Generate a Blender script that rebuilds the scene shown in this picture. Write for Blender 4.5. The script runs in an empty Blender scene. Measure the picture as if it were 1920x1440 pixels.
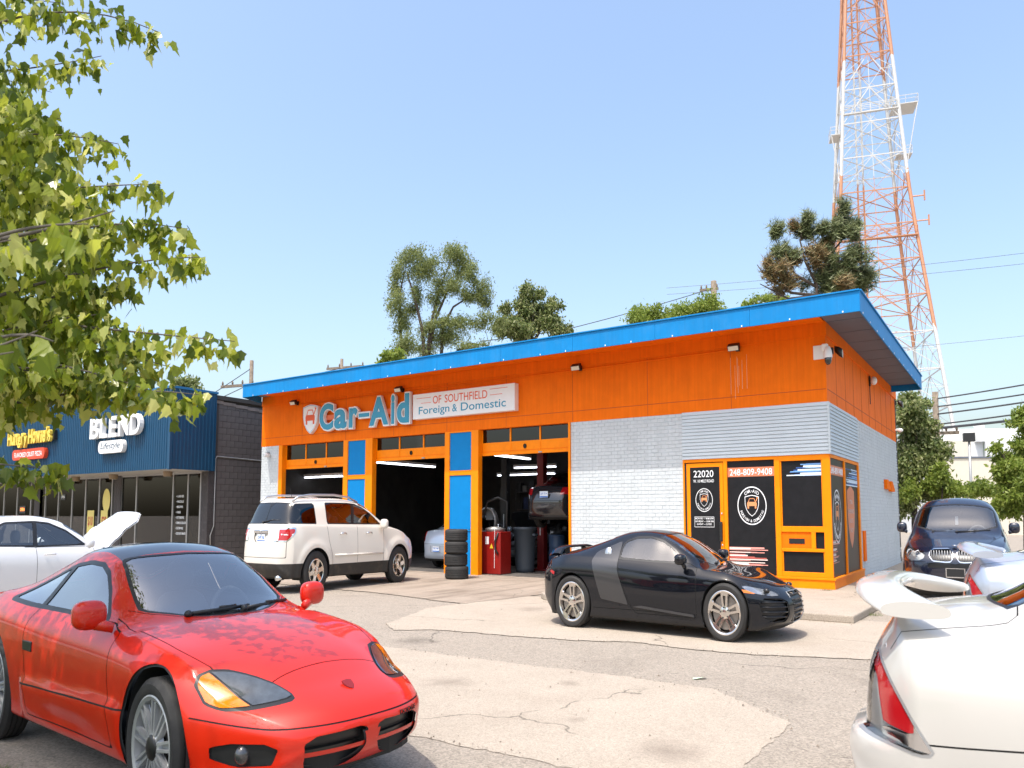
import bpy, math, random
import numpy as np
from math import radians, sin, cos, pi, sqrt, atan2
from mathutils import Vector, Matrix

# ---------------------------------------------------------------- camera, sky, sun, exposure
# The photograph is a 16:9 picture stretched to 4:3: everything in it stands 4/3 too tall.
# The place is laid out in true metres; V is that stretch, put on the heights of all things.
V = 4.0/3.0
EYE = 1.45
sc = bpy.context.scene
cam_d = bpy.data.cameras.new("camera"); cam = bpy.data.objects.new("camera", cam_d)
sc.collection.objects.link(cam); sc.camera = cam
PITCH = radians(4.4976); FPX = 1398.0; CY = 854.9
cam.location = (0, 0, EYE*V); cam.rotation_euler = (pi/2+PITCH, 0, 0)
cam_d.sensor_width = 36; cam_d.sensor_fit = 'HORIZONTAL'; cam_d.lens = 36*FPX/1920
cam_d.shift_y = (CY-720)/1920; cam_d.clip_start = 0.05; cam_d.clip_end = 6000
cam_d.dof.use_dof = True; cam_d.dof.focus_distance = 15.0; cam_d.dof.aperture_fstop = 4.0

world = bpy.data.worlds.new("World"); sc.world = world; world.use_nodes = True
wn = world.node_tree; wn.nodes.clear()
sky = wn.nodes.new('ShaderNodeTexSky'); sky.sky_type = 'NISHITA'; sky.sun_disc = False
SUN_EL = radians(66); SUN_AZ = radians(59)      # travel direction of the light on the ground
sky.sun_elevation = SUN_EL; sky.sun_rotation = radians(211)
sky.air_density = 1.3; sky.dust_density = 4.3; sky.ozone_density = 2.1
bg = wn.nodes.new('ShaderNodeBackground'); bg.inputs[1].default_value = 0.15
wo = wn.nodes.new('ShaderNodeOutputWorld')
wn.links.new(sky.outputs[0], bg.inputs[0]); wn.links.new(bg.outputs[0], wo.inputs[0])
sun_d = bpy.data.lights.new("sun", 'SUN'); sun_d.energy = 2.15; sun_d.angle = radians(0.53)
sun_d.color = (1.0, 0.95, 0.88)
sun = bpy.data.objects.new("sun", sun_d); sc.collection.objects.link(sun)
sdir = Vector((cos(SUN_AZ)*cos(SUN_EL), sin(SUN_AZ)*cos(SUN_EL), -sin(SUN_EL)))
sun.rotation_euler = sdir.to_track_quat('-Z', 'Y').to_euler(); sun.location = (0, 0, 60)
sc.view_settings.view_transform = 'Standard'; sc.view_settings.look = 'None'
sc.view_settings.gamma = 1.0; sc.view_settings.use_curve_mapping = False
sc.view_settings.exposure = 1.08
sc.cycles.max_bounces = 7; sc.cycles.transparent_max_bounces = 12
sc.cycles.sample_clamp_indirect = 6

# ---------------------------------------------------------------- site frame (garage corner, facade along x)
OX, OY = 5.753/0.7494, 13.489/0.7494
SROT = radians(145.823-180)
def S(x, y, z=0.0):
    c, s = cos(SROT), sin(SROT)
    return (OX+c*x-s*y, OY+s*x+c*y, z)
def ray(px, py):
    a = (px-960)/FPX; b = (CY-py)/FPX; c, s = cos(PITCH), sin(PITCH)
    return (a, c-b*s, (s+b*c)/V)
def at(px, py, Y):                     # a pixel's point at a known distance
    r = ray(px, py); t = Y/r[1]
    return (r[0]*t, Y, EYE+r[2]*t)
def gnd(px, py, z=0.0):                # a pixel's point on level ground
    r = ray(px, py); t = (z-EYE)/r[2]
    return (r[0]*t, r[1]*t, z)
rnd = random.Random(7)
COL = sc.collection

# ---------------------------------------------------------------- materials
MATS = {}
def mat(name, col, rough=0.6, metal=0.0, coat=0.0, var=0.0, vscale=3.0, bump=0.0, bscale=60.0, spec=0.5, emit=None, dirt=0.0, dcol=(0.12,0.09,0.06), dscale=1.2, runs=0.0):
    if name in MATS: return MATS[name]
    m = bpy.data.materials.new(name); m.use_nodes = True; nt = m.node_tree; nd = nt.nodes; lk = nt.links
    b = nd['Principled BSDF']
    b.inputs['Base Color'].default_value = (*col, 1); b.inputs['Roughness'].default_value = rough
    b.inputs['Metallic'].default_value = metal; b.inputs['Coat Weight'].default_value = coat
    b.inputs['Coat Roughness'].default_value = 0.03; b.inputs['Specular IOR Level'].default_value = spec
    if var or bump or dirt or runs:
        tc = nd.new('ShaderNodeTexCoord')
    last = None
    if var:
        n = nd.new('ShaderNodeTexNoise'); n.inputs['Scale'].default_value = vscale; n.inputs['Detail'].default_value = 6
        n.inputs['Roughness'].default_value = 0.65
        lk.new(tc.outputs['Object'], n.inputs['Vector'])
        r = nd.new('ShaderNodeValToRGB'); e = r.color_ramp.elements
        e[0].position = 0.3; e[1].position = 0.72
        e[0].color = (*[max(0, c*(1-var)) for c in col], 1); e[1].color = (*[min(1, c*(1+var)) for c in col], 1)
        lk.new(n.outputs[0], r.inputs[0]); last = r.outputs[0]
    if dirt:
        n = nd.new('ShaderNodeTexNoise'); n.inputs['Scale'].default_value = dscale; n.inputs['Detail'].default_value = 8
        n.inputs['Roughness'].default_value = 0.7
        lk.new(tc.outputs['Object'], n.inputs['Vector'])
        r = nd.new('ShaderNodeValToRGB'); e = r.color_ramp.elements; e[0].position = 0.5; e[1].position = 0.8
        e[0].color = (0, 0, 0, 1); e[1].color = (dirt, dirt, dirt, 1)
        lk.new(n.outputs[0], r.inputs[0])
        x = nd.new('ShaderNodeMix'); x.data_type = 'RGBA'
        lk.new(r.outputs[0], x.inputs[0])
        if last: lk.new(last, x.inputs[6])
        else: x.inputs[6].default_value = (*col, 1)
        x.inputs[7].default_value = (*dcol, 1); last = x.outputs[2]
    if runs:                                    # weathering: upright runs of faded and grimy paint
        mp = nd.new('ShaderNodeMapping'); mp.inputs['Scale'].default_value = (7, 7, 0.35); lk.new(tc.outputs['Object'], mp.inputs[0])
        n = nd.new('ShaderNodeTexNoise'); n.inputs['Scale'].default_value = 1.6; n.inputs['Detail'].default_value = 7; n.inputs['Roughness'].default_value = 0.7; lk.new(mp.outputs[0], n.inputs['Vector'])
        r = nd.new('ShaderNodeValToRGB'); e = r.color_ramp.elements; e[0].position = 0.30; e[1].position = 0.70
        e[0].color = (1-runs,)*3+(1,); e[1].color = (1, 1, 1, 1); lk.new(n.outputs[0], r.inputs[0])
        x = nd.new('ShaderNodeMix'); x.data_type = 'RGBA'; x.blend_type = 'MULTIPLY'; x.inputs[0].default_value = 1
        if last: lk.new(last, x.inputs[6])
        else: x.inputs[6].default_value = (*col, 1)
        lk.new(r.outputs[0], x.inputs[7]); last = x.outputs[2]
    if last: lk.new(last, b.inputs['Base Color'])
    if bump:
        n = nd.new('ShaderNodeTexNoise'); n.inputs['Scale'].default_value = bscale; n.inputs['Detail'].default_value = 4
        lk.new(tc.outputs['Object'], n.inputs['Vector'])
        bp = nd.new('ShaderNodeBump'); bp.inputs['Strength'].default_value = bump; bp.inputs['Distance'].default_value = 0.01
        lk.new(n.outputs[0], bp.inputs['Height']); lk.new(bp.outputs[0], b.inputs['Normal'])
    if emit:
        b.inputs['Emission Color'].default_value = (*emit[0], 1); b.inputs['Emission Strength'].default_value = emit[1]
    MATS[name] = m
    return m

def glass(name, tint=(0.8, 0.85, 0.85), refl=1.0, rough=0.0, film=0.0):
    if name in MATS: return MATS[name]
    m = bpy.data.materials.new(name); m.use_nodes = True; nt = m.node_tree; nt.nodes.clear()
    o = nt.nodes.new('ShaderNodeOutputMaterial'); mx = nt.nodes.new('ShaderNodeMixShader')
    t = nt.nodes.new('ShaderNodeBsdfTransparent'); t.inputs[0].default_value = (*tint, 1)
    g = nt.nodes.new('ShaderNodeBsdfGlossy'); g.inputs['Roughness'].default_value = rough; g.inputs[0].default_value = (1, 1, 1, 1)
    f = nt.nodes.new('ShaderNodeFresnel'); f.inputs[0].default_value = 1.5
    ml = nt.nodes.new('ShaderNodeMath'); ml.operation = 'MULTIPLY_ADD'; ml.inputs[1].default_value = 1.7*refl; ml.inputs[2].default_value = film; ml.use_clamp = True
    nt.links.new(f.outputs[0], ml.inputs[0]); nt.links.new(ml.outputs[0], mx.inputs[0])
    nt.links.new(t.outputs[0], mx.inputs[1]); nt.links.new(g.outputs[0], mx.inputs[2]); nt.links.new(mx.outputs[0], o.inputs[0])
    MATS[name] = m
    return m

def leafmat(name, cols, trans=0.4, rough=0.5):
    m = bpy.data.materials.new(name); m.use_nodes = True; nt = m.node_tree; nd = nt.nodes; lk = nt.links
    b = nd['Principled BSDF']; b.inputs['Roughness'].default_value = rough; b.inputs['Specular IOR Level'].default_value = 0.35
    g = nd.new('ShaderNodeNewGeometry'); r = nd.new('ShaderNodeValToRGB'); e = r.color_ramp.elements
    e[0].color = (*cols[0], 1); e[1].color = (*cols[-1], 1)
    for i, c in enumerate(cols[1:-1]):
        k = e.new((i+1)/(len(cols)-1)); k.color = (*c, 1)
    lk.new(g.outputs['Random Per Island'], r.inputs[0]); lk.new(r.outputs[0], b.inputs['Base Color'])
    t = nd.new('ShaderNodeBsdfTranslucent'); mx = nd.new('ShaderNodeMixShader'); mx.inputs[0].default_value = trans
    hs = nd.new('ShaderNodeHueSaturation'); hs.inputs['Value'].default_value = 1.6; hs.inputs['Hue'].default_value = 0.485
    lk.new(r.outputs[0], hs.inputs['Color']); lk.new(hs.outputs[0], t.inputs[0])
    lk.new(b.outputs[0], mx.inputs[1]); lk.new(t.outputs[0], mx.inputs[2]); lk.new(mx.outputs[0], nd['Material Output'].inputs[0])
    return m

# ---------------------------------------------------------------- mesh building
class MB:
    def __init__(s): s.v = []; s.f = []
    def add(s, vs, fs):
        n = len(s.v); s.v += [tuple(p) for p in vs]; s.f += [tuple(i+n for i in f) for f in fs]; return s
    def box(s, x0, x1, y0, y1, z0, z1):
        return s.add([(x0,y0,z0),(x1,y0,z0),(x1,y1,z0),(x0,y1,z0),(x0,y0,z1),(x1,y0,z1),(x1,y1,z1),(x0,y1,z1)],
                     [(0,3,2,1),(4,5,6,7),(0,1,5,4),(1,2,6,5),(2,3,7,6),(3,0,4,7)])
    def quad(s, *p): return s.add(p, [tuple(range(len(p)))])
    def prism(s, poly, fn, a, b):      # fn(u, v, w) -> xyz, extruded w from a to b
        n = len(poly); vs = [fn(u, v, a) for u, v in poly]+[fn(u, v, b) for u, v in poly]
        fs = [tuple(range(n-1, -1, -1)), tuple(range(n, 2*n))]+[(i, (i+1) % n, (i+1) % n+n, i+n) for i in range(n)]
        return s.add(vs, fs)
    def tube(s, path, r, n=8, cap=True):
        P = [Vector(p) for p in path]; rs = r if isinstance(r, (list, tuple)) else [r]*len(P)
        vs = []; up = None
        for i, p in enumerate(P):
            t = (P[min(i+1, len(P)-1)]-P[max(i-1, 0)])
            t = t.normalized() if t.length > 1e-9 else Vector((0, 0, 1))
            if up is None: up = t.orthogonal().normalized()
            up = (up-t*up.dot(t)); up = up.normalized() if up.length > 1e-6 else t.orthogonal().normalized()
            w = t.cross(up)
            for k in range(n):
                a = 2*pi*k/n; vs.append(p+(up*cos(a)+w*sin(a))*rs[i])
        fs = []
        for i in range(len(P)-1):
            for k in range(n):
                fs.append((i*n+k, i*n+(k+1) % n, (i+1)*n+(k+1) % n, (i+1)*n+k))
        if cap: fs += [tuple(range(n-1, -1, -1)), tuple(range((len(P)-1)*n, len(P)*n))]
        return s.add(vs, fs)
    def lathe(s, prof, n=32, axis='z', c=(0, 0, 0), closed=False):   # prof: (radius, along)
        m = len(prof); vs = []
        for k in range(n):
            a = 2*pi*k/n
            for r, h in prof:
                x, y = r*cos(a), r*sin(a)
                p = {'z': (x, y, h), 'y': (x, h, y), 'x': (h, x, y)}[axis]
                vs.append((p[0]+c[0], p[1]+c[1], p[2]+c[2]))
        fs = []
        for k in range(n):
            k2 = (k+1) % n
            for i in range(m if closed else m-1):
                j = (i+1) % m
                f = (k*m+i, k2*m+i, k2*m+j, k*m+j)
                fs.append(f if axis != 'y' else f[::-1])
        return s.add(vs, fs)
    def ell(s, c, r, n=16, m=10, e=1.0):
        vs = [(c[0], c[1], c[2]-r[2])]
        def pw(x): return math.copysign(abs(x)**e, x)
        for i in range(1, m):
            a = -pi/2+pi*i/m
            for k in range(n):
                b = 2*pi*k/n
                vs.append((c[0]+r[0]*pw(cos(a))*pw(cos(b)), c[1]+r[1]*pw(cos(a))*pw(sin(b)), c[2]+r[2]*pw(sin(a))))
        vs.append((c[0], c[1], c[2]+r[2])); fs = []
        for k in range(n): fs.append((0, 1+(k+1) % n, 1+k))
        for i in range(m-2):
            for k in range(n):
                a = 1+i*n; fs.append((a+k, a+(k+1) % n, a+n+(k+1) % n, a+n+k))
        l = len(vs)-1; a = 1+(m-2)*n
        for k in range(n): fs.append((a+k, a+(k+1) % n, l))
        return s.add(vs, fs)
    def xf(s, fn): s.v = [tuple(fn(*p)) for p in s.v]; return s
    def build(s, name, m, parent=None, smooth=False, bevel=0.0, recalc=False):
        me = bpy.data.meshes.new(name); me.from_pydata(s.v, [], s.f)
        if smooth: me.polygons.foreach_set('use_smooth', [True]*len(me.polygons))
        me.update()
        o = bpy.data.objects.new(name, me); COL.objects.link(o)
        if m: me.materials.append(m)
        if parent: o.parent = parent
        if bevel:
            b = o.modifiers.new('bevel', 'BEVEL'); b.width = bevel; b.segments = 2; b.limit_method = 'ANGLE'; b.angle_limit = radians(40)
        if smooth == 2: autosmooth(o)
        return o
def autosmooth(o, ang=35):
    me = o.data; me.polygons.foreach_set('use_smooth', [True]*len(me.polygons))
    import bmesh
    bm = bmesh.new(); bm.from_mesh(me); lim = radians(ang)
    for e in bm.edges:
        if len(e.link_faces) != 2 or e.calc_face_angle(0) > lim: e.smooth = False
    bm.to_mesh(me); bm.free()
def box(name, m, parent, *b, bevel=0.0): return MB().box(*b).build(name, m, parent, bevel=bevel)
def tag(o, label=None, cat=None, group=None, kind=None):
    if label: o['label'] = label
    if cat: o['category'] = cat
    if group: o['group'] = group
    if kind: o['kind'] = kind
    return o
def thing(name, label, cat, loc=(0, 0, 0), rz=0.0, group=None):
    o = bpy.data.objects.new(name, None); COL.objects.link(o); o.empty_display_size = 0.2
    o.location = loc; o.rotation_euler = (0, 0, rz)
    return tag(o, label, cat, group)
def site(name, label, cat, x=0, y=0, z=0, rot=0.0, group=None):
    return thing(name, label, cat, S(x, y, z), SROT+rot, group)
def copy_tree(o, parent=None):
    c = o.copy(); COL.objects.link(c); c.parent = parent
    for ch in list(o.children): copy_tree(ch, c)
    return c

# text as real mesh; fitted to a box (w, h), lying in x-z plane facing -y, extruded to depth d
def text_mesh(txt, w=None, h=None, d=0.01, off=0.0, shear=0.0, cx=False):
    cu = bpy.data.curves.new('t', 'FONT'); cu.body = txt; cu.size = 1; cu.extrude = 0.5; cu.offset = off; cu.shear = shear
    cu.resolution_u = 4
    o = bpy.data.objects.new('t', cu); COL.objects.link(o)
    me = bpy.data.meshes.new_from_object(o.evaluated_get(bpy.context.evaluated_depsgraph_get()))
    vs = [tuple(v.co) for v in me.vertices]; fs = [tuple(p.vertices) for p in me.polygons]
    bpy.data.objects.remove(o); bpy.data.curves.remove(cu); bpy.data.meshes.remove(me)
    a = np.array(vs); lo = a.min(0); hi = a.max(0); ex = hi-lo
    sx = w/ex[0] if w else None; sy = h/ex[1] if h else None
    sx = sx or sy; sy = sy or sx
    out = [((x-lo[0])*sx, -(z+0.5)*d, (y-lo[1])*sy) for x, y, z in vs]
    if cx: out = [(x-ex[0]*sx/2, y, z) for x, y, z in out]
    return out, fs, ex[0]*sx
def text(name, txt, m, parent, x, y, z, w=None, h=None, d=0.006, off=0.0, rotz=0.0, shear=0.0):
    vs, fs, ww = text_mesh(txt, w, h, d, off, shear)
    c, s = cos(rotz), sin(rotz)
    vs = [(x+c*a-s*b, y+s*a+c*b, z+q) for a, b, q in vs]
    return MB().add(vs, fs).build(name, m, parent)
def ring_text(mb, txt, cx, cz, R, a0, a1, h, y, fn, inward=False):   # letters round a circle; fn maps (x,y,z)
    n = len(txt)
    for i, ch in enumerate(txt):
        if ch == ' ': continue
        a = radians(a0+(a1-a0)*(i+0.5)/n)
        vs, fs, w = text_mesh(ch, None, h if ch != '-' else h*0.2, 0.003, 0.012, 0, True)
        dz = h*0.4 if ch == '-' else 0
        out = []
        for x, yy, z in vs:
            z += dz
            if not inward: r = R+z; th = a-x/R; X, Z = cx+r*cos(th), cz+r*sin(th)
            else: r = R-z; th = a+x/R; X, Z = cx+r*cos(th), cz+r*sin(th)
            out.append(fn(X, y+yy, Z))
        mb.add(out, fs)
# ---------------------------------------------------------------- ground
def ground_mat(name, base, dark, light, speck, scale, crack=0.0, stain=0.5, tint=(0.10, 0.085, 0.07), rough=0.9, bumpd=0.006, sscale=60, spots=(), streak=0.0):
    m = bpy.data.materials.new(name); m.use_nodes = True; nt = m.node_tree; nd = nt.nodes; lk = nt.links
    b = nd['Principled BSDF']; b.inputs['Roughness'].default_value = rough; b.inputs['Specular IOR Level'].default_value = 0.25
    tc = nd.new('ShaderNodeTexCoord')
    def noise(s, d=6, r=0.6, dist=0.0):
        n = nd.new('ShaderNodeTexNoise'); n.inputs['Scale'].default_value = s; n.inputs['Detail'].default_value = d
        n.inputs['Roughness'].default_value = r; n.inputs['Distortion'].default_value = dist
        lk.new(tc.outputs['Object'], n.inputs['Vector']); return n.outputs[0]
    def ramp(src, p0, c0, p1, c1):
        r = nd.new('ShaderNodeValToRGB'); e = r.color_ramp.elements
        e[0].position = p0; e[0].color = (*c0, 1); e[1].position = p1; e[1].color = (*c1, 1)
        lk.new(src, r.inputs[0]); return r.outputs[0]
    def mixc(fac, a, bb, mode='MIX'):
        x = nd.new('ShaderNodeMix'); x.data_type = 'RGBA'; x.blend_type = mode
        for v, i in ((fac, 0), (a, 6), (bb, 7)):
            if isinstance(v, (int, float)): x.inputs[i].default_value = v
            elif isinstance(v, tuple): x.inputs[i].default_value = (*v, 1)
            else: lk.new(v, x.inputs[i])
        return x.outputs[2]
    c = ramp(noise(scale, 8, 0.7), 0.3, dark, 0.7, light)
    # aggregate
    vo = nd.new('ShaderNodeTexVoronoi'); vo.inputs['Scale'].default_value = sscale; lk.new(tc.outputs['Object'], vo.inputs['Vector'])
    sepc = nd.new('ShaderNodeSeparateColor'); lk.new(vo.outputs['Color'], sepc.inputs[0])
    c = mixc(speck, c, ramp(sepc.outputs[0], 0.0, tuple(x*0.45 for x in base), 1.0, tuple(min(1, x*1.75) for x in base)))
    c = mixc(speck*0.6, c, ramp(noise(180, 3, 0.8), 0.35, tuple(x*0.5 for x in base), 0.7, tuple(min(1, x*1.4) for x in base)))
    # stains
    st = ramp(noise(0.55, 7, 0.68, 0.6), 0.52, (0, 0, 0), 0.78, (stain, stain, stain))
    c = mixc(st, c, tint)
    st2 = ramp(noise(2.6, 5, 0.6, 0.3), 0.66, (0, 0, 0), 0.80, (stain*0.8,)*3)
    c = mixc(st2, c, tuple(x*0.8 for x in tint))
    for (sx_, sy_, sr_) in spots:                     # old oil spots, each with a ragged outline
        mp = nd.new('ShaderNodeVectorMath'); mp.operation = 'SUBTRACT'; mp.inputs[1].default_value = (sx_, sy_, 0); lk.new(tc.outputs['Object'], mp.inputs[0])
        ln = nd.new('ShaderNodeVectorMath'); ln.operation = 'LENGTH'; lk.new(mp.outputs[0], ln.inputs[0])
        dd = nd.new('ShaderNodeMath'); dd.operation = 'MULTIPLY_ADD'; dd.inputs[1].default_value = sr_*1.3; lk.new(noise(5, 4, .7), dd.inputs[0]); lk.new(ln.outputs['Value'], dd.inputs[2])
        c = mixc(ramp(dd.outputs[0], sr_*0.6, (.55, .55, .55), sr_*1.5, (0, 0, 0)), c, tuple(x*0.6 for x in tint))
    if streak:                                         # tyre tracks in and out of the bays
        mp = nd.new('ShaderNodeMapping'); mp.inputs['Scale'].default_value = (2.2, .25, 1); lk.new(tc.outputs['Object'], mp.inputs[0])
        n3 = nd.new('ShaderNodeTexNoise'); n3.inputs['Scale'].default_value = 1.3; n3.inputs['Detail'].default_value = 5; n3.inputs['Distortion'].default_value = .4; lk.new(mp.outputs[0], n3.inputs['Vector'])
        c = mixc(ramp(n3.outputs[0], .48, (0, 0, 0), .68, (streak,)*3), c, tint)
    h = noise(90, 4, 0.7)
    if crack:
        n2 = nd.new('ShaderNodeTexNoise'); n2.inputs['Scale'].default_value = 1.4; n2.inputs['Detail'].default_value = 5
        lk.new(tc.outputs['Object'], n2.inputs['Vector'])
        va = nd.new('ShaderNodeVectorMath'); va.operation = 'MULTIPLY_ADD'; va.inputs[1].default_value = (0.9, 0.9, 0)
        lk.new(n2.outputs['Color'], va.inputs[0]); lk.new(tc.outputs['Object'], va.inputs[2])
        v2 = nd.new('ShaderNodeTexVoronoi'); v2.feature = 'DISTANCE_TO_EDGE'; v2.inputs['Scale'].default_value = crack
        lk.new(va.outputs[0], v2.inputs['Vector'])
        k = ramp(v2.outputs['Distance'], 0.0, (1, 1, 1), 0.0032, (0, 0, 0))
        k2 = ramp(noise(0.8, 3), 0.46, (0, 0, 0), 0.54, (1, 1, 1))
        kk = mixc(1.0, k, k2, 'MULTIPLY')
        c = mixc(kk, c, tuple(x*0.35 for x in base))
    lk.new(c, b.inputs['Base Color'])
    bp = nd.new('ShaderNodeBump'); bp.inputs['Strength'].default_value = 0.7; bp.inputs['Distance'].default_value = bumpd
    lk.new(h, bp.inputs['Height']); lk.new(bp.outputs[0], b.inputs['Normal'])
    return m
m_asph = ground_mat('asphalt', (0.285, 0.247, 0.203), (0.222, 0.192, 0.158), (0.30, 0.26, 0.213), 0.66, 1.5, crack=0.22, stain=0.35, spots=[(-4.0, -10.4, .5), (2.4, -9.6, .4)])
m_conc = ground_mat('concrete', (0.352, 0.302, 0.244), (0.295, 0.253, 0.203), (0.388, 0.335, 0.275), 0.36, 1.1, crack=0.20, stain=0.40, tint=(0.24, 0.19, 0.15), spots=[(1.29, -13.31, .42), (-1.78, -12.35, .40), (-4.54, -6.2, .55), (-0.6, -11.6, .18), (-3.0, -13.2, .3), (0.2, -12.9, .15)], bumpd=0.003, sscale=90)
m_apron = ground_mat('apron_concrete', (0.30, 0.25, 0.20), (0.235, 0.194, 0.155), (0.36, 0.302, 0.245), 0.28, 0.9, crack=0.25, stain=0.75, tint=(0.13, 0.10, 0.075), streak=0.55, bumpd=0.003, sscale=90)
m_grass = mat('turf', (0.06, 0.10, 0.025), 0.9, var=0.5, vscale=9, bump=0.8, bscale=80)
def sheet(name, pts, z, m, jag=0.0, seed=1, step=0.07):
    r = random.Random(seed); out = []; ph = [r.uniform(0, 6.28) for _ in range(6)]
    wob = lambda q: jag*(1.3*sin(q*2.1+ph[0])+1.0*sin(q*5.3+ph[1])+.8*sin(q*13+ph[2])+.5*sin(q*31+ph[3]))*.6
    n = len(pts)
    for i in range(n):
        a, b = pts[i], pts[(i+1) % n]; L = math.hypot(b[0]-a[0], b[1]-a[1]); k = max(1, int(L/step)) if jag else 1
        for j in range(k):
            t = j/k; w = 0 if j == 0 else 1
            q_ = L*t+i*7; e = (wob(q_)+r.gauss(0, jag*.45))*w; out.append((a[0]+(b[0]-a[0])*t-(b[1]-a[1])/L*e, a[1]+(b[1]-a[1])*t+(b[0]-a[0])/L*e, 0))
    o = MB().quad(*out).build(name, m); o.location = S(0, 0, z); o.rotation_euler = (0, 0, SROT)
    return tag(o, kind='structure')
g = MB().quad((-900, -900, 0), (900, -900, 0), (900, 900, 0), (-900, 900, 0)).build('ground', m_asph)
g.location = S(0, 0, 0); g.rotation_euler = (0, 0, SROT); tag(g, kind='structure')
sheet('concrete_slab', [(-14, -14.12), (-0.6, -14.12), (0.8, -14.1), (1.9, -13.9), (1.93, -12.5), (1.9, -11.85), (1.3, -11.33), (0.9, -10.97), (-0.8, -10.93), (-2.2, -11.02), (-14, -11.3)], 0.004, m_conc, 0.022, 3)
sheet('concrete_slab', [(-5.65, -9.31), (-5.0, -9.84), (-4.4, -9.43), (-3.3, -9.25), (-2.0, -9.05), (-1.1, -8.68), (-0.3, -8.76), (0.8, -8.62), (2.2, -8.1), (9, -8.1), (9, -4.2), (-6.2, -4.2), (-6.45, -7.2)], 0.008, m_conc, 0.024, 5)
sheet('concrete_apron', [(-21.6, -5.2), (-14, -5.45), (-9.5, -5.7), (-6.3, -6.29), (-5.9, -4.0), (-5.9, 0.25), (-21.6, 0.25)], 0.012, m_apron, 0.03, 8)
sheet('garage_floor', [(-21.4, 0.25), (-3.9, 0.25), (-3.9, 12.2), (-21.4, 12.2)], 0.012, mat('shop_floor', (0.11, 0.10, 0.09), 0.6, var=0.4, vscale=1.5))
# raised walk round the office
wk = [(-5.55, -4.15), (-5.45, -4.45), (-5.2, -4.72), (-4.8, -4.85), (-2, -4.8), (1.25, -4.75), (1.32, -1.6), (1.35, 12.4), (0.0, 12.4), (0, 3.9), (0, 0), (-5.9, 0.0), (-5.9, -2.0)]
wko = MB().prism(wk, lambda u, v, w: (u, v, w), 0.0, 0.11).build('walkway', m_conc, bevel=0.02)
wko.location = S(0, 0, 0.0); wko.rotation_euler = (0, 0, SROT); tag(wko, kind='structure')
sheet('grass_verge', [(-30, -16.75), (-3.2, -16.72), (-1.2, -16.9), (0.6, -17.6), (1.0, -19), (1.0, -24), (-30, -24)], 0.02, m_grass, 0.06, 4)
gb = MB(); r = random.Random(5)
for i in range(26000):
    x = r.uniform(-9, 0.4); y = -16.62-abs(r.gauss(0, 1.1)); h = r.uniform(0.05, 0.16)*(0.6 if y > -16.8 else 1); a = r.uniform(0, 6.28); w = 0.005
    dx, dy = cos(a)*w, sin(a)*w; lx, ly = r.gauss(0, 0.04), r.gauss(0, 0.04)
    gb.add([(x-dx, y-dy, 0.02), (x+dx, y+dy, 0.02), (x+lx, y+ly, 0.02+h)], [(0, 1, 2)])
go = gb.build('grass', leafmat('grass_blade', [(0.05, 0.10, 0.02), (0.10, 0.16, 0.03), (0.20, 0.22, 0.07)], 0.35)); go.location = S(0, 0, 0); go.rotation_euler = (0, 0, SROT)
tag(go, 'short green grass along the verge beside the red coupe', 'grass', kind='stuff')
# litter: slip of paper and weeds in the joint
lt = MB().quad((0, 0, 0), (0.16, 0.02, 0.02), (0.17, 0.09, 0.005), (0.01, 0.08, 0.0)).build('paper_scrap', mat('paper', (0.55, 0.72, 0.50), 0.8))
lt.location = (*gnd(1300, 1275)[:2], 0.006); tag(lt, 'small pale green paper scrap lying on the asphalt', 'litter')

# loose gravel and crumbs of asphalt, thickest along the slab edges
gv = MB(); r = random.Random(31)
def crumb(x, y, z, s_):
    a = r.uniform(0, 6.28); pts = [(x+s_*cos(a+k*2.1)*r.uniform(.6, 1.2), y+s_*sin(a+k*2.1)*r.uniform(.6, 1.2), z) for k in range(3)]
    gv.add(pts+[(x+r.gauss(0, s_*.2), y+r.gauss(0, s_*.2), z+s_*r.uniform(.5, .9))], [(0, 1, 3), (1, 2, 3), (2, 0, 3)])
for ed in ([(-6, -14.12), (-0.6, -14.12), (0.8, -14.1), (1.9, -13.9)], [(1.93, -12.5), (1.9, -11.85), (1.3, -11.33), (0.9, -10.97), (-0.8, -10.93), (-2.2, -11.02), (-6, -11.15)], [(-5.65, -9.31), (-5.0, -9.84), (-4.4, -9.43), (-3.3, -9.25), (-2.0, -9.05), (-1.1, -8.68), (-0.3, -8.76), (0.8, -8.62), (2.2, -8.1), (4, -8.1)], [(-14, -5.45), (-9.5, -5.7), (-6.3, -6.29)], [(-5.5, -4.9), (1.3, -4.85), (1.4, -1.5)]):
    for a, b in zip(ed[:-1], ed[1:]):
        L = math.hypot(b[0]-a[0], b[1]-a[1])
        for i in range(int(L*26)): t = r.random(); crumb(a[0]+(b[0]-a[0])*t+r.gauss(0, .07), a[1]+(b[1]-a[1])*t+r.gauss(0, .07), .009, abs(r.gauss(0, .006))+.0025)
for i in range(900): crumb(r.uniform(-8, 3), r.uniform(-15, -5), .006, abs(r.gauss(0, .006))+.003)
go = gv.build('gravel', mat('gravel_stone', (.26, .215, .17), .9, var=.5, vscale=14)); go.location = S(0, 0, 0); go.rotation_euler = (0, 0, SROT); tag(go, 'loose gravel and asphalt crumbs along the slab edges', 'gravel', kind='stuff')
wd = MB()
for (wx, wy, n) in ((-0.1, -.35, 60), (1.38, -3.4, 60), (1.38, -2.2, 40)):
    for i in range(n):
        x, y = wx+r.gauss(0, .09), wy+r.gauss(0, .04); h = r.uniform(.02, .06); a = r.uniform(0, 6.28); zz = .112 if (wy > -1) else .01
        wd.add([(x-.004*cos(a), y-.004*sin(a), zz), (x+.004*cos(a), y+.004*sin(a), zz), (x+r.gauss(0, .03), y+r.gauss(0, .03), zz+h)], [(0, 1, 2)])
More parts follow.
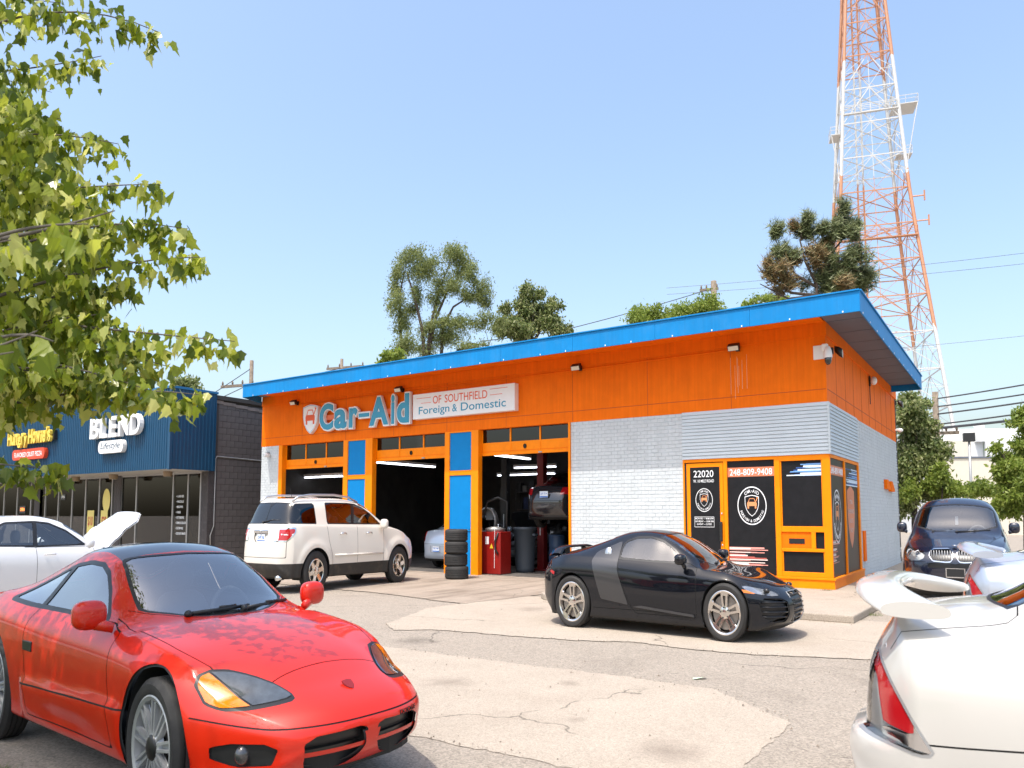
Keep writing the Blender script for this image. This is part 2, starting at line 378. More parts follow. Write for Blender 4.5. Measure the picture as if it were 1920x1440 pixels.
go = wd.build('weeds', MATS.get('grass_blade_m') or leafmat('weed_blade', [(.06, .10, .02), (.12, .17, .04), (.2, .2, .08)], .3)); go.location = S(0, 0, 0); go.rotation_euler = (0, 0, SROT); tag(go, 'tiny weeds growing in the pavement joints', 'weeds', kind='stuff')

# ---------------------------------------------------------------- paints
m_orange = mat('orange_paint', (0.96, 0.178, 0.003), 0.6, spec=0.12, runs=0.16, var=0.07, vscale=2.5, bump=0.2, bscale=25, dirt=0.22, dcol=(0.62, 0.09, 0.0), dscale=1.8)
m_orange2 = mat('orange_frame_paint', (0.95, 0.25, 0.0), 0.45, spec=0.2, var=0.06, vscale=4, bump=0.06, bscale=40, dirt=0.2, dcol=(0.4, 0.08, 0.01), dscale=3)
m_blue = mat('blue_paint', (0.0, 0.195, 0.50), 0.5, spec=0.2, var=0.05, vscale=3, bump=0.08, bscale=30)
m_fascia = mat('blue_fascia_metal', (0.0, 0.205, 0.52), 0.5, spec=0.25, runs=0.14, var=0.07, vscale=1.3, bump=0.12, bscale=4, dirt=0.12, dcol=(0.2, 0.35, 0.5), dscale=2.2)
m_wbrick = mat('painted_brick', (0.575, 0.615, 0.63), 0.75, runs=0.13, var=0.06, vscale=2, bump=0.35, bscale=70, dirt=0.25, dcol=(0.42, 0.42, 0.42), dscale=1.3)
m_mortar = mat('painted_mortar', (0.50, 0.535, 0.55), 0.9, bump=0.3, bscale=90)
m_siding = mat('grey_siding', (0.52, 0.575, 0.60), 0.5, var=0.05, vscale=2, dirt=0.1, dcol=(0.35, 0.35, 0.35))
m_soffit = mat('soffit_panel', (0.115, 0.13, 0.165), 0.6, var=0.07, vscale=2)
m_black = mat('black_vinyl', (0.014, 0.014, 0.016), 0.38, spec=0.18, var=0.2, vscale=5)
m_blackp = mat('black_plastic', (0.014, 0.014, 0.014), 0.45)
m_white = mat('white_enamel', (0.80, 0.80, 0.79), 0.4, var=0.03, vscale=4)
m_print = mat('white_print', (0.82, 0.83, 0.84), 0.5)
m_teal = mat('teal_letter', (0.004, 0.25, 0.40), 0.35, coat=0.4)
m_red = mat('red_sign_print', (0.72, 0.10, 0.02), 0.5)
m_salmon = mat('salmon_print', (0.62, 0.20, 0.10), 0.45)
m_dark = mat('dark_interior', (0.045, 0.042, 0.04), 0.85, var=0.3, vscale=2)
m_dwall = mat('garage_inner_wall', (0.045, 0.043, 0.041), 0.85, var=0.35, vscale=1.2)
m_steel = mat('galvanised_steel', (0.42, 0.41, 0.39), 0.45, metal=0.7, var=0.15)
m_chrome = mat('chrome', (0.72, 0.73, 0.75), 0.12, metal=1.0)
m_tube = mat('lamp_tube', (0.9, 0.92, 1.0), 0.5, emit=((0.86, 0.90, 1.0), 2.6))
g_pane = glass('pane_glass', (0.16, 0.16, 0.17), 0.7)

# ---------------------------------------------------------------- garage
gar = site('garage_building', 'orange and white three-bay garage with bright blue flat roof edge', 'garage')
LX = -21.55; DY = 12.5; HB = 3.5; HW = 5.02
def bricks(name, parent, u0, u1, z0, z1, fn, m, mm, bl=0.205, bh=0.068, j=0.010, seed=2, depth=0.009):
    """a painted brick face: fn(u, w, z) with w outward; mortar sheet and every brick proud of it"""
    r = random.Random(seed); q = MB()
    q.add([fn(u0, 0, z0), fn(u1, 0, z0), fn(u1, 0, z1), fn(u0, 0, z1)], [(0, 1, 2, 3)])
    q.build(name+'_mortar', mm, parent); q = MB(); row = 0; z = z0
    while z < z1-0.02:
        zt = min(z+bh, z1); off = -(bl/2) if row % 2 else 0; u = u0+off
        while u < u1-0.01:
            a = max(u, u0)+0.0; b = min(u+bl-j, u1)
            if b-a > 0.02:
                d = depth+r.uniform(-0.003, 0.004); e = 0.003
                vs = [fn(a, 0, z), fn(b, 0, z), fn(b, 0, zt), fn(a, 0, zt), fn(a+e, d, z+e), fn(b-e, d+r.uniform(-.001, .001), z+e), fn(b-e, d, zt-e), fn(a+e, d, zt-e)]
                q.add(vs, [(4, 5, 6, 7), (0, 1, 5, 4), (1, 2, 6, 5), (2, 3, 7, 6), (3, 0, 4, 7)])
            u += bl
        z += bh+j; row += 1
    o = q.build(name, m, parent); o['kind'] = 'stuff'
    return o
# walls
box('upper_wall', m_orange, gar, LX, 0.0, 0.0, 0.25, HB, HW)
for xs in (-19.1, -16.7, -14.3, -11.9, -9.5, -7.1, -4.7, -2.35): box('panel_joint', mat('orange_joint', (0.45, 0.07, 0.004), 0.7), gar, xs-0.006, xs+0.006, -0.004, 0.01, HB+0.02, 4.74)
box('panel_joint', MATS['orange_joint'], gar, LX+0.05, -0.02, -0.004, 0.01, 3.74, 3.752)
box('side_upper_wall', m_orange, gar, -0.25, -0.002, 0.25, DY, HB, HW)
for ys in (1.2, 2.4, 3.6, 4.9, 6.2, 7.4, 8.7, 9.9, 11.2): box('panel_joint', MATS['orange_joint'], gar, -0.01, 0.003, ys-0.008, ys+0.008, HB+0.02, 4.74)
box('panel_joint', MATS['orange_joint'], gar, -0.01, 0.003, 0.05, DY, 3.74, 3.755)
# trim board under the soffit
box('trim_board', m_orange, gar, LX, 0.03, -0.03, -0.001, 4.74, HW-0.004)
box('trim_board', m_orange, gar, 0.0005, 0.031, -0.0005, DY, 4.74, HW-0.004)
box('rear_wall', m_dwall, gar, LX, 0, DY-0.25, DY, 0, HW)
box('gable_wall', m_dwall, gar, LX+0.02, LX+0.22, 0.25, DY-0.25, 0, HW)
box('side_wall_core', m_mortar, gar, -0.25, -0.03, 3.9, DY, 0, HB)
bricks('side_brick_face', gar, 3.9, DY, 0, HB, lambda u, w, z: (-0.012+w, u, z), m_wbrick, m_mortar, seed=4)
box('front_wall_core', m_mortar, gar, -7.17, -3.70, 0.02, 0.25, 0, HB)
bricks('front_brick_face', gar, -7.17, -3.70, 0, HB, lambda u, w, z: (u, 0.012-w, z), m_wbrick, m_mortar, seed=5)
box('pier_core', m_mortar, gar, LX+0.01, -20.42, 0.02, 0.25, 0, HB)
bricks('pier_brick_face', gar, LX+0.01, -20.42, 0, HB, lambda u, w, z: (u, 0.012-w, z), m_wbrick, m_mortar, seed=6)
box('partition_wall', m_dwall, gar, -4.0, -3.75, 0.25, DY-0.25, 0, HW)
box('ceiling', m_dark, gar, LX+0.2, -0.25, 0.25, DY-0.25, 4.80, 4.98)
# roof: slab, fascia, soffit panels
RP = [(-20.88, -1.41), (1.0, -1.41), (1.0, 11.2), (-0.02, 11.21), (-0.02, DY), (LX, DY), (LX, 0.0)]
MB().prism(RP, lambda u, v, w: (u, v, w), HW, 5.14).build('roof', mat('roof_membrane', (0.25, 0.25, 0.25), 0.9), gar)
def fpanel(a, b, name='fascia_panel', z0=4.83, z1=5.18, t=0.03):
    d = Vector((b[0]-a[0], b[1]-a[1], 0)); n = Vector((d.y, -d.x, 0)).normalized()*t
    q = MB(); vs = []
    for z in (z0, z1):
        vs += [(a[0], a[1], z), (b[0], b[1], z), (b[0]+n.x, b[1]+n.y, z), (a[0]+n.x, a[1]+n.y, z)]
    q.add(vs, [(0, 3, 2, 1), (4, 5, 6, 7), (0, 1, 5, 4), (1, 2, 6, 5), (2, 3, 7, 6), (3, 0, 4, 7)])
    return q.build(name, m_fascia, gar, bevel=0.004)
fx = np.linspace(-20.88, 1.03, 10)
for i in range(9):
    a, b = fx[i]+0.002, fx[i+1]-0.002
    fpanel((a, -1.41), (b, -1.41), z0=4.83+rnd.uniform(-.003, .003))
    box('drip_cap', m_fascia, gar, a, b, -1.475, -1.40, 5.1815, 5.205)
fy = np.linspace(-1.41, 11.2, 6)
for i in range(5): fpanel((1.0, fy[i]+0.003), (1.0, fy[i+1]-0.003)); box('drip_cap', m_fascia, gar, 0.99, 1.065, fy[i]+.003, fy[i+1]-.003, 5.1815, 5.205)
fpanel((1.0, 11.2), (-0.1, 11.2)); fpanel((LX, -0.05), (-20.88, -1.41))
# soffit: panels on the right overhang, boards in front
sy = np.linspace(-1.35, 11.0, 10)
for i in range(9): box('soffit_panel', m_soffit, gar, 0.035, 0.97, sy[i]+0.02, sy[i+1]-0.02, 4.985, 5.012)
MB().prism([(0.03, -1.38), (0.99, -1.38), (0.99, 11.18), (0.03, 11.18)], lambda u, v, w: (u, v, w), 4.995, 5.017).build('soffit_back', mat('soffit_joint', (0.02, 0.07, 0.16), 0.7), gar)
sx = np.linspace(-20.8, 0.0, 9)
for i in range(8): box('soffit_board', m_orange, gar, sx[i]+0.004, sx[i+1]-0.004, -1.38, -0.035, 4.985, 5.012)
# office: siding slats, storefront
m_orange2w = m_orange2
for k in range(14):
    z = 2.555+k*0.0684
    q = MB(); zt = z+0.066
    q.add([(-3.70, -0.045, z), (0.046, -0.045, z), (0.022, -0.021, zt), (-3.70, -0.021, zt), (-3.70, 0.02, z), (-0.02, 0.02, z), (-0.02, 0.02, zt), (-3.70, 0.02, zt)],
          [(0, 1, 2, 3), (0, 4, 5, 1), (3, 2, 6, 7), (0, 3, 7, 4)])
    q.add([(0.046, -0.045, z), (0.046, 3.88, z), (0.022, 3.88, zt), (0.022, -0.021, zt), (-0.02, 0.02, z), (-0.02, 3.88, z), (-0.02, 3.88, zt), (-0.02, 0.02, zt)],
          [(0, 1, 2, 3), (0, 4, 5, 1), (1, 5, 6, 2), (3, 2, 6, 7)])
    q.build('siding_slat', m_siding, gar)
box('siding_corner_trim', m_siding, gar, 0.0, 0.052, -0.052, 0.0, 2.55, 3.505)
box('head_trim', m_orange2, gar, -3.70, 0.0, -0.02, 0.05, 2.49, 2.553)
box('head_trim', m_orange2, gar, -0.03, 0.02, 0.0, 3.9, 2.49, 2.552)
# pedestal
box('pedestal', m_orange2, gar, -2.53, 0.05, -0.05, 0.1, 0.0, 0.265, bevel=0.006)
box('pedestal', m_orange2, gar, -0.06, 0.049, 0.1, 4.1, 0.0, 0.264, bevel=0.006)
box('sill', m_orange2, gar, -2.53, 0.075, -0.075, 0.05, 0.268, 0.31, bevel=0.006)
box('sill', m_orange2, gar, -0.03, 0.074, 0.052, 4.05, 0.267, 0.309, bevel=0.006)
# mullions: front
def mull(x0, x1, z0, z1, y0=-0.03, y1=0.06): return box('mullion', m_orange2, gar, x0, x1, y0, y1, z0, z1, bevel=0.006)
mull(-3.70, -3.655, 0.0, 2.49)
mull(-2.60, -2.50, 0.0, 2.49)
mull(-1.30, -1.165, 0.31, 2.49, -0.035); mull(-0.16, 0.02, 0.31, 2.49, -0.035, 0.05)
mull(-1.165, -0.16, 2.45, 2.49); mull(-1.165, -0.16, 1.13, 1.235); mull(-1.165, -0.16, 0.77, 0.83); mull(-1.165, -0.16, 0.312, 0.40)
mull(-0.46, -0.36, 0.83, 1.13)
mull(-1.165, -1.13, 1.235, 2.45, -0.015); mull(-0.19, -0.16, 1.235, 2.45, -0.015); mull(-1.165, -1.13, 0.40, 0.77, -0.015); mull(-0.19, -0.16, 0.40, 0.77, -0.015)
box('service_panel', m_orange, gar, -1.165, -0.46, 0.0, 0.04, 0.83, 1.13)
box('mail_slot', m_blackp, gar, -0.99, -0.62, -0.012, 0.0, 0.915, 1.01)
def pane(x0, x1, z0, z1, y=0.02): return box('window_pane', m_black, gar, x0, x1, y, y+0.008, z0, z1)
pane(-2.50, -1.30, 0.31, 2.49); pane(-1.13, -0.19, 1.235, 2.45); pane(-1.13, -0.19, 0.40, 0.77); pane(-0.36, -0.16, 0.83, 1.13)
# door
dr = box('office_door', m_orange2, gar, -3.60, -2.61, -0.02, 0.03, 0.02, 2.47, bevel=0.004)
box('door_glass', m_black, dr, -3.50, -2.70, -0.026, -0.021, 0.25, 2.39)
box('door_gap', m_blackp, dr, -3.655, -3.60, 0.0, 0.03, 0.02, 2.47)
box('pull_handle', m_blackp, dr, -2.71, -2.64, -0.09, -0.021, 0.93, 1.31, bevel=0.01)
MB().ell((-2.655, -0.03, 1.47), (0.022, 0.02, 0.022)).build('lock', m_chrome, dr, True); MB().ell((-2.655, -0.03, 0.86), (0.022, 0.02, 0.022)).build('lock', m_chrome, dr, True)
# side storefront
def smull(y0, y1, z0, z1): return box('mullion', m_orange2, gar, -0.05, 0.03, y0, y1, z0, z1, bevel=0.005)
smull(1.72, 1.84, 0.309, 2.49); smull(3.72, 3.9, 0.309, 2.49)
box('window_pane', m_black, gar, -0.02, -0.008, 0.06, 1.72, 0.309, 2.49); box('window_pane', m_black, gar, -0.02, -0.008, 1.84, 3.72, 0.309, 2.49)
# window print: phone band, round badge, streaks, lettering
def shield(cx, cz, w, h):
    return [(cx-w/2, cz+h*0.42), (cx-w*0.25, cz+h*0.47), (cx, cz+h*0.5), (cx+w*0.25, cz+h*0.47), (cx+w/2, cz+h*0.42), (cx+w*0.49, cz+h*0.05), (cx+w*0.40, cz-h*0.18), (cx+w*0.22, cz-h*0.38), (cx, cz-h*0.5), (cx-w*0.22, cz-h*0.38), (cx-w*0.40, cz-h*0.18), (cx-w*0.49, cz+h*0.05)]
def caricon(mb, cx, cz, w, fn, y0, y1):
    def P(pts): mb.prism([(cx+a*w, cz+b*w) for a, b in pts], lambda u, v, k: fn(u, k, v), y0, y1)
    P([(-.5, -.10), (-.5, .12), (-.42, .22), (.42, .22), (.5, .12), (.5, -.10)])
    P([(-.46, -.30), (-.46, -.10), (-.30, -.10), (-.30, -.30)]); P([(.30, -.30), (.30, -.10), (.46, -.10), (.46, -.30)])
    P([(-.40, .22), (-.28, .46), (-.22, .46), (-.33, .22)]); P([(.33, .22), (.22, .46), (.28, .46), (.40, .22)]); P([(-.28, .46), (-.24, .51), (.24, .51), (.28, .46)])
    P([(.38, .26), (.52, .50), (.48, .62), (.54, .62), (.57, .55), (.62, .62), (.66, .56), (.58, .46), (.46, .24)])
def badge(cx, cz, R, fn, parent):
    q = MB(); n = 56
    vs = []; fs = []
    for k in range(n):
        a = 2*pi*k/n; vs += [fn(cx+R*cos(a), 0, cz+R*sin(a)), fn(cx+(R*0.94)*cos(a), 0, cz+(R*0.94)*sin(a))]
    for k in range(n): j = (k+1) % n; fs.append((2*k, 2*j, 2*j+1, 2*k+1))
    q.add(vs, fs)
    sh = shield(cx, cz, R*0.98, R*1.12); s2 = shield(cx, cz, R*0.90, R*1.04)
    for i in range(len(sh)):
        j = (i+1) % len(sh); q.add([fn(sh[i][0], 0, sh[i][1]), fn(sh[j][0], 0, sh[j][1]), fn(s2[j][0], 0, s2[j][1]), fn(s2[i][0], 0, s2[i][1])], [(0, 1, 2, 3)])
    ring_text(q, 'CAR-AID', cx, cz, R*0.68, 128, 52, R*0.17, 0, fn)
    ring_text(q, 'FOREIGN & DOMESTIC', cx, cz, R*0.86, 198, 342, R*0.14, 0, fn, True)
    o = q.build('round_badge_print', m_print, parent)
    q = MB(); caricon(q, cx, cz+R*0.05, R*0.66, fn, -0.001, 0.002); q.build('car_symbol_print', m_salmon_o, o)
m_salmon_o = mat('salmon_symbol', (0.78, 0.30, 0.12), 0.5)
fF = lambda x, w, z: (x, 0.0185+w, z)
fD = lambda x, w, z: (x, -0.0275+w, z)
fS = lambda x, w, z: (-0.0055-w, x, z)
badge(-1.889, 1.62, 0.368, fF, gar); badge(-3.125, 1.737, 0.233, fD, dr); badge(0.80, 1.42, 0.50, fS, gar)
box('phone_band', m_salmon, gar, -2.495, -1.302, 0.0165, 0.0185, 2.18, 2.36)
text('phone_number', '248-809-9408', m_print, gar, -2.44, 0.016, 2.205, 1.08, 0.125, 0.004, 0.006)
text('street_number', '22020', m_print, dr, -3.40, -0.0275, 2.19, 0.54, 0.135, 0.003, 0.004)
text('street_name', 'W. 10 MILE ROAD', m_print, dr, -3.41, -0.0275, 2.085, 0.56, 0.06, 0.003, 0.008)
hp = MB()
for (a, b, c, d) in ((-3.395, -2.862, 1.40, 1.408), (-3.395, -2.862, 1.202, 1.21), (-3.395, -3.388, 1.2105, 1.3995), (-2.869, -2.862, 1.2105, 1.3995)): hp.box(a, b, -0.029, -0.027, c, d)
hp.build('hours_frame', m_print, dr)
for i, t in enumerate(('MON-FRI — 9AM-6PM', 'SATURDAY — 10AM-3PM', 'SUNDAY — CLOSED')):
    text('opening_hours', t, m_print, dr, -3.375 if i < 2 else -3.33, -0.0275, 1.355-i*0.055, 0.49 if i < 2 else 0.40, 0.034, 0.003, 0.008)
box('phone_band', m_salmon, gar, -0.0075, -0.0055, 0.07, 1.71, 2.18, 2.36)
text('phone_number', '248-809-9408', m_print, gar, -0.005, 0.15, 2.205, 1.48, 0.125, 0.004, 0.006, pi/2)
MB().prism(shield(2.66, 1.40, 1.0, 1.25), lambda u, v, w: (w, u, v), -0.0075, -0.0055).build('shield_print', m_salmon, gar)
for i, t in enumerate(('YOUR', 'NEIGHBORHOOD', 'AUTO', 'SHOP')):
    vs, fs, w = text_mesh(t, [0.4, 0.8, 0.5, 0.42][i], 0.09, 0.003, 0.006, 0, True)
    MB().add([(-0.0045-b, 2.66+a, 1.66-i*0.19+c) for a, b, c in vs], fs).build('shield_lettering', mat('pale_print', (0.62, 0.45, 0.38), 0.5), gar)
def streaks(fn, x0, x1, z0, z1, cols, n, seed, left=True):
    r = random.Random(seed)
    for ci, c in enumerate(cols):
        q = MB()
        for i in range(n):
            z = r.uniform(z0, z1); h = r.uniform(0.006, 0.03); L = r.uniform(0.35, 1.0)*(x1-x0)
            a = (x0, x0+L) if left else (x1-L, x1); w = -0.0012*(ci+1)-r.uniform(0, 0.0008)
            q.add([fn(a[0], w, z), fn(a[1], w, z), fn(a[1], w, z+h), fn(a[0], w, z+h)], [(0, 1, 2, 3)])
        q.build('light_streak_print', mat('streak%d_%d' % (seed, ci), c, 0.45), gar)
streaks(fF, -2.49, -1.5, 0.46, 0.80, [(0.45, 0.10, 0.08), (0.75, 0.33, 0.28), (0.85, 0.72, 0.66)], 9, 11)
streaks(fF, -1.02, -0.195, 2.16, 2.37, [(0.03, 0.10, 0.35), (0.18, 0.40, 0.75), (0.70, 0.82, 0.92)], 9, 12, False)
streaks(fS, 0.07, 0.95, 0.55, 0.98, [(0.40, 0.12, 0.10), (0.70, 0.40, 0.36), (0.75, 0.70, 0.66)], 9, 13)
streaks(fS, 2.0, 3.70, 2.02, 2.36, [(0.03, 0.10, 0.32), (0.18, 0.38, 0.70), (0.65, 0.78, 0.9)], 9, 14, False)
r = random.Random(17)
for i in range(9):
    x = -2.13+r.gauss(0, .12); L = r.uniform(.15, .75); z1 = 4.60-r.uniform(0, .25); box('paint_drip', mat('pale_drip', (.80, .42, .22), .7), gar, x-.004, x+.004, -.0045, -.0005, max(3.6, z1-L), z1)
for i in range(22): x = -20.3+i*.99+r.uniform(-.2, .2); box('fascia_clip', m_white, gar, x-.014, x+.014, -1.449, -1.4405, 4.84, 4.868)
for i in range(12): y = -1.1+i*1.02; box('fascia_clip', m_white, gar, 1.0305, 1.04, y-.014, y+.014, 4.84, 4.868)
# bays: jambs, pillars, half-open sectional doors
def jamb(x0, x1, y0=-0.05): return box('door_jamb', m_orange2, gar, x0, x1, y0, 0.16, 0.0, HB-0.002, bevel=0.008)
jamb(-20.42, -20.20); jamb(-7.235, -7.172)
for (a, b, c, d) in ((-16.75, -16.52, -15.62, -15.27), (-11.94, -11.74, -10.84, -10.55)):
    jamb(a, b, -0.06); jamb(c, d, -0.06)
    box('pillar_rail', m_orange2, gar, b, c, -0.05, 0.1, 2.41, 2.53, bevel=0.006); box('pillar_rail', m_orange2, gar, b, c, -0.05, 0.1, 3.465, 3.497)
    box('pillar_panel', m_blue, gar, b, c, -0.02, 0.1, 2.532, 3.463); box('pillar_panel', m_blue, gar, b, c, -0.02, 0.1, 1.10, 2.408)
    box('pillar_panel', m_blue, gar, b, c, -0.03, 0.1, 0.0, 1.05); box('panel_ledge', m_blue, gar, b, c, -0.055, 0.1, 1.0515, 1.085, bevel=0.006)
def bay_door(x0, x1, zb, zw):
    d = box('bay_door', m_orange2, gar, x0, x1, 0.16, 0.205, zb, zw-0.04)
    n = 3; w = (x1-x0)/n
    MB().box(x0+0.01, x1-0.01, 0.153, 0.16, zb+0.085, zb+0.10).build('groove_strip', m_orange, d)
    box('top_rail', m_orange2, d, x0, x1, 0.158, 0.21, zw-0.04, zw)
    for k in range(n+1):
        x = x0+w*k
        box('stile', m_orange2, d, max(x-0.025, x0), min(x+0.025, x1), 0.15, 0.2, zw, HB-0.01)
        if k < n:
            box('pane', g_pane, d, x0+w*k+0.02, x0+w*(k+1)-0.02, 0.178, 0.184, zw, HB-0.005)
            if k: box('stile', m_orange2, d, x-0.02, x+0.02, 0.145, 0.16, zb+0.10, zw-0.04)
    q = MB().lathe([(0.055, 0.13), (0.055, 0.158), (0.035, 0.158), (0.035, 0.14)], 20, 'y', ((x0+x1)/2, 0, (zb+zw)/2+0.03)); q.build('port_ring', m_blackp, d, True)
    q = MB().lathe([(0.0, 0.15), (0.036, 0.15)], 20, 'y', ((x0+x1)/2, 0, (zb+zw)/2+0.03)); q.build('port_hole', m_blackp, d)
    box('lock_handle', m_steel, d, (x0+x1)/2+0.5, (x0+x1)/2+0.62, 0.13, 0.16, zb+0.01, zb+0.04)
bay_door(-20.20, -16.75, 2.79, 3.065); bay_door(-15.27, -11.94, 2.875, 3.17); bay_door(-10.55, -7.235, 2.865, 3.175)
# conduit and small fittings belonging to the wall
cd = MB().tube([(-19.2, -0.02, 4.66), (-7.0, -0.02, 4.66), (-2.35, -0.02, 4.68), (-2.2, -0.03, 4.70)], 0.014, 6).build('conduit', m_orange, gar, True)
MB().prism([(8.75, 2.10), (9.6, 2.10), (9.6, 2.14), (9.1, 2.34), (8.75, 2.34)], lambda u, v, w: (w, u, v), 0.0, 0.10).build('wall_vent', m_orange, gar)
MB().prism([(9.75, 2.06), (10.6, 2.06), (10.6, 2.12), (10.1, 2.32), (9.75, 2.32)], lambda u, v, w: (w, u, v), 0.0, 0.10).build('wall_vent', m_orange, gar)
box('pipe_guard', m_orange, gar, 0.0, 0.05, 4.25, 4.55, 0.45, 1.1)
# ---------------------------------------------------------------- shop sign on the garage (channel letters)
sg = site('shield_sign', 'white shield sign with red car symbol beside the teal letters', 'sign', 0, -0.001, 0)
MB().prism(shield(-18.48, 4.175, 0.83, 0.85), lambda u, v, w: (u, w, v), -0.16, 0.0).build('shield_body', m_white, sg, bevel=0.01)
o_ = shield(-18.48, 4.175, 0.79, 0.81); i_ = shield(-18.48, 4.175, 0.75, 0.77); q = MB()
for i in range(12): j = (i+1) % 12; q.add([(o_[i][0], -0.162, o_[i][1]), (o_[j][0], -0.162, o_[j][1]), (i_[j][0], -0.162, i_[j][1]), (i_[i][0], -0.162, i_[i][1])], [(0, 1, 2, 3)])
q.build('shield_border', mat('pale_blue_print', (0.30, 0.52, 0.70), 0.5), sg)
q = MB(); caricon(q, -18.48, 4.18, 0.52, lambda u, w, v: (u, w, v), -0.165, -0.1605); q.build('car_symbol', m_red, sg)
ls = site('letter_sign', 'teal and white raised letters reading Car-Aid over the middle bay', 'sign', 0, -0.001, 0)
box('sign_raceway', mat('raceway_red', (0.75, 0.16, 0.06), 0.5), ls, -18.05, -13.25, -0.10, -0.02, 4.10, 4.24)
vs, fs, tw = text_mesh('Car-Aid', 1.0, None, 1, 0.0)
for ch, x0, x1, z0, z1 in (('C', -17.88, -17.13, 3.80, 4.56), ('a', -17.08, -16.42, 3.80, 4.36), ('r', -16.30, -15.86, 3.80, 4.36), ('-', -15.80, -15.28, 4.06, 4.18), ('A', -15.28, -14.35, 3.80, 4.57), ('i', -14.22, -14.06, 3.80, 4.58), ('d', -13.95, -13.38, 3.80, 4.58)):
    w, h = x1-x0, z1-z0
    a, b, _ = text_mesh(ch, w+0.06, h+0.06, 0.12, 0.065)
    l = MB().add([(x0-0.03+p, -0.10+q2, z0-0.03+r2) for p, q2, r2 in a], b).build('letter', m_white, ls)
    a, b, _ = text_mesh(ch, w-0.02, h-0.02, 0.02, 0.034)
    MB().add([(x0+0.01+p, -0.2215+q2, z0+0.01+r2) for p, q2, r2 in a], b).build('letter_face', m_teal, l)
ps = site('panel_sign', 'white rectangular sign panel with red and teal lettering above the right bay', 'sign', 0, -0.001, 0)
box('panel', m_white, ps, -13.22, -9.03, -0.22, 0.0, 3.87, 4.51, bevel=0.01)
text('red_word', 'OF', m_red, ps, -12.33, -0.2215, 4.22, 0.36, 0.20, 0.003, 0.004); text('red_word', 'SOUTHFIELD', m_red, ps, -11.82, -0.2215, 4.22, 1.74, 0.20, 0.003, 0.004)
text('teal_word', 'Foreign', m_teal, ps, -12.95, -0.2215, 3.925, 1.33, 0.25, 0.003, 0.006); text('teal_word', '&', m_teal, ps, -11.50, -0.2215, 3.975, 0.20, 0.185, 0.003, 0.006); text('teal_word', 'Domestic', m_teal, ps, -11.14, -0.2215, 3.975, 1.78, 0.20, 0.003, 0.006)
q = MB()
for (a, b, z) in ((-13.05, -12.42, 4.39), (-12.85, -12.42, 4.26), (-9.98, -9.30, 4.42), (-9.98, -9.50, 4.28)): q.box(a, b, -0.2235, -0.2215, z, z+0.012)
q.build('red_rules', m_red, ps)

# flood lights on the front, lamps and cameras at the side
def flood(x, z, label, yaw=0.0, y=-0.0):
    o = site('flood_light', label, 'light', x, y, z, yaw, 'flood lights on the garage walls')
    box('base', m_blackp, o, -0.05, 0.05, -0.07, -0.031, -0.06, 0.05)
    MB().tube([(0, -0.06, 0), (0, -0.13, -0.01)], 0.02, 8).build('arm', m_blackp, o)
    h = MB(); h.box(-0.15, 0.15, -0.07, 0.07, -0.06, 0.06); h.xf(lambda a, b, c: (a-0.06, -0.20+b*cos(.5)-c*sin(.5), 0.01+b*sin(.5)+c*cos(.5)))
    hd = h.build('head', m_blackp, o, bevel=0.015)
    l = MB(); l.box(-0.13, 0.13, -0.076, -0.0705, -0.045, 0.045); l.xf(lambda a, b, c: (a-0.06, -0.20+b*cos(.5)-c*sin(.5), 0.01+b*sin(.5)+c*cos(.5)))
    l.build('lens', mat('lamp_lens', (0.75, 0.72, 0.62), 0.2), hd)
    return o
flood(-19.35, 4.70, 'black flood light above the shield sign'); flood(-13.85, 4.70, 'black flood light above the end of the teal letters')
flood(-6.8, 4.69, 'black flood light on orange wall above the brick'); flood(-2.13, 4.69, 'black flood light on orange wall above the office door')
o = site('dome_camera', 'white dome camera with dark globe on the garage corner', 'camera', -0.02, 0, 4.42)
box('mount_plate', m_white, o, -0.26, 0.0, -0.04, -0.001, -0.12, 0.14, bevel=0.01); box('arm', m_white, o, -0.04, 0.10, -0.16, -0.04, 0.0, 0.14, bevel=0.02)
MB().lathe([(0.0, -0.02), (0.05, -0.02), (0.09, -0.10), (0.10, -0.2), (0.095, -0.23)], 20, 'z', (0.10, -0.14, 0.10)).build('housing', m_white, o, True)
MB().ell((0.10, -0.14, -0.16), (0.082, 0.082, 0.10)).build('globe', mat('smoked_dome', (0.01, 0.01, 0.012), 0.08, coat=1), o, True)
def sideflood(y, z, label):
    o = site('spot_light', label, 'light', 0.0, y, z, pi/2, 'spot lights on the garage side wall')
    box('base', m_blackp, o, -0.05, 0.05, -0.075, -0.032, -0.06, 0.06)
    MB().lathe([(0.0, 0.0), (0.06, 0.0), (0.09, 0.12), (0.09, 0.22), (0.0, 0.22)], 14, 'y').xf(lambda a, b, c: (a-0.05, -0.12-b*0.8, c-b*0.45+0.02)).build('head', m_blackp, o, True)
    MB().lathe([(0.0, 0.222), (0.08, 0.222)], 14, 'y').xf(lambda a, b, c: (a-0.05, -0.121-b*0.8, c-b*0.45+0.02)).build('lens', MATS['lamp_lens'], o)
sideflood(0.55, 4.52, 'black spot light beside the dome camera'); sideflood(12.2, 4.62, 'black spot light at the rear end of the side wall')
o = site('globe_light', 'small white globe light on the orange side wall', 'light', 0.0, 6.4, 4.60, pi/2)
box('base', m_blackp, o, -0.04, 0.04, -0.05, -0.001, -0.12, 0.12); MB().ell((0, -0.14, 0.0), (0.10, 0.10, 0.10)).build('globe', m_white, o, True); MB().tube([(0, -0.02, -0.1), (0, -0.02, -0.55)], 0.012, 6).build('cable', m_blackp, o)
o = site('bullet_camera', 'small white bullet camera on the white brick pier', 'camera', -21.05, 0, 3.22)
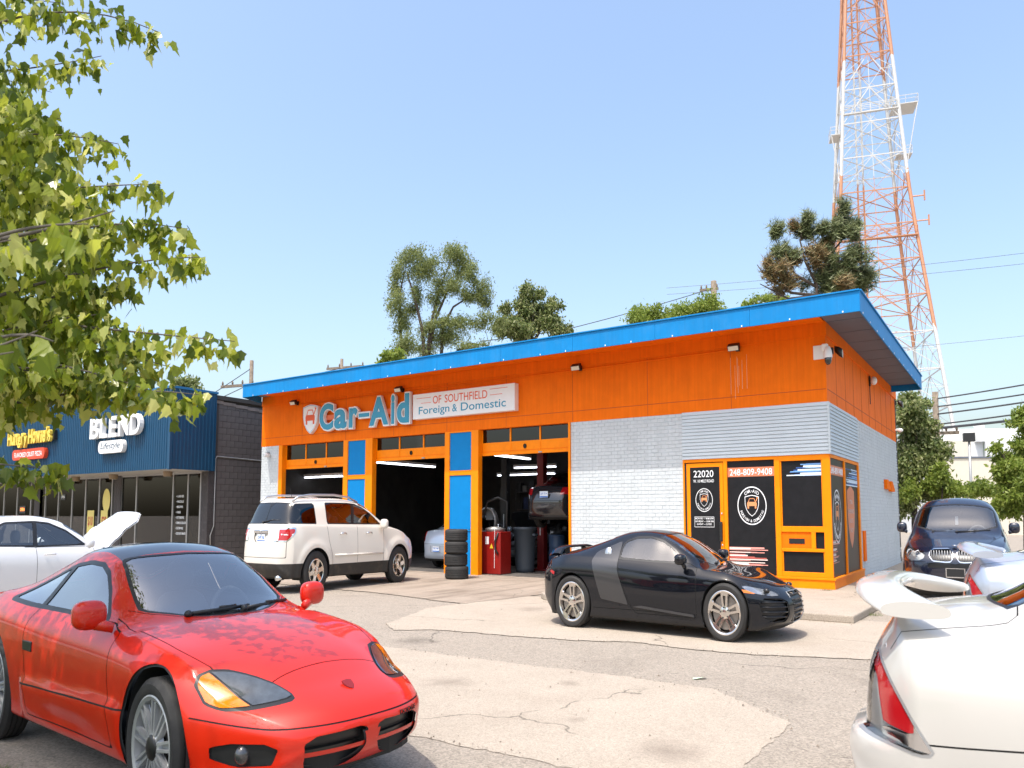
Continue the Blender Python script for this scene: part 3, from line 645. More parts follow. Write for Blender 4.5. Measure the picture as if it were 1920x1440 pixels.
box('arm', m_blackp, o, -0.2, 0.05, -0.05, -0.012, 0.06, 0.09); MB().lathe([(0, 0.05), (0.06, 0.04), (0.06, -0.2), (0, -0.2)], 12, 'y', (0.05, -0.06, 0.0)).build('body', m_white, o, True)
o = site('bullet_camera', 'small white camera below the spot light at the rear of the side wall', 'camera', 0.0, 12.2, 3.85)
box('arm', m_white, o, 0.001, 0.12, -0.03, 0.03, -0.02, 0.02); MB().ell((0.16, 0.0, -0.02), (0.10, 0.07, 0.06)).build('body', m_white, o, True)

# ---------------------------------------------------------------- garage contents
def tubes(x, y, z, L, label, rot=0.0, n=2):
    o = site('tube_light', label, 'light', x, y, z, rot, 'fluorescent lights in the garage')
    box('housing', m_white, o, -L/2, L/2, -0.08, 0.08, 0.03, 0.10)
    for k in range(n):
        yy = (k-(n-1)/2)*0.09
        MB().tube([(-L/2+0.03, yy, 0.0), (L/2-0.03, yy, 0.0)], 0.019, 8).build('tube', m_tube, o, True)
tubes(-20.1, 2.0, 2.62, 2.3, 'twin fluorescent tube light in the left bay', 0.0); tubes(-16.2, 2.8, 2.92, 3.4, 'fluorescent light running back into the middle bay', pi/2)
tubes(-13.2, 7.5, 2.95, 2.0, 'fluorescent light deep inside the middle bay', 0.1); tubes(-11.0, 2.6, 2.97, 2.2, 'slanting fluorescent light just inside the right bay', pi/2)
tubes(-15.3, 10.0, 2.85, 3.2, 'long fluorescent light on the back wall of the right bay', 0.0); tubes(-10.6, 9.6, 3.05, 2.0, 'fluorescent light behind the raised black saloon', 0.0)
m_liftred = mat('lift_red', (0.20, 0.012, 0.012), 0.4, var=0.2); m_liftblue = mat('lift_blue', (0.03, 0.06, 0.13), 0.5)
def liftpost(x, y, m, label):
    o = site('lift_post', label, 'car lift', x, y, 0.016)
    box('column', m, o, -0.13, 0.13, -0.10, 0.16, 0.0, 3.6, bevel=0.01); box('foot_plate', m, o, -0.35, 0.35, -0.3, 0.4, 0.0, 0.03); box('carriage', m, o, -0.15, 0.15, -0.13, -0.101, 1.5, 2.2)
    box('height_strip', m_white, o, -0.02, 0.02, -0.104, -0.1005, 0.9, 1.45)
liftpost(-10.0, 2.9, m_liftred, 'dark red two-post lift column in the right bay'); liftpost(-8.5, 6.4, m_liftblue, 'dark blue two-post lift column behind the raised saloon')
liftpost(-13.0, 5.0, mat('lift_black', (0.02, 0.02, 0.022), 0.5), 'black lift column inside the middle bay')
m_cab = mat('red_cabinet_paint', (0.27, 0.010, 0.007), 0.4, var=0.12, vscale=3, dirt=0.3, dcol=(0.08, 0.01, 0.01))
o = site('tyre_changer', 'red tyre machine cabinet just inside the right bay', 'machine', -10.45, 0.75, 0.016)
box('cabinet', m_cab, o, -0.42, 0.42, -0.3, 0.3, 0.0, 1.02, bevel=0.02); MB().lathe([(0, 1.0), (0.3, 1.02), (0.34, 1.1), (0.1, 1.14), (0, 1.14)], 20).build('turntable', m_steel, o, True)
MB().tube([(0.3, 0.2, 1.0), (0.32, 0.22, 1.75), (0.1, 0.0, 1.85), (-0.25, -0.1, 1.75), (-0.36, -0.15, 1.35)], 0.035, 8).build('swing_arm', m_blackp, o, True)
box('notice', m_print, o, -0.18, -0.04, -0.306, -0.3005, 0.72, 0.90)
MB().prism([(0.0, 0.62), (0.13, 0.62), (0.065, 0.74)], lambda u, v, w: (u, w, v), -0.306, -0.3005).build('warning_sign', mat('yellow_print', (0.75, 0.52, 0.03), 0.5), o)
MB().tube([(0.34, -0.31, 1.0), (0.24, -0.34, 0.8), (0.24, -0.34, 0.6), (0.34, -0.33, 0.5)], 0.03, 8).build('hose', m_blackp, o, True); MB().tube([(0.2, -0.315, 1.1), (0.19, -0.315, 0.15)], 0.008, 6).build('air_line', m_print, o)
o = site('waste_bin', 'grey plastic waste bin behind the red tyre machine', 'bin', -10.05, 1.9, 0.016)
MB().lathe([(0.0, 0.0), (0.30, 0.0), (0.32, 0.1), (0.37, 1.05), (0.41, 1.06), (0.41, 1.12), (0.36, 1.12), (0.34, 1.0), (0.0, 0.6)], 20).build('body', mat('bin_grey', (0.065, 0.08, 0.098), 0.5), o, True)
box('handle', MATS['bin_grey'], o, 0.36, 0.47, -0.1, 0.1, 0.9, 0.96, bevel=0.01)
o = site('work_bench', 'dark tool bench along the back wall of the middle bay', 'bench', -13.6, 11.2, 0.016)
box('top', m_steel, o, -1.6, 1.6, -0.4, 0.4, 0.9, 0.96); box('cabinet', m_dark, o, -1.5, 1.5, -0.35, 0.35, 0.0, 0.899); box('shelf', mat('yellow_shelf', (0.35, 0.20, 0.03), 0.6), o, -1.2, 1.2, 0.2, 0.4, 1.6, 1.66)
for i, (dx, h, c) in enumerate(((-1.2, .3, (0.3, 0.05, 0.03)), (-0.5, .22, (0.05, 0.1, 0.3)), (0.1, .35, (0.3, 0.3, 0.28)), (0.8, .25, (0.3, 0.22, 0.03)))):
    q = site('fluid_can', ['red', 'blue', 'pale grey', 'yellow'][i]+' fluid can on the tool bench in the middle bay', 'can', -13.6+dx, 11.1, 0.976)
    MB().lathe([(0, 0), (0.1, 0), (0.1, h*0.75), (0.04, h*0.9), (0.04, h), (0, h)], 12).build('can_body', mat('can%d' % i, c, 0.4), q, True)

def rack(x, y, label, seed, rot=0.0):
    r = random.Random(seed); o = site('shelf_rack', label, 'shelf', x, y, 0.016, rot, 'shelf racks in the garage')
    for dx in (-.9, .9):
        for dy in (-.2, .2): box('post', m_dark, o, dx-.02, dx+.02, dy-.02, dy+.02, 0, 2.4)
    for z in (.3, .95, 1.6, 2.25):
        sh_ = box('shelf', m_dark, o, -.92, .92, -.22, .22, z, z+.03)
        q = -.85
        while q < .7:
            w = r.uniform(.12, .35); h = r.uniform(.15, .45); c = r.choice([(.10, .02, .015), (.02, .03, .08), (.12, .11, .10), (.14, .09, .02), (.02, .02, .02), (.08, .05, .03)])
            box('carton', mat('carton_%d_%d' % (int(c[0]*1000), int(c[2]*1000)), c, .7), sh_, q, q+w, -.18, .15, z+.031, z+.031+h); q += w+r.uniform(.02, .15)
rack(-15.9, 11.6, 'shelf rack of cartons behind the silver saloon', 2); rack(-9.6, 11.7, 'shelf rack of cartons behind the lift', 4)
o = site('oil_drum', 'blue oil drum beneath the raised black saloon', 'drum', -9.45, 3.0, .016)
MB().lathe([(0, 0), (.28, 0), (.29, .03), (.28, .06), (.28, .30), (.29, .32), (.28, .34), (.28, .60), (.29, .62), (.28, .64), (.28, .88), (.29, .92), (.26, .90), (0, .90)], 24).build('barrel', mat('drum_blue', (.05, .10, .20), .4), o, True)
o = site('trolley_jack', 'yellow trolley jack on the floor beside the red lift column', 'jack', -10.35, 2.3, .016)
box('frame', mat('jack_yellow', (.50, .33, .03), .5), o, -.15, .15, -.3, .3, .05, .16, bevel=.02); MB().tube([(0, .2, .15), (0, .45, .9)], .02, 8).build('handle', m_steel, o, True)
for dx in (-.15, .15): MB().lathe([(0, -.02), (.05, -.02), (.05, .02), (0, .02)], 12, 'x', (dx, -.2, .05)).build('wheel', m_blackp, o, True)
o = site('wall_hose', 'black hose coil hanging in the left bay', 'hose', -19.9, 4.2, 2.05)
MB().tube([(.32*cos(a), .02*sin(3*a), .32*sin(a)) for a in np.linspace(0, 12.56, 40)], .02, 6).build('coil', m_blackp, o, True)
box('hook_rail', m_steel, o, -.3, .3, .02, .06, .28, .34)
o = site('balancer', 'dark wheel balancer with round hood behind the red tyre machine', 'machine', -11.15, 1.3, .016)
box('cabinet', m_blackp, o, -.35, .35, -.3, .3, 0, .95, bevel=.02); MB().lathe([(.34, -.1), (.37, -.1), (.37, .1), (.34, .1)], 28, 'y', (0, 0, 1.25), closed=True).build('hood', m_steel, o, True); box('display', mat('screen_grey', (.2, .22, .24), .3), o, -.15, .15, .1, .16, 1.3, 1.6)

# ---------------------------------------------------------------- shop next door
m_navy = mat('navy_ribbed_metal', (0.004, 0.060, 0.135), 0.45, runs=0.2, var=0.08, vscale=2, bump=0.05)
m_cmu = mat('charcoal_block', (0.135, 0.118, 0.113), 0.85, runs=0.25, var=0.25, vscale=1.2, bump=0.5, bscale=60)
m_dkbrick = mat('charcoal_brick', (0.07, 0.062, 0.062), 0.8, var=0.2, vscale=3, bump=0.3)
m_cmort = mat('charcoal_mortar', (0.06, 0.053, 0.052), 0.9)
m_alum = mat('aluminium_frame', (0.42, 0.41, 0.40), 0.4, metal=0.6)
SX, SYF = -23.85, -2.55          # canopy corner
sh = site('retail_shop', 'low shop building with navy ribbed canopy and charcoal block side wall', 'shop')
CW = SX+0.0; X0 = -46.0; YW = -0.75; ZB, ZT = 2.80, 5.22
# ribbed canopy: front and right end
def ribbed(fn, u0, u1, z0, z1, pitch=0.16):
    q = MB(); u = u0; pts = []
    while u < u1-0.01:
        e = min(u+pitch, u1); w = e-u
        pts += [(u, 0), (u+w*0.62, 0), (u+w*0.70, 0.028), (u+w*0.92, 0.028)]; u = e
    pts.append((u1, 0)); n = len(pts)
    vs = [fn(a, b, z0) for a, b in pts]+[fn(a, b, z1) for a, b in pts]
    q.add(vs, [(i, i+1, n+i+1, n+i) for i in range(n-1)]); return q
ribbed(lambda u, w, z: (u, SYF-w, z), X0, SX, ZB, ZT).build('canopy_face', m_navy, sh)
ribbed(lambda u, w, z: (SX+w, u, z), SYF, -0.55, ZB, ZT).build('canopy_end', m_navy, sh)
box('canopy_corner_trim', m_navy, sh, SX-0.08, SX+0.035, SYF-0.035, SYF+0.08, ZB-0.02, ZT+0.02)
box('canopy_coping', mat('navy_coping', (0.01, 0.13, 0.30), 0.4), sh, X0, SX+0.05, SYF-0.05, SYF+0.12, ZT, ZT+0.07); box('canopy_coping', MATS['navy_coping'], sh, SX-0.1, SX+0.05, SYF+0.122, -0.5, ZT, ZT+0.069)
box('canopy_soffit', mat('shop_soffit', (0.40, 0.38, 0.35), 0.7), sh, X0, SX-0.01, SYF+0.01, YW, ZB, ZB+0.06)
box('canopy_roof', m_dark, sh, X0, SX-0.02, SYF+0.02, 8.0, ZT-0.15, ZT-0.02)
# side wall of blocks
BX = SX-0.12
box('side_wall_core', m_cmort, sh, BX-0.3, BX-0.012, YW, 14, 0, 4.95)
r = random.Random(3); bm_ = {}
for row in range(25):
    z = row*0.2; yy = YW+0.4-(0.2 if row % 2 else 0)
    while yy < 9.0:
        a = max(yy, YW+0.4); b = yy+0.392
        if b-a > 0.05:
            key = round(b-a, 3)
            if key not in bm_:
                L = b-a; bm_[key] = MB().add([(-.012, 0, 0), (-.012, L, 0), (-.012, L, .192), (-.012, 0, .192), (0, .006, .006), (0, L-.006, .006), (0, L-.006, .186), (0, .006, .186)], [(4, 5, 6, 7), (0, 1, 5, 4), (1, 2, 6, 5), (2, 3, 7, 6), (3, 0, 4, 7)]).build('block', m_cmu, sh).data
                o = sh.children[-1]; o = [c for c in sh.children if c.data == bm_[key]][0]
            else:
                o = bpy.data.objects.new('block', bm_[key]); COL.objects.link(o); o.parent = sh
            o.location = (BX+r.uniform(-.003, .003), a, z)
        yy += 0.4
cop = MB()
for i in range(24): cop.box(BX-0.34, BX+0.03, YW+i*0.6, YW+i*0.6+0.592, 4.95-i*0.03, 5.05-i*0.03+r.uniform(-.004, .006))
cop.build('parapet_tiles', mat('coping_tile', (0.22, 0.18, 0.16), 0.8, var=0.25), sh)
bricks('corner_brick_face', sh, YW, YW+0.4, 0, ZB+0.05, lambda u, w, z: (BX-0.012+w, u, z), m_dkbrick, m_cmort, seed=9)
bricks('corner_brick_face', sh, BX-0.55, BX, 0, ZB, lambda u, w, z: (u, YW+0.012-w, z), m_dkbrick, m_cmort, seed=10)
MB().tube([(BX+0.03, YW+0.18, 0.3), (BX+0.03, YW+0.15, 0.8), (BX+0.03, YW+0.3, 1.1), (BX+0.03, YW+0.3, 3.2), (BX+0.03, YW+0.36, 3.27), (BX+0.03, 9, 3.1)], 0.022, 6).build('wall_conduit', m_steel, sh, True)
# storefront panes with mullions
g_shop = glass('shop_glass', (0.62, 0.62, 0.58), 0.65)
edges = [-24.45, -25.35, -26.45, -29.35, -30.65, -31.45, -32.6, -33.9, -35.2, -36.6, -38.0, -39.6, -41.2, -42.8, -44.4, -45.9]
for i, e in enumerate(edges): box('mullion', m_alum, sh, e-0.035, e+0.035, YW-0.03, YW+0.05, 0.12, ZB)
for i in range(len(edges)-1): box('window_pane', g_shop, sh, edges[i+1]+0.035, edges[i]-0.035, YW+0.005, YW+0.015, 0.15, ZB-0.06)
box('window_head', m_alum, sh, X0, -24.4, YW-0.035, YW+0.05, ZB-0.06, ZB-0.001); box('window_sill', m_alum, sh, X0, -24.4, YW-0.04, YW+0.05, 0.0, 0.15)
for x in (-30.9, -38.8): bricks('brick_pier_face', sh, x-0.3, x+0.3, 0, ZB, lambda u, w, z: (u, YW-0.06-w, z), m_dkbrick, m_cmort, seed=12)
# interior rooms
box('shop_floor', mat('shop_tile', (0.3, 0.28, 0.26), 0.6), sh, X0, BX-0.3, YW+0.1, 6, 0.0, 0.03)
box('party_wall', mat('shop_wall_grey', (0.30, 0.30, 0.28), 0.8), sh, -29.5, -29.3, YW+0.1, 6, 0.03, ZB); box('back_wall', mat('shop_wall_olive', (0.25, 0.25, 0.22), 0.8), sh, -29.3, BX-0.3, 5.8, 6, 0.03, ZB)
box('back_wall', mat('pizza_wall', (0.36, 0.22, 0.07), 0.8), sh, X0, -29.5, 3.3, 3.5, 0.03, ZB)
box('counter', mat('counter_dark', (0.12, 0.06, 0.03), 0.6), sh, -37, -31, 1.6, 2.2, 0.03, 1.05)
box('back_band', mat('green_band', (0.03, 0.06, 0.05), 0.6), sh, -29.3, BX-0.31, 5.70, 5.79, 2.1, ZB)
for x, lb in ((-25.6, 'above the window lettered with services'), (-29.9, 'under the big white letters'), (-33.3, 'above the yellow price posters'), (-36.4, 'under the middle of the red sign'), (-40.5, 'above the glowing orange sign')):
    o = site('canopy_light', 'round bronze canopy light '+lb, 'light', x, -1.55, ZB, 0, 'round lights under the shop canopy')
    MB().lathe([(0, -0.16), (0.17, -0.16), (0.19, -0.02), (0.19, -0.001)], 18).build('housing', mat('bronze_lamp', (0.25, 0.18, 0.11), 0.5), o, True); MB().lathe([(0, -0.165), (0.14, -0.165)], 18).build('lens', MATS['lamp_lens'], o)
def sgn(name, label, x, z): return site(name, label, 'sign', x, SYF-0.03, z)
o = sgn('letter_sign', 'large white raised letters reading BLEND on the navy canopy', 0, 0)
a0 = -29.6
for ch, w in (('B', 0.72), ('L', 0.62), ('E', 0.62), ('N', 0.78), ('D', 0.75)):
    vs, fs, _ = text_mesh(ch, w, 0.66, 0.18, 0.02)
    MB().add([(a0+x, -0.06+y, 3.90+z) for x, y, z in vs], fs).build('letter', m_white, o); a0 += w+0.12
o = sgn('pill_sign', 'white rounded sign reading Lifestyle under the big white letters', 0, 0)
pill = [(-28.75+0.2*cos(a), 3.60+0.2*sin(a)) for a in np.linspace(pi/2, 3*pi/2, 10)]+[(-27.15+0.2*cos(a), 3.60+0.2*sin(a)) for a in np.linspace(-pi/2, pi/2, 10)]
MB().prism(pill, lambda u, v, w: (u, w, v), -0.18, -0.01).build('panel', m_white, o); text('lettering', 'Lifestyle', mat('navy_print', (0.01, 0.05, 0.10), 0.5), o, -28.75, -0.183, 3.48, 1.55, 0.26, 0.003, 0, 0, 0.25)
o = sgn('letter_sign', 'yellow raised letters of the pizza shop on the navy canopy', 0, 0)
box('raceway', m_blackp, o, -37.6, -33.0, -0.16, -0.02, 4.05, 4.38)
a0 = -37.5
for ch, w in zip('HungryHowie’s', (.38, .32, .32, .32, .26, .32, .42, .32, .42, .15, .3, .12, .28)):
    h = 0.52 if ch in 'H' else 0.42
    vs, fs, _ = text_mesh(ch, w, h if ch != '’' else 0.18, 0.12, 0.03)
    MB().add([(a0+x, -0.165+y, (3.98 if ch != '’' else 4.35)-(0.12 if ch in 'gy' else 0)+z) for x, y, z in vs], fs).build('letter', mat('yellow_letter', (0.75, 0.55, 0.08), 0.4), o); a0 += w+0.03+(0.1 if ch == 'y' else 0)
o = sgn('pill_sign', 'red rounded sign reading flavored crust pizza under the yellow letters', 0, 0)
pill = [(-36.95+0.19*cos(a), 3.62+0.19*sin(a)) for a in np.linspace(pi/2, 3*pi/2, 10)]+[(-34.0+0.19*cos(a), 3.62+0.19*sin(a)) for a in np.linspace(-pi/2, pi/2, 10)]
MB().prism(pill, lambda u, v, w: (u, w, v), -0.18, -0.01).build('panel', mat('pizza_red', (0.62, 0.06, 0.02), 0.45), o)
text('lettering', 'FLAVORED CRUST PIZZA', m_print, o, -36.9, -0.183, 3.53, 2.85, 0.17, 0.003, 0.01)
# window bills and lettering in the shop
def bill(x, z, w, h, m, label, txt=None, tm=None):
    o = site('window_poster', label, 'poster', x, YW-0.012, z)
    box('sheet', m, o, 0, w, -0.004, 0.0, 0, h)
    if txt: text('lettering', txt, tm, o, w*0.15, -0.0055, h*0.3, w*0.7, h*0.45, 0.002, 0.02)
m_yel = mat('poster_yellow', (0.75, 0.62, 0.18), 0.6); m_pr = mat('poster_red', (0.45, 0.03, 0.02), 0.6)
bill(-33.65, 0.75, 0.62, 0.85, m_yel, 'yellow price poster left of the round yellow sticker', '$10', m_pr); bill(-32.4, 0.75, 0.62, 0.85, m_yel, 'yellow price poster below the round yellow sticker', '$20', m_pr)
bill(-36.4, 2.0, 0.5, 0.22, m_blackp, 'small dark OPEN sign in the pizza shop window', 'OPEN', m_print)
bill(-40.9, 1.5, 0.7, 0.3, m_blackp, 'glowing orange OPEN sign in the shop window', 'OPEN', mat('neon_orange', (0.8, 0.2, 0.05), 0.5, emit=((1, 0.25, 0.05), 1.5)))
o = site('window_poster', 'round yellow sticker in the pizza shop window', 'poster', -31.95, YW-0.012, 1.95)
MB().lathe([(0, 0), (0.42, 0)], 24, 'y').xf(lambda a, b, c: (a*0.8, b, c*1.0)).build('disc', m_yel, o)
o = site('window_lettering', 'white list of services lettered on the shop window', 'lettering', 0, YW-0.004, 0)
for i, w in enumerate((.55, .55, .5, .35, .6, .75, .55, .75)): text('line', ['• LASHES', '• FACIALS', '• BROWS', '• HAIR', '• EXTENSIONS', '• CHEMICAL RELAXER', '• CUSTOM WIGS', '• CROCHET BRAIDS'][i], m_print, o, -26.2, 0, 2.0-i*0.17, w, 0.075, 0.003, 0.01)
# ---------------------------------------------------------------- vehicles: lofted bodies cut into panels
def pchip(keys):
    k = sorted(keys); X = np.array([a for a, _ in k], float); Y = np.array([b for _, b in k], float)
    if len(X) == 1: return lambda q: np.full_like(np.asarray(q, float), Y[0])
    h = np.diff(X); d = np.diff(Y)/h; m = np.zeros_like(X)
    m[0], m[-1] = d[0], d[-1]
    for i in range(1, len(X)-1):
        if d[i-1]*d[i] > 0:
            w1, w2 = 2*h[i]+h[i-1], h[i]+2*h[i-1]; m[i] = (w1+w2)/(w1/d[i-1]+w2/d[i])
    def f(q):
        q = np.clip(np.asarray(q, float), X[0], X[-1]); i = np.clip(np.searchsorted(X, q)-1, 0, len(X)-2)
        t = (q-X[i])/h[i]; t2, t3 = t*t, t*t*t
        return (2*t3-3*t2+1)*Y[i]+(t3-2*t2+t)*h[i]*m[i]+(-2*t3+3*t2)*Y[i+1]+(t3-t2)*h[i]*m[i+1]
    return f
def bspline(n, M):
    kn = [0, 0]+list(range(0, n-1))+[n-2, n-2]      # clamped quadratic
    kn = np.array(kn, float); T = np.linspace(0, n-2-1e-9, M)
    B = np.zeros((M, n))
    for r_, t in enumerate(T):
        N = [1.0 if kn[i] <= t < kn[i+1] else 0.0 for i in range(len(kn)-1)]
        for p in (1, 2):
            N = [(((t-kn[i])/(kn[i+p]-kn[i])*N[i]) if kn[i+p] > kn[i] else 0)+(((kn[i+p+1]-t)/(kn[i+p+1]-kn[i+1])*N[i+1]) if kn[i+p+1] > kn[i+1] else 0) for i in range(len(N)-1)]
        B[r_] = N[:n]
    return B
def psdf(P, poly):                    # signed distance to polygon, negative inside
    P = np.asarray(P); poly = np.asarray(poly, float); d = np.full(len(P), 1e9); ins = np.zeros(len(P), bool)
    n = len(poly)
    for i in range(n):
        a, b = poly[i], poly[(i+1) % n]; e = b-a; w = P-a
        t = np.clip((w@e)/(e@e+1e-12), 0, 1); q = w-t[:, None]*e
        d = np.minimum(d, np.einsum('ij,ij->i', q, q))
        c = ((a[1] <= P[:, 1]) & (b[1] > P[:, 1])) | ((b[1] <= P[:, 1]) & (a[1] > P[:, 1]))
        with np.errstate(divide='ignore', invalid='ignore'):
            xx = a[0]+(P[:, 1]-a[1])/(b[1]-a[1])*(b[0]-a[0])
        ins ^= c & (P[:, 0] < xx)
    d = np.sqrt(d); return np.where(ins, -d, d)
class Body:
    def __init__(s, k, ns=84, mh=46, nc=15):
        s.k = k; L = k['L']; C = {n: pchip(k[n]) for n in ('zf', 'ys', 'yw', 'zw', 'yb', 'zb', 'yr', 'zr', 'zc')}; s.C = C
        u0, u1 = k['uf'], L-k['ur']; us = np.linspace(u0, u1, ns); B = bspline(12, mh)
        ff, rf = pchip(k['front']), pchip(k['rear']); W = k['W']; sq = k.get('sq', 2.4)
        fs_, rs_ = k.get('fsweep', 0.30), k.get('rsweep', 0.18)
        xf = lambda y, z: ff(z)+fs_*(np.abs(y)/W)**sq
        xr = lambda y, z: L-rf(z)-rs_*(np.abs(y)/W)**sq
        rings = []
        for u in us:
            g = {n: float(C[n](u)) for n in C}
            zs = g['zf']+0.11; cr = k.get('crown', 0.85)
            ctrl = np.array([(0, g['zf']), (g['ys']-.15, g['zf']), (g['ys']-0.01, g['zf']+0.005), (g['ys'], zs), ((g['ys']+g['yw'])/2+.012, (zs+g['zw'])/2), (g['yw'], g['zw']), (g['yw']*0.985, g['zw']+(g['zb']-g['zw'])*0.55), (g['yb']+0.012, g['zb']-0.005), (g['yb']-0.02, g['zb']+0.02*(g['zr'] > g['zb']+.03)),
                             (g['yr'], g['zr']), (g['yr']*0.6, g['zr']+(g['zc']-g['zr'])*cr), (0, g['zc'])])
            h = B@ctrl
            ring = np.vstack([h, (h*[-1, 1])[::-1][1:-1]])
            w1 = max(0, 1-(u-u0)/0.75)**1.5; w2 = max(0, 1-(u1-u)/0.6)**1.5
            uu = u+w1*fs_*(np.abs(ring[:, 0])/W)**sq-w2*rs_*(np.abs(ring[:, 0])/W)**sq
            rings.append(np.column_stack([uu, ring]))
        def cap(r0, fn, zc):
            out = []
            for t in np.linspace(0, 1, nc)[1:]:
                tt = t**0.9; y = r0[:, 1]*(1-0.5*tt); z = zc+(r0[:, 2]-zc)*(1-tt)
                e = (1-t)**k.get('capp', 3.2)
                u = fn(y, z)+(r0[:, 0]-fn(r0[:, 1], r0[:, 2]))*e
                out.append(np.column_stack([u, y, z]))
            return out
        F = cap(rings[0], xf, k['zcf']); R = cap(rings[-1], xr, k['zcr'])
        rings = F[::-1]+rings+R; m = len(rings[0]); s.V = np.vstack(rings)
        s.F = []
        for i in range(len(rings)-1):
            for j in range(m): s.F.append((i*m+j, i*m+(j+1) % m, (i+1)*m+(j+1) % m, (i+1)*m+j))
        if k.get('warp'): s.V = k['warp'](s.V)
        s.normals(); ctr = s.V.mean(0)
        if np.einsum('ij,ij->i', s.N, s.V-ctr).mean() < 0: s.F = [f[::-1] for f in s.F]; s.N = -s.N
        s.T = ['body']*len(s.F)
    def normals(s):
        A = np.array(s.F); P = s.V
        n = np.cross(P[A[:, 2]]-P[A[:, 0]], P[A[:, 3]]-P[A[:, 1]]); s.N = np.zeros_like(P)
        for j in range(4): np.add.at(s.N, A[:, j], n)
        s.N /= np.maximum(np.linalg.norm(s.N, axis=1), 1e-12)[:, None]
    def cut(s, tag_, fn, where=None, src=('body',), iso=0.0):
        d = fn(s.V)-iso; d = np.where(np.abs(d) < 1e-6, -1e-6, d)
        ok = np.ones(len(s.V), bool) if where is None else where(s.V, s.N)
        nF, nT, ne = [], [], {}; nv, nn = [], []; base = len(s.V); neg = d < 0
        for f, t in zip(s.F, s.T):
            if t not in src: nF.append(f); nT.append(t); continue
            sg = [neg[i] for i in f]
            if not any(sg) or not all(ok[i] for i in f): nF.append(f); nT.append(t); continue
            if all(sg): nF.append(f); nT.append(tag_); continue
            ins, outs = [], []
            for a, b in zip(f, f[1:]+f[:1]):
                (ins if neg[a] else outs).append(a)
                if neg[a] != neg[b]:
                    key = (a, b) if a < b else (b, a)
                    if key not in ne:
                        q = d[a]/(d[a]-d[b]); ne[key] = base+len(nv)
                        nv.append(s.V[a]+(s.V[b]-s.V[a])*q); w = s.N[a]+(s.N[b]-s.N[a])*q; nn.append(w/max(np.linalg.norm(w), 1e-9))
                    ins.append(ne[key]); outs.append(ne[key])
            if len(ins) > 2: nF.append(tuple(ins)); nT.append(tag_)
            if len(outs) > 2: nF.append(tuple(outs)); nT.append(t)
        s.F, s.T = nF, nT
        if nv: s.V = np.vstack([s.V, nv]); s.N = np.vstack([s.N, nn])
    def gap(s, fn, w=0.004, where=None, src='body', tag_='gap'):
        s.cut('_g', fn, where, (src,), w); s.cut(src, fn, where, ('_g',), -w)
        s.T = [tag_ if t == '_g' else t for t in s.T]
    def mesh(s, tags, off=0.0, flip=False, side=0, pick=None):
        fs = [f for f, t in zip(s.F, s.T) if t in tags]
        if side: fs = [f for f in fs if s.V[list(f), 1].mean()*side > 0]
        if pick: fs = [f for f in fs if pick(s.V[list(f)].mean(0))]
        idx = sorted({i for f in fs for i in f}); mp = {v: i for i, v in enumerate(idx)}
        V_ = s.V[idx]+s.N[idx]*off; N_ = s.N[idx]
        fo = s.k['fo']
        vs = [(fo-p[0], -p[1], p[2]) for p in V_]; ns = [(-n[0], -n[1], n[2]) for n in N_]
        fs = [tuple(mp[i] for i in (f[::-1] if flip else f)) for f in fs]
        return vs, [tuple(-c for c in n) for n in ns] if flip else ns, fs
    def surf(s, y, z):
        d = (np.abs(s.V[:, 1])-y)**2+(s.V[:, 2]-z)**2+(s.N[:, 0] > -.05)*9; return float(s.V[np.argmin(d), 0])
    def part(s, name, tags, m, parent, off=0.0, flip=False, side=0, pick=None):
        vs, ns, fs = s.mesh(tags if isinstance(tags, (tuple, list)) else (tags,), off, flip, side, pick)
        if not fs: return None
        me = bpy.data.meshes.new(name); me.from_pydata(vs, [], fs)
        me.polygons.foreach_set('use_smooth', [True]*len(me.polygons)); me.update()
        me.normals_split_custom_set_from_vertices(ns)
        me.materials.append(m); o = bpy.data.objects.new(name, me); COL.objects.link(o); o.parent = parent
        return o
def split_part(b, name, tags, m, parent, off=0.0):
    fs = [f for f, t in zip(b.F, b.T) if t in tags]; up = {}
    def find(i):
        while up.setdefault(i, i) != i: up[i] = up[up[i]]; i = up[i]
        return i
    for f in fs:
        for j in f[1:]: up[find(j)] = find(f[0])
    roots = {}
    for f in fs: roots.setdefault(find(f[0]), []).append(f)
    for k_, lst in roots.items():
        b.F += lst; b.T += ['_c']*len(lst); b.part(name, '_c', m, parent, off); n = len(lst); del b.F[-n:]; del b.T[-n:]
# fields
def uz(poly, r=0.0): return lambda P: psdf(P[:, [0, 2]], poly)-r
def yz(poly, r=0.0): return lambda P: psdf(np.column_stack([np.abs(P[:, 1]), P[:, 2]]), poly)-r
def uy(poly, r=0.0): return lambda P: psdf(np.column_stack([P[:, 0], np.abs(P[:, 1])]), poly)-r
def side_w(a=0.3, lo=0.25): return lambda V_, N: (np.abs(N[:, 1]) > a) & (np.abs(V_[:, 1]) > lo)
def front_w(um, a=-0.1): return lambda V_, N: (V_[:, 0] < um) & (N[:, 0] < a)
def rear_w(um, a=0.1): return lambda V_, N: (V_[:, 0] > um) & (N[:, 0] > a)
def top_w(a=0.2): return lambda V_, N: N[:, 2] > a

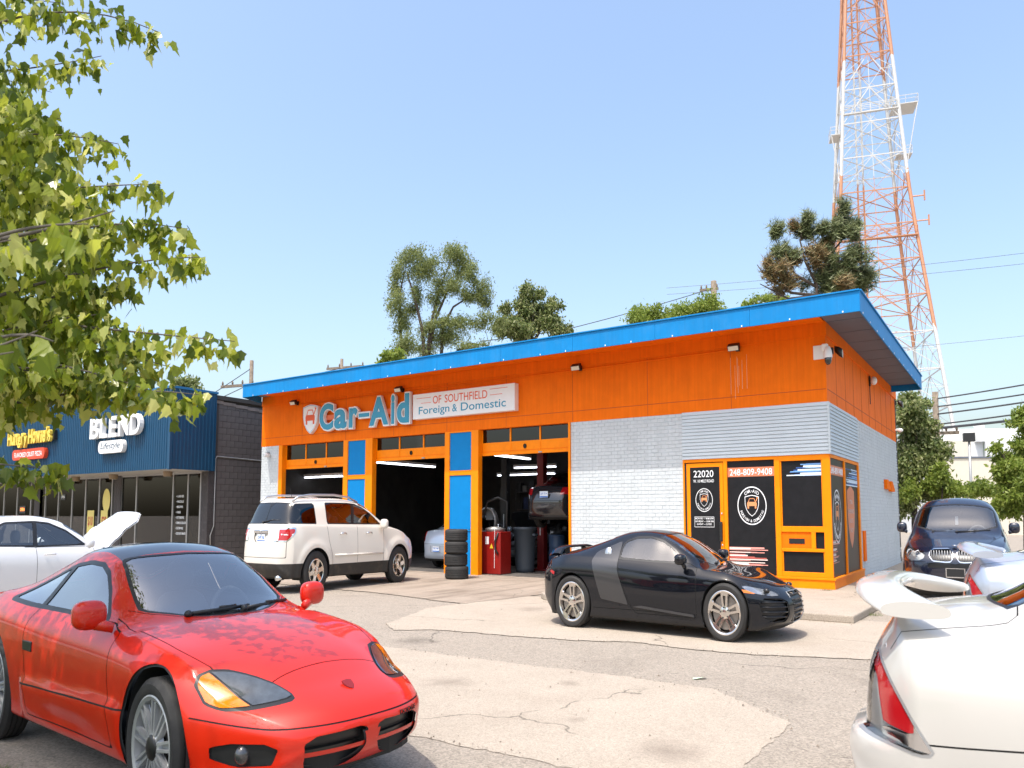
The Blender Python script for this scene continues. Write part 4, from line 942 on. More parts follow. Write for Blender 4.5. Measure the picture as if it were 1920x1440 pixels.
m_rubber = mat('tyre_rubber', (0.022, 0.021, 0.020), 0.75, var=0.2, vscale=8, bump=0.2, bscale=50)
m_tread = m_rubber
m_alloy = mat('alloy_silver', (0.55, 0.55, 0.55), 0.28, metal=0.85)
m_alloyd = mat('alloy_dull', (0.42, 0.43, 0.44), 0.42, metal=0.6, var=0.1)
m_alloyb = mat('alloy_bright', (0.70, 0.66, 0.62), 0.16, metal=1.0)
m_brake = mat('brake_disc', (0.30, 0.28, 0.26), 0.4, metal=0.8)
m_trim = mat('black_trim', (0.012, 0.012, 0.013), 0.35)
m_seam = mat('panel_seam', (0.006, 0.006, 0.006), 0.7)
m_lining = mat('cabin_lining', (0.075, 0.075, 0.078), 0.85)
m_seatm = mat('seat_cloth', (0.09, 0.09, 0.095), 0.8)
m_under = mat('underbody', (0.012, 0.012, 0.012), 0.8)
m_lensred = mat('red_lens', (0.42, 0.008, 0.012), 0.12, coat=1)
m_lensamb = mat('amber_lens', (0.70, 0.17, 0.004), 0.14, coat=1, var=0.2, vscale=30)
m_plate = mat('plate_white', (0.72, 0.76, 0.80), 0.4); m_plateb = mat('plate_blue', (0.05, 0.16, 0.48), 0.5)
g_clear = glass('clear_glass', (0.90, 0.94, 0.94), 1.2, film=0.06); g_mid = glass('grey_glass', (0.48, 0.52, 0.53), 1.15, film=0.08); g_dark = glass('privacy_glass', (0.06, 0.065, 0.07), 1.0)
g_dust = glass('dusty_glass', (0.86, 0.92, 0.93), 1.3, film=0.15); g_lamp = glass('lamp_cover', (0.80, 0.82, 0.84), 0.8)
def paint(name, col, metal=0.0, rough=0.35, var=0.0, coat=1.0): return mat(name, col, rough, metal=metal, coat=coat, var=var, vscale=1.5)

def wheel_parts(parent, x, y, R, rr, w, style, side, m_rim, cap=None):
    """wheel > rim, brake disc; side = +1 for the left of the car, outer face at y"""
    sg = 1 if side > 0 else -1
    def P(a, b, c): return (x+a*sg*-1, y-sg*b, R+c)        # b measured inward from the outer face
    q = MB(); pr = []
    sw = R-rr
    prof = [(rr-0.005, 0.012), (rr+0.006, 0.004), (rr+sw*0.3, -0.004+0.004), (rr+sw*0.62, 0.0), (R-0.022, 0.012), (R-0.006, 0.026)]
    g0, g1 = 0.03, w-0.03; n = 4
    for i in range(n):
        a = g0+(g1-g0)*i/n; b = g0+(g1-g0)*(i+1)/n
        prof += [(R, a+0.004), (R, b-0.006), (R-0.008, b-0.005), (R-0.008, b+0.003)] if i < n-1 else [(R, a+0.004), (R, b)]
    prof += [(R-0.006, w-0.02), (R-0.03, w-0.002), (rr+0.01, w), (rr-0.005, w-0.02)]
    vs = MB().lathe(prof, 56, 'y')
    t = MB().add([P(a, b, c) for a, b, c in vs.v], vs.f).build('wheel', m_rubber, parent, True)
    autosmooth(t, 40)
    q = MB().lathe([(rr-0.004, 0.010), (rr-0.012, 0.006), (rr-0.030, 0.016), (rr-0.035, 0.05), (rr-0.05, 0.10), (rr-0.045, w-0.03)], 48, 'y')
    nspk = []
    def bar(a, r0, r1, w0, w1, y0, y1, th, o0=0.0, o1=0.0):
        ca, sa = cos(a), sin(a); vs = []
        for r_, ww, yy, oo in ((r0, w0, y0, o0), (r1, w1, y1, o1)):
            for dy in (0, th):
                for sd in (-1, 1):
                    tx = oo+sd*ww/2*(1 if dy == 0 else 1.25); vs.append((r_*ca-tx*sa, yy+dy, r_*sa+tx*ca))
        q.add(vs, [(0, 1, 5, 4), (1, 3, 7, 5), (3, 2, 6, 7), (2, 0, 4, 6), (0, 2, 3, 1), (4, 5, 7, 6)])
    rt = rr-0.018
    if style == 'double5':
        for i in range(5):
            a = 2*pi*i/5+0.30
            for o in (-1, 1): bar(a, 0.045, rt, 0.030, 0.026, 0.035, 0.014, 0.03, o*0.022, o*0.042)
            bar(a, rt-0.05, rt, 0.10, 0.12, 0.02, 0.012, 0.02)
        q.lathe([(0.0, 0.022), (0.045, 0.022), (0.075, 0.036), (0.08, 0.07), (0, 0.07)], 20, 'y')
    elif style == 'six':
        for i in range(6):
            a = 2*pi*i/6+0.2
            bar(a, 0.05, rt, 0.085, 0.072, 0.028, 0.012, 0.03)
        q.lathe([(0.0, 0.012), (0.04, 0.014), (0.09, 0.026), (0.10, 0.06), (0, 0.06)], 20, 'y')
    elif style == 'fins':
        for i in range(9):
            a = 2*pi*i/9+0.15
            for o in (-1, 1): bar(a, 0.05, rt, 0.013, 0.012, 0.018, 0.018, 0.028, o*0.014, o*0.022)
            bar(a, 0.06, rt-0.01, 0.03, 0.045, 0.05, 0.045, 0.01)
        q.lathe([(0.05, 0.012), (0.075, 0.03), (0.085, 0.06), (0, 0.06)], 20, 'y')
    else:
        for i in range(5):
            a = 2*pi*i/5+0.1
            for o in (-1, 1): bar(a, 0.05, rt, 0.035, 0.03, 0.03, 0.014, 0.03, o*0.02, o*0.05)
        q.lathe([(0.0, 0.016), (0.05, 0.018), (0.08, 0.03), (0.09, 0.06), (0, 0.06)], 20, 'y')
    rm = MB().add([P(a, b, c) for a, b, c in q.v], q.f).build('rim', m_rim, t, True); autosmooth(rm, 30)
    lug = MB()
    nl = 6 if style == 'six' else 5
    for i in range(nl):
        a = 2*pi*i/nl+0.5; lr = 0.062 if style != 'fins' else 0.05
        lug = MB().lathe([(0, 0.014), (0.009, 0.014), (0.010, 0.035)], 8, 'y', (lr*cos(a), 0, lr*sin(a)))
        if style in ('six', 'double5') and side < 0: MB().add([P(a_, b_, c_) for a_, b_, c_ in lug.v], lug.f).build('lug_nut', m_trim, t, True)
    if cap: lug = MB().lathe([(0, 0.004), (0.05, 0.006), (0.062, 0.016), (0.064, 0.05)], 20, 'y')
    if cap: MB().add([P(a, b, c) for a, b, c in lug.v], lug.f).build('hub_cap', m_trim, t, True)
    d = MB().lathe([(0.06, 0.085), (rr-0.06, 0.085), (rr-0.06, 0.11), (0.06, 0.11)], 32, 'y')
    MB().add([P(a, b, c) for a, b, c in d.v], d.f).build('brake_disc', m_brake, t)
    bk = MB().lathe([(0, 0.125), (rr-0.03, 0.125)], 24, 'y'); MB().add([P(a, b, c) for a, b, c in bk.v], bk.f).build('wheel_back', m_under, t)
    return t

def liner(parent, x, yo, yi, Ra, R, zmax=None):
    n = 18
    for sg in (-1, 1):
        q = MB(); vs = []
        for k in range(n+1):
            a = -0.35+(pi+0.7)*k/n
            vs += [(x+Ra*cos(a), sg*yo, R+Ra*sin(a)), (x+Ra*cos(a), sg*yi, R+Ra*sin(a))]
        q.add(vs, [(2*k, 2*k+1, 2*k+3, 2*k+2) for k in range(n)])
        q.add([(x+Ra*cos(-0.35+(pi+0.7)*k/n), sg*yi, R+Ra*sin(-0.35+(pi+0.7)*k/n)) for k in range(n+1)], [tuple(range(n+1))])
        q.build('wheel_arch_liner', m_under, parent)
def seat(parent, x, y, z, m, h=0.62, w=0.5):
    q = MB(); q.ell((x+0.05, y, z+0.10), (0.28, w/2, 0.12), 14, 8, 0.6)
    a = MB().ell((0, 0, 0), (0.10, w/2, h/2), 14, 8, 0.6).xf(lambda a, b, c: (x-0.24+a-0.28*(c+h/2), y+b, z+0.12+c+h/2))
    q.add(a.v, a.f)
    a = MB().ell((x-0.24-0.28*(h+0.08), y, z+0.12+h+0.10), (0.06, 0.13, 0.10), 12, 8, 0.7); q.add(a.v, a.f)
    return q.build('seat', m, parent, True)
def steering(parent, x, y, z, m, R=0.185):
    q = MB(); n = 24; pts = []
    path = [(-0.42*R*cos(2*pi*k/n), R*sin(2*pi*k/n), 0.91*R*cos(2*pi*k/n)) for k in range(n+1)]
    q.tube([(x+a, y+b, z+c) for a, b, c in path], 0.016, 8)
    q.ell((x+0.03, y, z-0.01), (0.05, 0.07, 0.06), 10, 6); q.tube([(x+0.02, y-R, z), (x+0.03, y+R, z)], 0.014, 6); q.tube([(x+0.03, y, z-0.02), (x+0.4, y, z-0.22)], 0.03, 6)
    return q.build('steering_wheel', m, parent, True)
def plate(parent, x, y, z, rz, m=None, w=0.30, h=0.15, txt=None, tilt=0.0):
    c, s = cos(rz), sin(rz)
    f = lambda a, b, q: (x+c*a-s*b, y+s*a+c*b, z+q)
    p = MB().box(-w/2, w/2, -0.006, 0.0, 0, h).xf(f).build('licence_plate', m or m_plate, parent)
    MB().box(-w/2+0.004, w/2-0.004, -0.0075, -0.0062, 0.004, h*0.24).xf(f).build('plate_band', m_plateb, p)
    vs, fs, _ = text_mesh(txt or 'DVP 7514', w*0.82, h*0.42, 0.0015, 0.01, 0, True)
    MB().add([f(a, b-0.0065, q+h*0.36) for a, b, q in vs], fs).build('plate_number', m_plateb, p)
    return p
def mirror(parent, x, y, z, sg, m, r=(0.09, 0.12, 0.075), arm=(0.05, -0.10, -0.10)):
    q = MB().ell((x, y, z), r, 20, 14, 0.68); o = q.build('door_mirror', m, parent, True)
    MB().tube([(x+0.02, y-sg*0.03, z-r[2]*0.6), (x+arm[0], y+sg*arm[1], z+arm[2])], [0.035, 0.028], 10).build('mirror_arm', m, o, True)
    MB().lathe([(0, 0), (0.85, 0)], 18, 'x').xf(lambda a, b, c: (x-r[0]*0.86, y+b*r[1]*0.8, z+c*r[2]*0.8)).build('mirror_glass', m_chrome, o)
    return o
def wiper(parent, p0, p1, p2):
    return MB().tube([p0, p1], 0.011, 6).tube([((p1[0]+p0[0])/2, (p1[1]+p0[1])/2, (p1[2]+p0[2])/2+0.012), p2], 0.009, 6).ell((p0[0], p0[1], p0[2]), (0.03, 0.03, 0.022), 10, 6).build('wiper', m_trim, parent, True)
def finish_car(b, root, m_body, ax, R, Ra, yt, lining=True, inner=0.5, lin_tags=('body', 'gap', 'seal')):
    """hang the common parts: painted shell, seams, seals, liners, lining"""
    b.part('body', 'body', m_body, root)
    split_part(b, 'panel_gap', ('gap',), m_seam, root, -0.004)
    split_part(b, 'window_seal', ('seal',), m_trim, root, 0.0)
    b.part('underbody', 'under', m_under, root)
    if lining: b.part('cabin_lining', lin_tags, m_lining, root, -0.022, True)
    for x, r_ in zip(ax, R): liner(root, x, yt, inner, Ra, r_)
def under(b, z): b.cut('under', lambda P: P[:, 2]-z, lambda V_, N: N[:, 2] < -0.6)
def arch(b, us, R, Ra, ymin):
    for u, r_ in zip(us, R):
        b.cut('hole', lambda P: np.hypot(P[:, 0]-u, P[:, 2]-r_)-Ra, lambda V_, N: np.abs(V_[:, 1]) > ymin, ('body', 'under', 'clad', 'gap'))
def car_root(name, label, x, y, rot, group='cars on the forecourt'): return site(name, label, 'car', x, y, 0.0, rot, group)

# ---- red coupe -------------------------------------------------------------
def nose(P):
    P = P.copy(); P[:, 0] -= 0.11*np.clip((1.0-P[:, 0])/0.9, 0, 1.1)
    a = np.clip((P[:, 0]-1.36)/.06, 0, 1)*np.clip((3.12-P[:, 0])/.06, 0, 1); z = P[:, 2]        # door cladding stands proud
    st_ = 1/(1+np.exp((z-(.475-.02*(P[:, 0]-2)))/.006)); lo = np.clip((z-.19)/.10, 0, 1); sc_ = np.exp(-((z-.30)/.055)**2)*np.clip((P[:, 0]-1.6)/.5, 0, 1)*np.clip((2.9-P[:, 0])/.4, 0, 1)
    P[:, 1] += np.sign(P[:, 1])*(np.abs(P[:, 1]) > .6)*a*lo*(.030*st_-.022*sc_)
    return P
def red_coupe():
    L, fo, wb, R, Ra = 4.78, 1.0, 2.74, 0.33, 0.395
    k = dict(L=L, fo=fo, W=0.92, uf=0.30, ur=0.25, zcf=0.42, zcr=0.55, fsweep=0.42, rsweep=0.22, sq=2.6, capp=2.6, warp=nose,
        zf=[(0, .19), (0.6, .17), (4.56, .20)], ys=[(.3, .82), (1, .87), (2.2, .875), (3.5, .89), (4.3, .84)],
        yw=[(.3, .865), (.7, .90), (1.0, .915), (1.7, .90), (2.4, .905), (3.4, .93), (4.0, .91), (4.35, .85)],
        zw=[(.3, .47), (.7, .56), (1, .60), (2.3, .64), (3.4, .70), (4.35, .68)],
        yb=[(.3, .74), (.7, .785), (1.0, .80), (1.7, .79), (2.4, .80), (3.4, .81), (4.35, .75)],
        zb=[(.3, .585), (.6, .685), (1.0, .765), (1.5, .815), (1.8, .835), (2.6, .86), (3.4, .90), (4.0, .915), (4.35, .89)],
        yr=[(.3, .45), (1.0, .52), (1.55, .62), (1.75, .67), (2.0, .64), (2.3, .575), (2.7, .55), (3.1, .55), (3.6, .58), (4.1, .60), (4.35, .58)],
        zr=[(.3, .615), (.6, .715), (1.0, .80), (1.4, .84), (1.68, .858), (1.85, .93), (2.1, 1.07), (2.35, 1.175), (2.65, 1.21), (2.95, 1.19), (3.3, 1.11), (3.7, 1.01), (4.1, .935), (4.35, .905)],
        zc=[(.3, .625), (.6, .735), (1.0, .825), (1.35, .868), (1.5, .878), (1.7, .955), (2.0, 1.10), (2.3, 1.22), (2.6, 1.268), (2.9, 1.265), (3.3, 1.19), (3.7, 1.07), (4.1, .96), (4.35, .92)],
        front=[(.15, .14), (.22, .05), (.32, .01), (.45, .0), (.53, .02), (.60, .09), (.66, .2)], rear=[(.2, .15), (.4, .02), (.6, 0), (.8, .06), (.95, .15)])
    b = Body(k, 100, 54, 22)
    Ws = lambda u: float(b.C['yr'](u))
    under(b, 0.26); arch(b, (fo, fo+wb), (R, R), Ra, 0.45)
    sw = side_w(0.3, 0.45)
    glassp = [(1.93, .868), (2.12, 1.00), (2.31, 1.105), (2.48, 1.150), (2.70, 1.158), (2.95, 1.13), (3.25, 1.045), (3.52, .955), (3.66, .905), (3.2, .888), (2.5, .878)]
    up = lambda V_, N: (np.abs(V_[:, 1]) > 0.45) & (V_[:, 2] > 0.80) & (np.abs(N[:, 1]) > 0.25)
    b.cut('seal', uz(glassp, 0.012), up); b.cut('win', uz(glassp, -0.012), up, ('seal',))
    b.cut('bpil', lambda P: np.abs(P[:, 0]+0.35*(P[:, 2]-1.0)-2.98)-0.035, up, ('win',))
    def ws(e):
        def f(P):
            y = np.abs(P[:, 1]); u = P[:, 0]; lim = b.C['yr'](u)-0.06
            return np.maximum.reduce([1.46+0.34*(y/0.62)**2.2-u, u-(2.265+0.05*(y/.5)**2), y-lim])+e
        return f
    tw = lambda V_, N: (N[:, 2] > 0.25) & (V_[:, 2] > 0.8)
    b.cut('seal', ws(-0.005), tw); b.cut('wind', ws(0.022), tw, ('seal',))
    def rf(e): return lambda P: np.maximum.reduce([2.30-P[:, 0], P[:, 0]-3.02, np.abs(P[:, 1])-(b.C['yr'](P[:, 0])-0.065)])+e
    b.cut('roof', rf(0), tw)
    def rw(e): return lambda P: np.maximum.reduce([3.06-P[:, 0], P[:, 0]-3.98, np.abs(P[:, 1])-(b.C['yr'](P[:, 0])-0.05)])+e
    b.cut('seal', rw(0), tw); b.cut('rearwin', rw(.02), tw, ('seal',))
    lampp = [(.785, .575), (.79, .648), (.755, .685), (.68, .702), (.59, .698), (.50, .675), (.42, .638), (.388, .606), (.40, .588), (.50, .576), (.64, .562), (.745, .555)]
    fw = lambda V_, N: (V_[:, 0] < 0.85) & (V_[:, 2] > 0.5)
    b.cut('seal', yz(lampp, 0.006), fw); b.cut('lamp', yz(lampp, -0.006), fw, ('seal',))
    b.cut('amber', lambda P: 0.655-np.abs(P[:, 1])+0.55*(P[:, 2]-0.62), fw, ('lamp',))
    b.cut('seal', lambda P: 0.641-np.abs(P[:, 1])+0.55*(P[:, 2]-0.62), fw, ('lamp',))
    f2 = front_w(0.6, -0.2)
    gr = [(.05, .262), (.04, .435), (.08, .452), (.40, .444), (.47, .415), (.455, .31), (.41, .275)]
    b.cut('grille', yz(gr, 0.0), f2)
    b.cut('gbar', lambda P: np.abs(P[:, 2]-0.357)-0.012, f2, ('grille',))
    fog = [(.60, .33), (.585, .40), (.64, .425), (.74, .42), (.80, .395), (.79, .34), (.72, .315)]
    b.cut('fog', yz(fog, 0.0), lambda V_, N: (V_[:, 0] < 0.75) & (N[:, 0] < -0.1))
    # panel lines
    b.gap(lambda P: np.where(P[:, 0] < 0.9, P[:, 2]-(0.485+0.06*np.clip(P[:, 0]-0.1, 0, 1)), 1), 0.0035, lambda V_, N: (V_[:, 0] < 0.62) & (N[:, 2] < 0.8))
    b.gap(uz([(1.50, .26), (1.62, .60), (1.66, .82), (1.80, .858), (3.02, .895), (3.08, .72), (3.02, .45), (2.95, .26)], 0.0), 0.0035, lambda V_, N: (np.abs(V_[:, 1]) > 0.5) & (np.abs(N[:, 1]) > 0.35) & (V_[:, 2] < 0.90))
    hood = lambda P: np.maximum.reduce([np.abs(P[:, 1])-(0.735-0.16*np.clip((1.0-P[:, 0])/0.6, 0, 1)**1.5), 0.40-0.05*(np.abs(P[:, 1])/.5)**2-P[:, 0], P[:, 0]-(1.44+0.34*(np.abs(P[:, 1])/0.62)**2.2)])
    b.gap(hood, 0.0035, lambda V_, N: (N[:, 2] > 0.4) & (V_[:, 0] < 1.85) & (V_[:, 2] > 0.55))
    b.gap(lambda P: P[:, 2]-0.455+0.02*(P[:, 0]-2), 0.005, lambda V_, N: (V_[:, 0] > 1.36) & (V_[:, 0] < 3.10) & (np.abs(N[:, 1]) > 0.6) & (V_[:, 2] < 0.6))
    m = mat('red_car_paint', (0.56, 0.014, 0.002), 0.4, coat=0.85, spec=0.25, var=0.03, vscale=1.5)
    root = car_root('parked_car', 'red two-door coupe with black roof and dark smoked headlamps on the forecourt', -0.86, -15.56, radians(-38)-SROT)
    finish_car(b, root, m, (0, -wb), (R, R), Ra, 0.86, inner=0.55)
    b.part('roof_panel', 'roof', mat('gloss_black_roof', (0.012, 0.014, 0.02), 0.12, coat=1), root)
    b.part('windscreen', 'wind', g_dust, root, -0.003); b.part('rear_window', 'rearwin', g_mid, root, -0.003)
    for s_ in (1, -1):
        b.part('side_window', 'win', g_dust, root, -0.004, side=s_); b.part('pillar_trim', 'bpil', m_trim, root, 0.001, side=s_)
        l = b.part('headlamp', 'lamp', mat('smoked_lamp', (0.05, 0.06, 0.07), 0.10, coat=1, var=0.5, vscale=9), root, 0.004, side=s_)
        b.part('indicator_lens', 'amber', m_lensamb, l, 0.004, side=s_)
        b.part('fog_recess', 'fog', m_seam, root, -0.012, side=s_)
        MB().ell((fo-b.surf(.69, .37)-0.042, s_*0.69, 0.37), (0.045, 0.055, 0.045), 14, 8).build('fog_lamp', mat('fog_glass', (0.03, 0.03, 0.033), 0.1, coat=1), root, True)
        b.part('grille_opening', 'grille', m_trim, root, -0.06, side=s_); b.part('grille_bar', 'gbar', m, root, -0.012, side=s_)
        wheel_parts(root, 0, s_*0.895, R, 0.255, 0.22, 'fins', s_, m_alloyd, True); wheel_parts(root, -wb, s_*0.905, R, 0.255, 0.22, 'fins', s_, m_alloyd, True)
        mirror(root, -0.80, s_*0.955, 0.918, s_, m, (0.068, 0.112, 0.078), (0.07, -0.14, -0.075))
        seat(root, -1.62, s_*0.36, 0.30, m_seatm, 0.50)
        box('door_handle', m_trim, root, -2.08, -1.90, s_*0.915-0.01, s_*0.915+0.01, 0.63, 0.69, bevel=0.006)
        sk = MB().box(-2.0, -0.52, -0.012, 0.012, -0.02, 0.02).xf(lambda a, c, d: (a, s_*(0.902+c), 0.47+d)); 
    cp = [(fo-b.surf(abs(yy), .35)-.085, yy) for yy in (-.82, -.74, -.66, -.58, -.5, -.4, -.25, -.1, .1, .25, .4, .5, .58, .66, .74, .82)]; MB().prism([(fo-.58, -.80)]+cp+[(fo-.58, .80)], lambda u, v, w: (u, v, w), .245, .455).build('bumper_core', m_seam, root)
    box('dashboard', m_lining, root, -1.02, -0.66, -0.70, 0.70, 0.62, 0.80, bevel=0.06)
    steering(root, -1.12, 0.36, 0.80, m_lining); box('cabin_floor', m_lining, root, -2.4, -0.6, -0.72, 0.72, 0.24, 0.28)
    wiper(root, (-0.53, 0.10, .893), (-0.72, 0.62, .90), (-0.66, 0.50, .905)); wiper(root, (-0.56, -0.35, .892), (-0.56, 0.16, .905), (-0.57, 0.05, .912))
    # badge on the nose: small embossed shield, and the maker's name on the bumper
    MB().prism(shield(0, 0, 0.075, 0.085), lambda u, v, w: (fo-b.surf(0, .60)-v*0.9+w*0.45, u, 0.604+v*0.42+w*0.9), -0.002, 0.006).build('nose_badge', mat('badge_dark', (0.20, 0.012, 0.012), 0.3), root)
    vs, fs, _ = text_mesh('DODGE', 0.19, 0.024, 0.004, 0.01)
    MB().add([(fo-b.surf(.25+a, .45)-q2, 0.25+a, 0.446+c) for a, q2, c in vs], fs).build('bumper_lettering', m_seam, root)
    return root
red_coupe()

# ---- black sports coupe ----------------------------------------------------
def black_coupe():
    L, fo, wb, R, Ra = 4.43, 0.93, 2.65, 0.335, 0.372
    k = dict(L=L, fo=fo, W=0.955, uf=0.26, ur=0.22, zcf=0.42, zcr=0.55, fsweep=0.40, rsweep=0.25, sq=2.5, capp=2.6,
        zf=[(0, .15), (0.6, .13), (4.43, .15)], ys=[(.26, .82), (1, .90), (2.2, .90), (3.5, .91), (4.2, .84)],
        yw=[(.26, .86), (.6, .925), (.95, .95), (1.6, .93), (2.5, .935), (3.2, .955), (3.7, .955), (4.2, .87)],
        zw=[(.26, .46), (.9, .60), (2, .60), (3.4, .70), (4.2, .68)],
        yb=[(.26, .70), (.6, .78), (.95, .82), (1.6, .82), (2.3, .84), (3.0, .86), (3.6, .84), (4.2, .74)],
        zb=[(.26, .60), (.5, .69), (.95, .785), (1.4, .815), (1.8, .835), (2.6, .87), (3.2, .90), (3.7, .915), (4.2, .85)],
        yr=[(.26, .42), (.9, .5), (1.2, .60), (1.38, .66), (1.7, .63), (2.05, .57), (2.5, .545), (2.9, .56), (3.4, .60), (3.9, .62), (4.2, .60)],
        zr=[(.26, .615), (.5, .69), (.9, .765), (1.2, .815), (1.36, .855), (1.6, .985), (1.9, 1.12), (2.2, 1.195), (2.5, 1.205), (2.8, 1.165), (3.2, 1.065), (3.6, .985), (4.0, .92), (4.2, .885)],
        zc=[(.26, .62), (.5, .69), (.9, .76), (1.15, .81), (1.28, .85), (1.5, .98), (1.85, 1.145), (2.15, 1.235), (2.4, 1.257), (2.7, 1.245), (3.1, 1.155), (3.5, 1.045), (3.9, .965), (4.2, .91)],
        front=[(.14, .05), (.2, .0), (.35, .02), (.5, .05), (.58, .12), (.66, .22)], rear=[(.2, .14), (.4, .02), (.6, 0), (.8, .05), (.95, .14)])
    b = Body(k, 96, 50, 18); under(b, 0.20); arch(b, (fo, fo+wb), (R, R), Ra, 0.45)
    up = lambda V_, N: (np.abs(V_[:, 1]) > 0.45) & (V_[:, 2] > 0.78) & (np.abs(N[:, 1]) > 0.2)
    gp = [(1.60, .875), (1.80, 1.02), (2.02, 1.125), (2.25, 1.17), (2.50, 1.165), (2.68, 1.11), (2.72, 1.05), (2.72, .905), (2.2, .885)]
    b.cut('seal', uz(gp, 0.012), up); b.cut('win', uz(gp, -0.012), up, ('seal',))
    bl = [(2.745, 1.115), (3.16, .975), (3.20, .865), (3.02, .40), (2.53, .345), (2.72, .76)]
    b.cut('blade', uz(bl), lambda V_, N: (np.abs(V_[:, 1]) > 0.5) & (np.abs(N[:, 1]) > 0.15))
    def ws(e):
        return lambda P: np.maximum.reduce([1.20+0.32*(np.abs(P[:, 1])/0.62)**2.2-P[:, 0], P[:, 0]-(2.04+0.06*(np.abs(P[:, 1])/.5)**2), np.abs(P[:, 1])-(b.C['yr'](P[:, 0])-0.03)])+e
    tw = lambda V_, N: (N[:, 2] > 0.25) & (V_[:, 2] > 0.75)
    b.cut('seal', ws(-.005), tw); b.cut('wind', ws(.02), tw, ('seal',))
    rw = lambda e: (lambda P: np.maximum.reduce([2.95-P[:, 0], P[:, 0]-3.75, np.abs(P[:, 1])-(b.C['yr'](P[:, 0])-0.08)])+e)
    b.cut('seal', rw(0), tw); b.cut('rearwin', rw(.02), tw, ('seal',))
    lp = [(.46, .565), (.48, .60), (.62, .635), (.80, .665), (.86, .655), (.845, .60), (.78, .56), (.66, .535), (.54, .535)]
    b.cut('lamp', yz(lp), lambda V_, N: (V_[:, 0] < 0.75) & (V_[:, 2] > 0.45))
    f2 = front_w(0.6, -0.15)
    b.cut('grille', yz([(0, .22), (0, .565), (.30, .565), (.345, .52), (.30, .30), (.24, .22)]), f2)
    b.cut('duct', yz([(.47, .24), (.44, .32), (.455, .47), (.55, .505), (.74, .515), (.79, .44), (.76, .30), (.66, .24)]), lambda V_, N: (V_[:, 0] < 0.7) & (N[:, 0] < -0.1))
    b.cut('amber', uz([(.50, .555), (.50, .59), (.68, .605), (.68, .575)]), side_w(0.3, 0.5)); b.cut('redm', uz([(3.95, .66), (3.94, .70), (4.06, .74), (4.07, .70)]), side_w(0.2, 0.5))
    b.gap(uz([(1.37, .25), (1.38, .82), (1.55, .872), (2.735, .895), (2.70, .76), (2.50, .345), (2.40, .25)]), 0.004, lambda V_, N: (np.abs(V_[:, 1]) > 0.55) & (np.abs(N[:, 1]) > 0.3) & (V_[:, 2] < .9))
    b.gap(lambda P: P[:, 2]-0.285, 0.005, lambda V_, N: (V_[:, 0] > 1.36) & (V_[:, 0] < 3.2) & (np.abs(N[:, 1]) > 0.5))
    b.gap(lambda P: np.maximum(np.abs(P[:, 1])-0.70+0.12*np.clip(1-P[:, 0], 0, 1), P[:, 0]-1.25), 0.004, lambda V_, N: (N[:, 2] > 0.4) & (V_[:, 0] < 1.4) & (V_[:, 0] > 0.35))
    m = mat('black_car_paint', (0.004, 0.005, 0.008), 0.5, coat=1.0, spec=0.05)
    root = car_root('parked_car', 'black low sports coupe with grey side blade parked before the office', -0.02, -6.98, 0.0)
    finish_car(b, root, m, (0, -wb), (R, R), Ra, 0.89, inner=0.55, lin_tags=('body', 'gap', 'seal', 'blade'))
    b.part('windscreen', 'wind', g_clear, root, -0.003); b.part('rear_window', 'rearwin', g_mid, root, -0.003)
    mb_ = mat('blade_grey', (0.055, 0.055, 0.058), 0.33, metal=0.5, coat=0.6)
    for s_ in (1, -1):
        b.part('side_window', 'win', g_clear, root, -0.004, side=s_); bd = b.part('side_blade', 'blade', mb_, root, 0.006, side=s_)
        MB().lathe([(0, 0.012), (0.055, 0.010), (0.062, 0.0)], 20, 'y').xf(lambda a, c, d: (fo-2.95+a, s_*(0.775+c-.42*(d)), 0.975+d)).build('round_filler_cap', m_alloy, bd, True)
        l = b.part('headlamp', 'lamp', g_lamp, root, 0.002, side=s_); b.part('lamp_reflector', 'lamp', mat('lamp_silver', (0.62, 0.63, 0.65), 0.25, metal=0.6), l, -0.03, side=s_)
        MB().ell((fo-0.36, s_*0.66, 0.59), (0.05, 0.05, 0.03), 12, 8).build('lamp_projector', m_trim, l, True)
        b.part('side_marker', 'amber', m_lensamb, root, 0.002, side=s_); b.part('side_marker', 'redm', m_lensred, root, 0.002, side=s_)
        d = b.part('air_duct', 'duct', m_trim, root, -0.05, side=s_)
        for i in range(4): MB().tube([(fo-b.surf(yy, 0.30+i*0.055)-.012, s_*yy, 0.30+i*0.055) for yy in (.47, .55, .63, .70, .76)], 0.009, 6).build('duct_slat', m, d, True)
        wheel_parts(root, 0, s_*0.935, R, 0.258, 0.235, 'double5', s_, m_alloyb); wheel_parts(root, -wb, s_*0.945, R, 0.258, 0.29, 'double5', s_, m_alloyb)
        mirror(root, -0.64, s_*1.02, 0.925, s_, m, (0.085, 0.115, 0.065), (0.03, -0.13, -0.12)); seat(root, -1.42, s_*0.37, 0.22, m_seatm, 0.52)
        MB().prism([(fo-1.40, .255), (fo-2.45, .325), (fo-2.30, .345), (fo-1.42, .285)], lambda u, v, w: (u, s_*w, v), 0.90, 0.925).build('sill_highlight', mb_, root)
    gr = b.part('front_grille', 'grille', m_trim, root, -0.03); gf = MB().tube([(fo-b.surf(abs(yy), zz)+.004, yy, zz) for yy, zz in ((-.24, .22), (-.30, .30), (-.345, .52), (-.30, .565), (0, .568), (.30, .565), (.345, .52), (.30, .30), (.24, .22), (0, .215), (-.24, .22))], .006, 6).build('grille_frame', m_alloyd, gr, True)
    for i in range(6): MB().tube([(fo-b.surf(abs(yy), 0.27+i*0.052)-.012, yy, 0.27+i*0.052) for yy in (-.29+.03*(5-i)/5, -.15, 0, .15, .29-.03*(5-i)/5)], 0.010, 6).build('grille_slat', mat('gloss_black_slat', (.02, .02, .022), .25), gr, True)
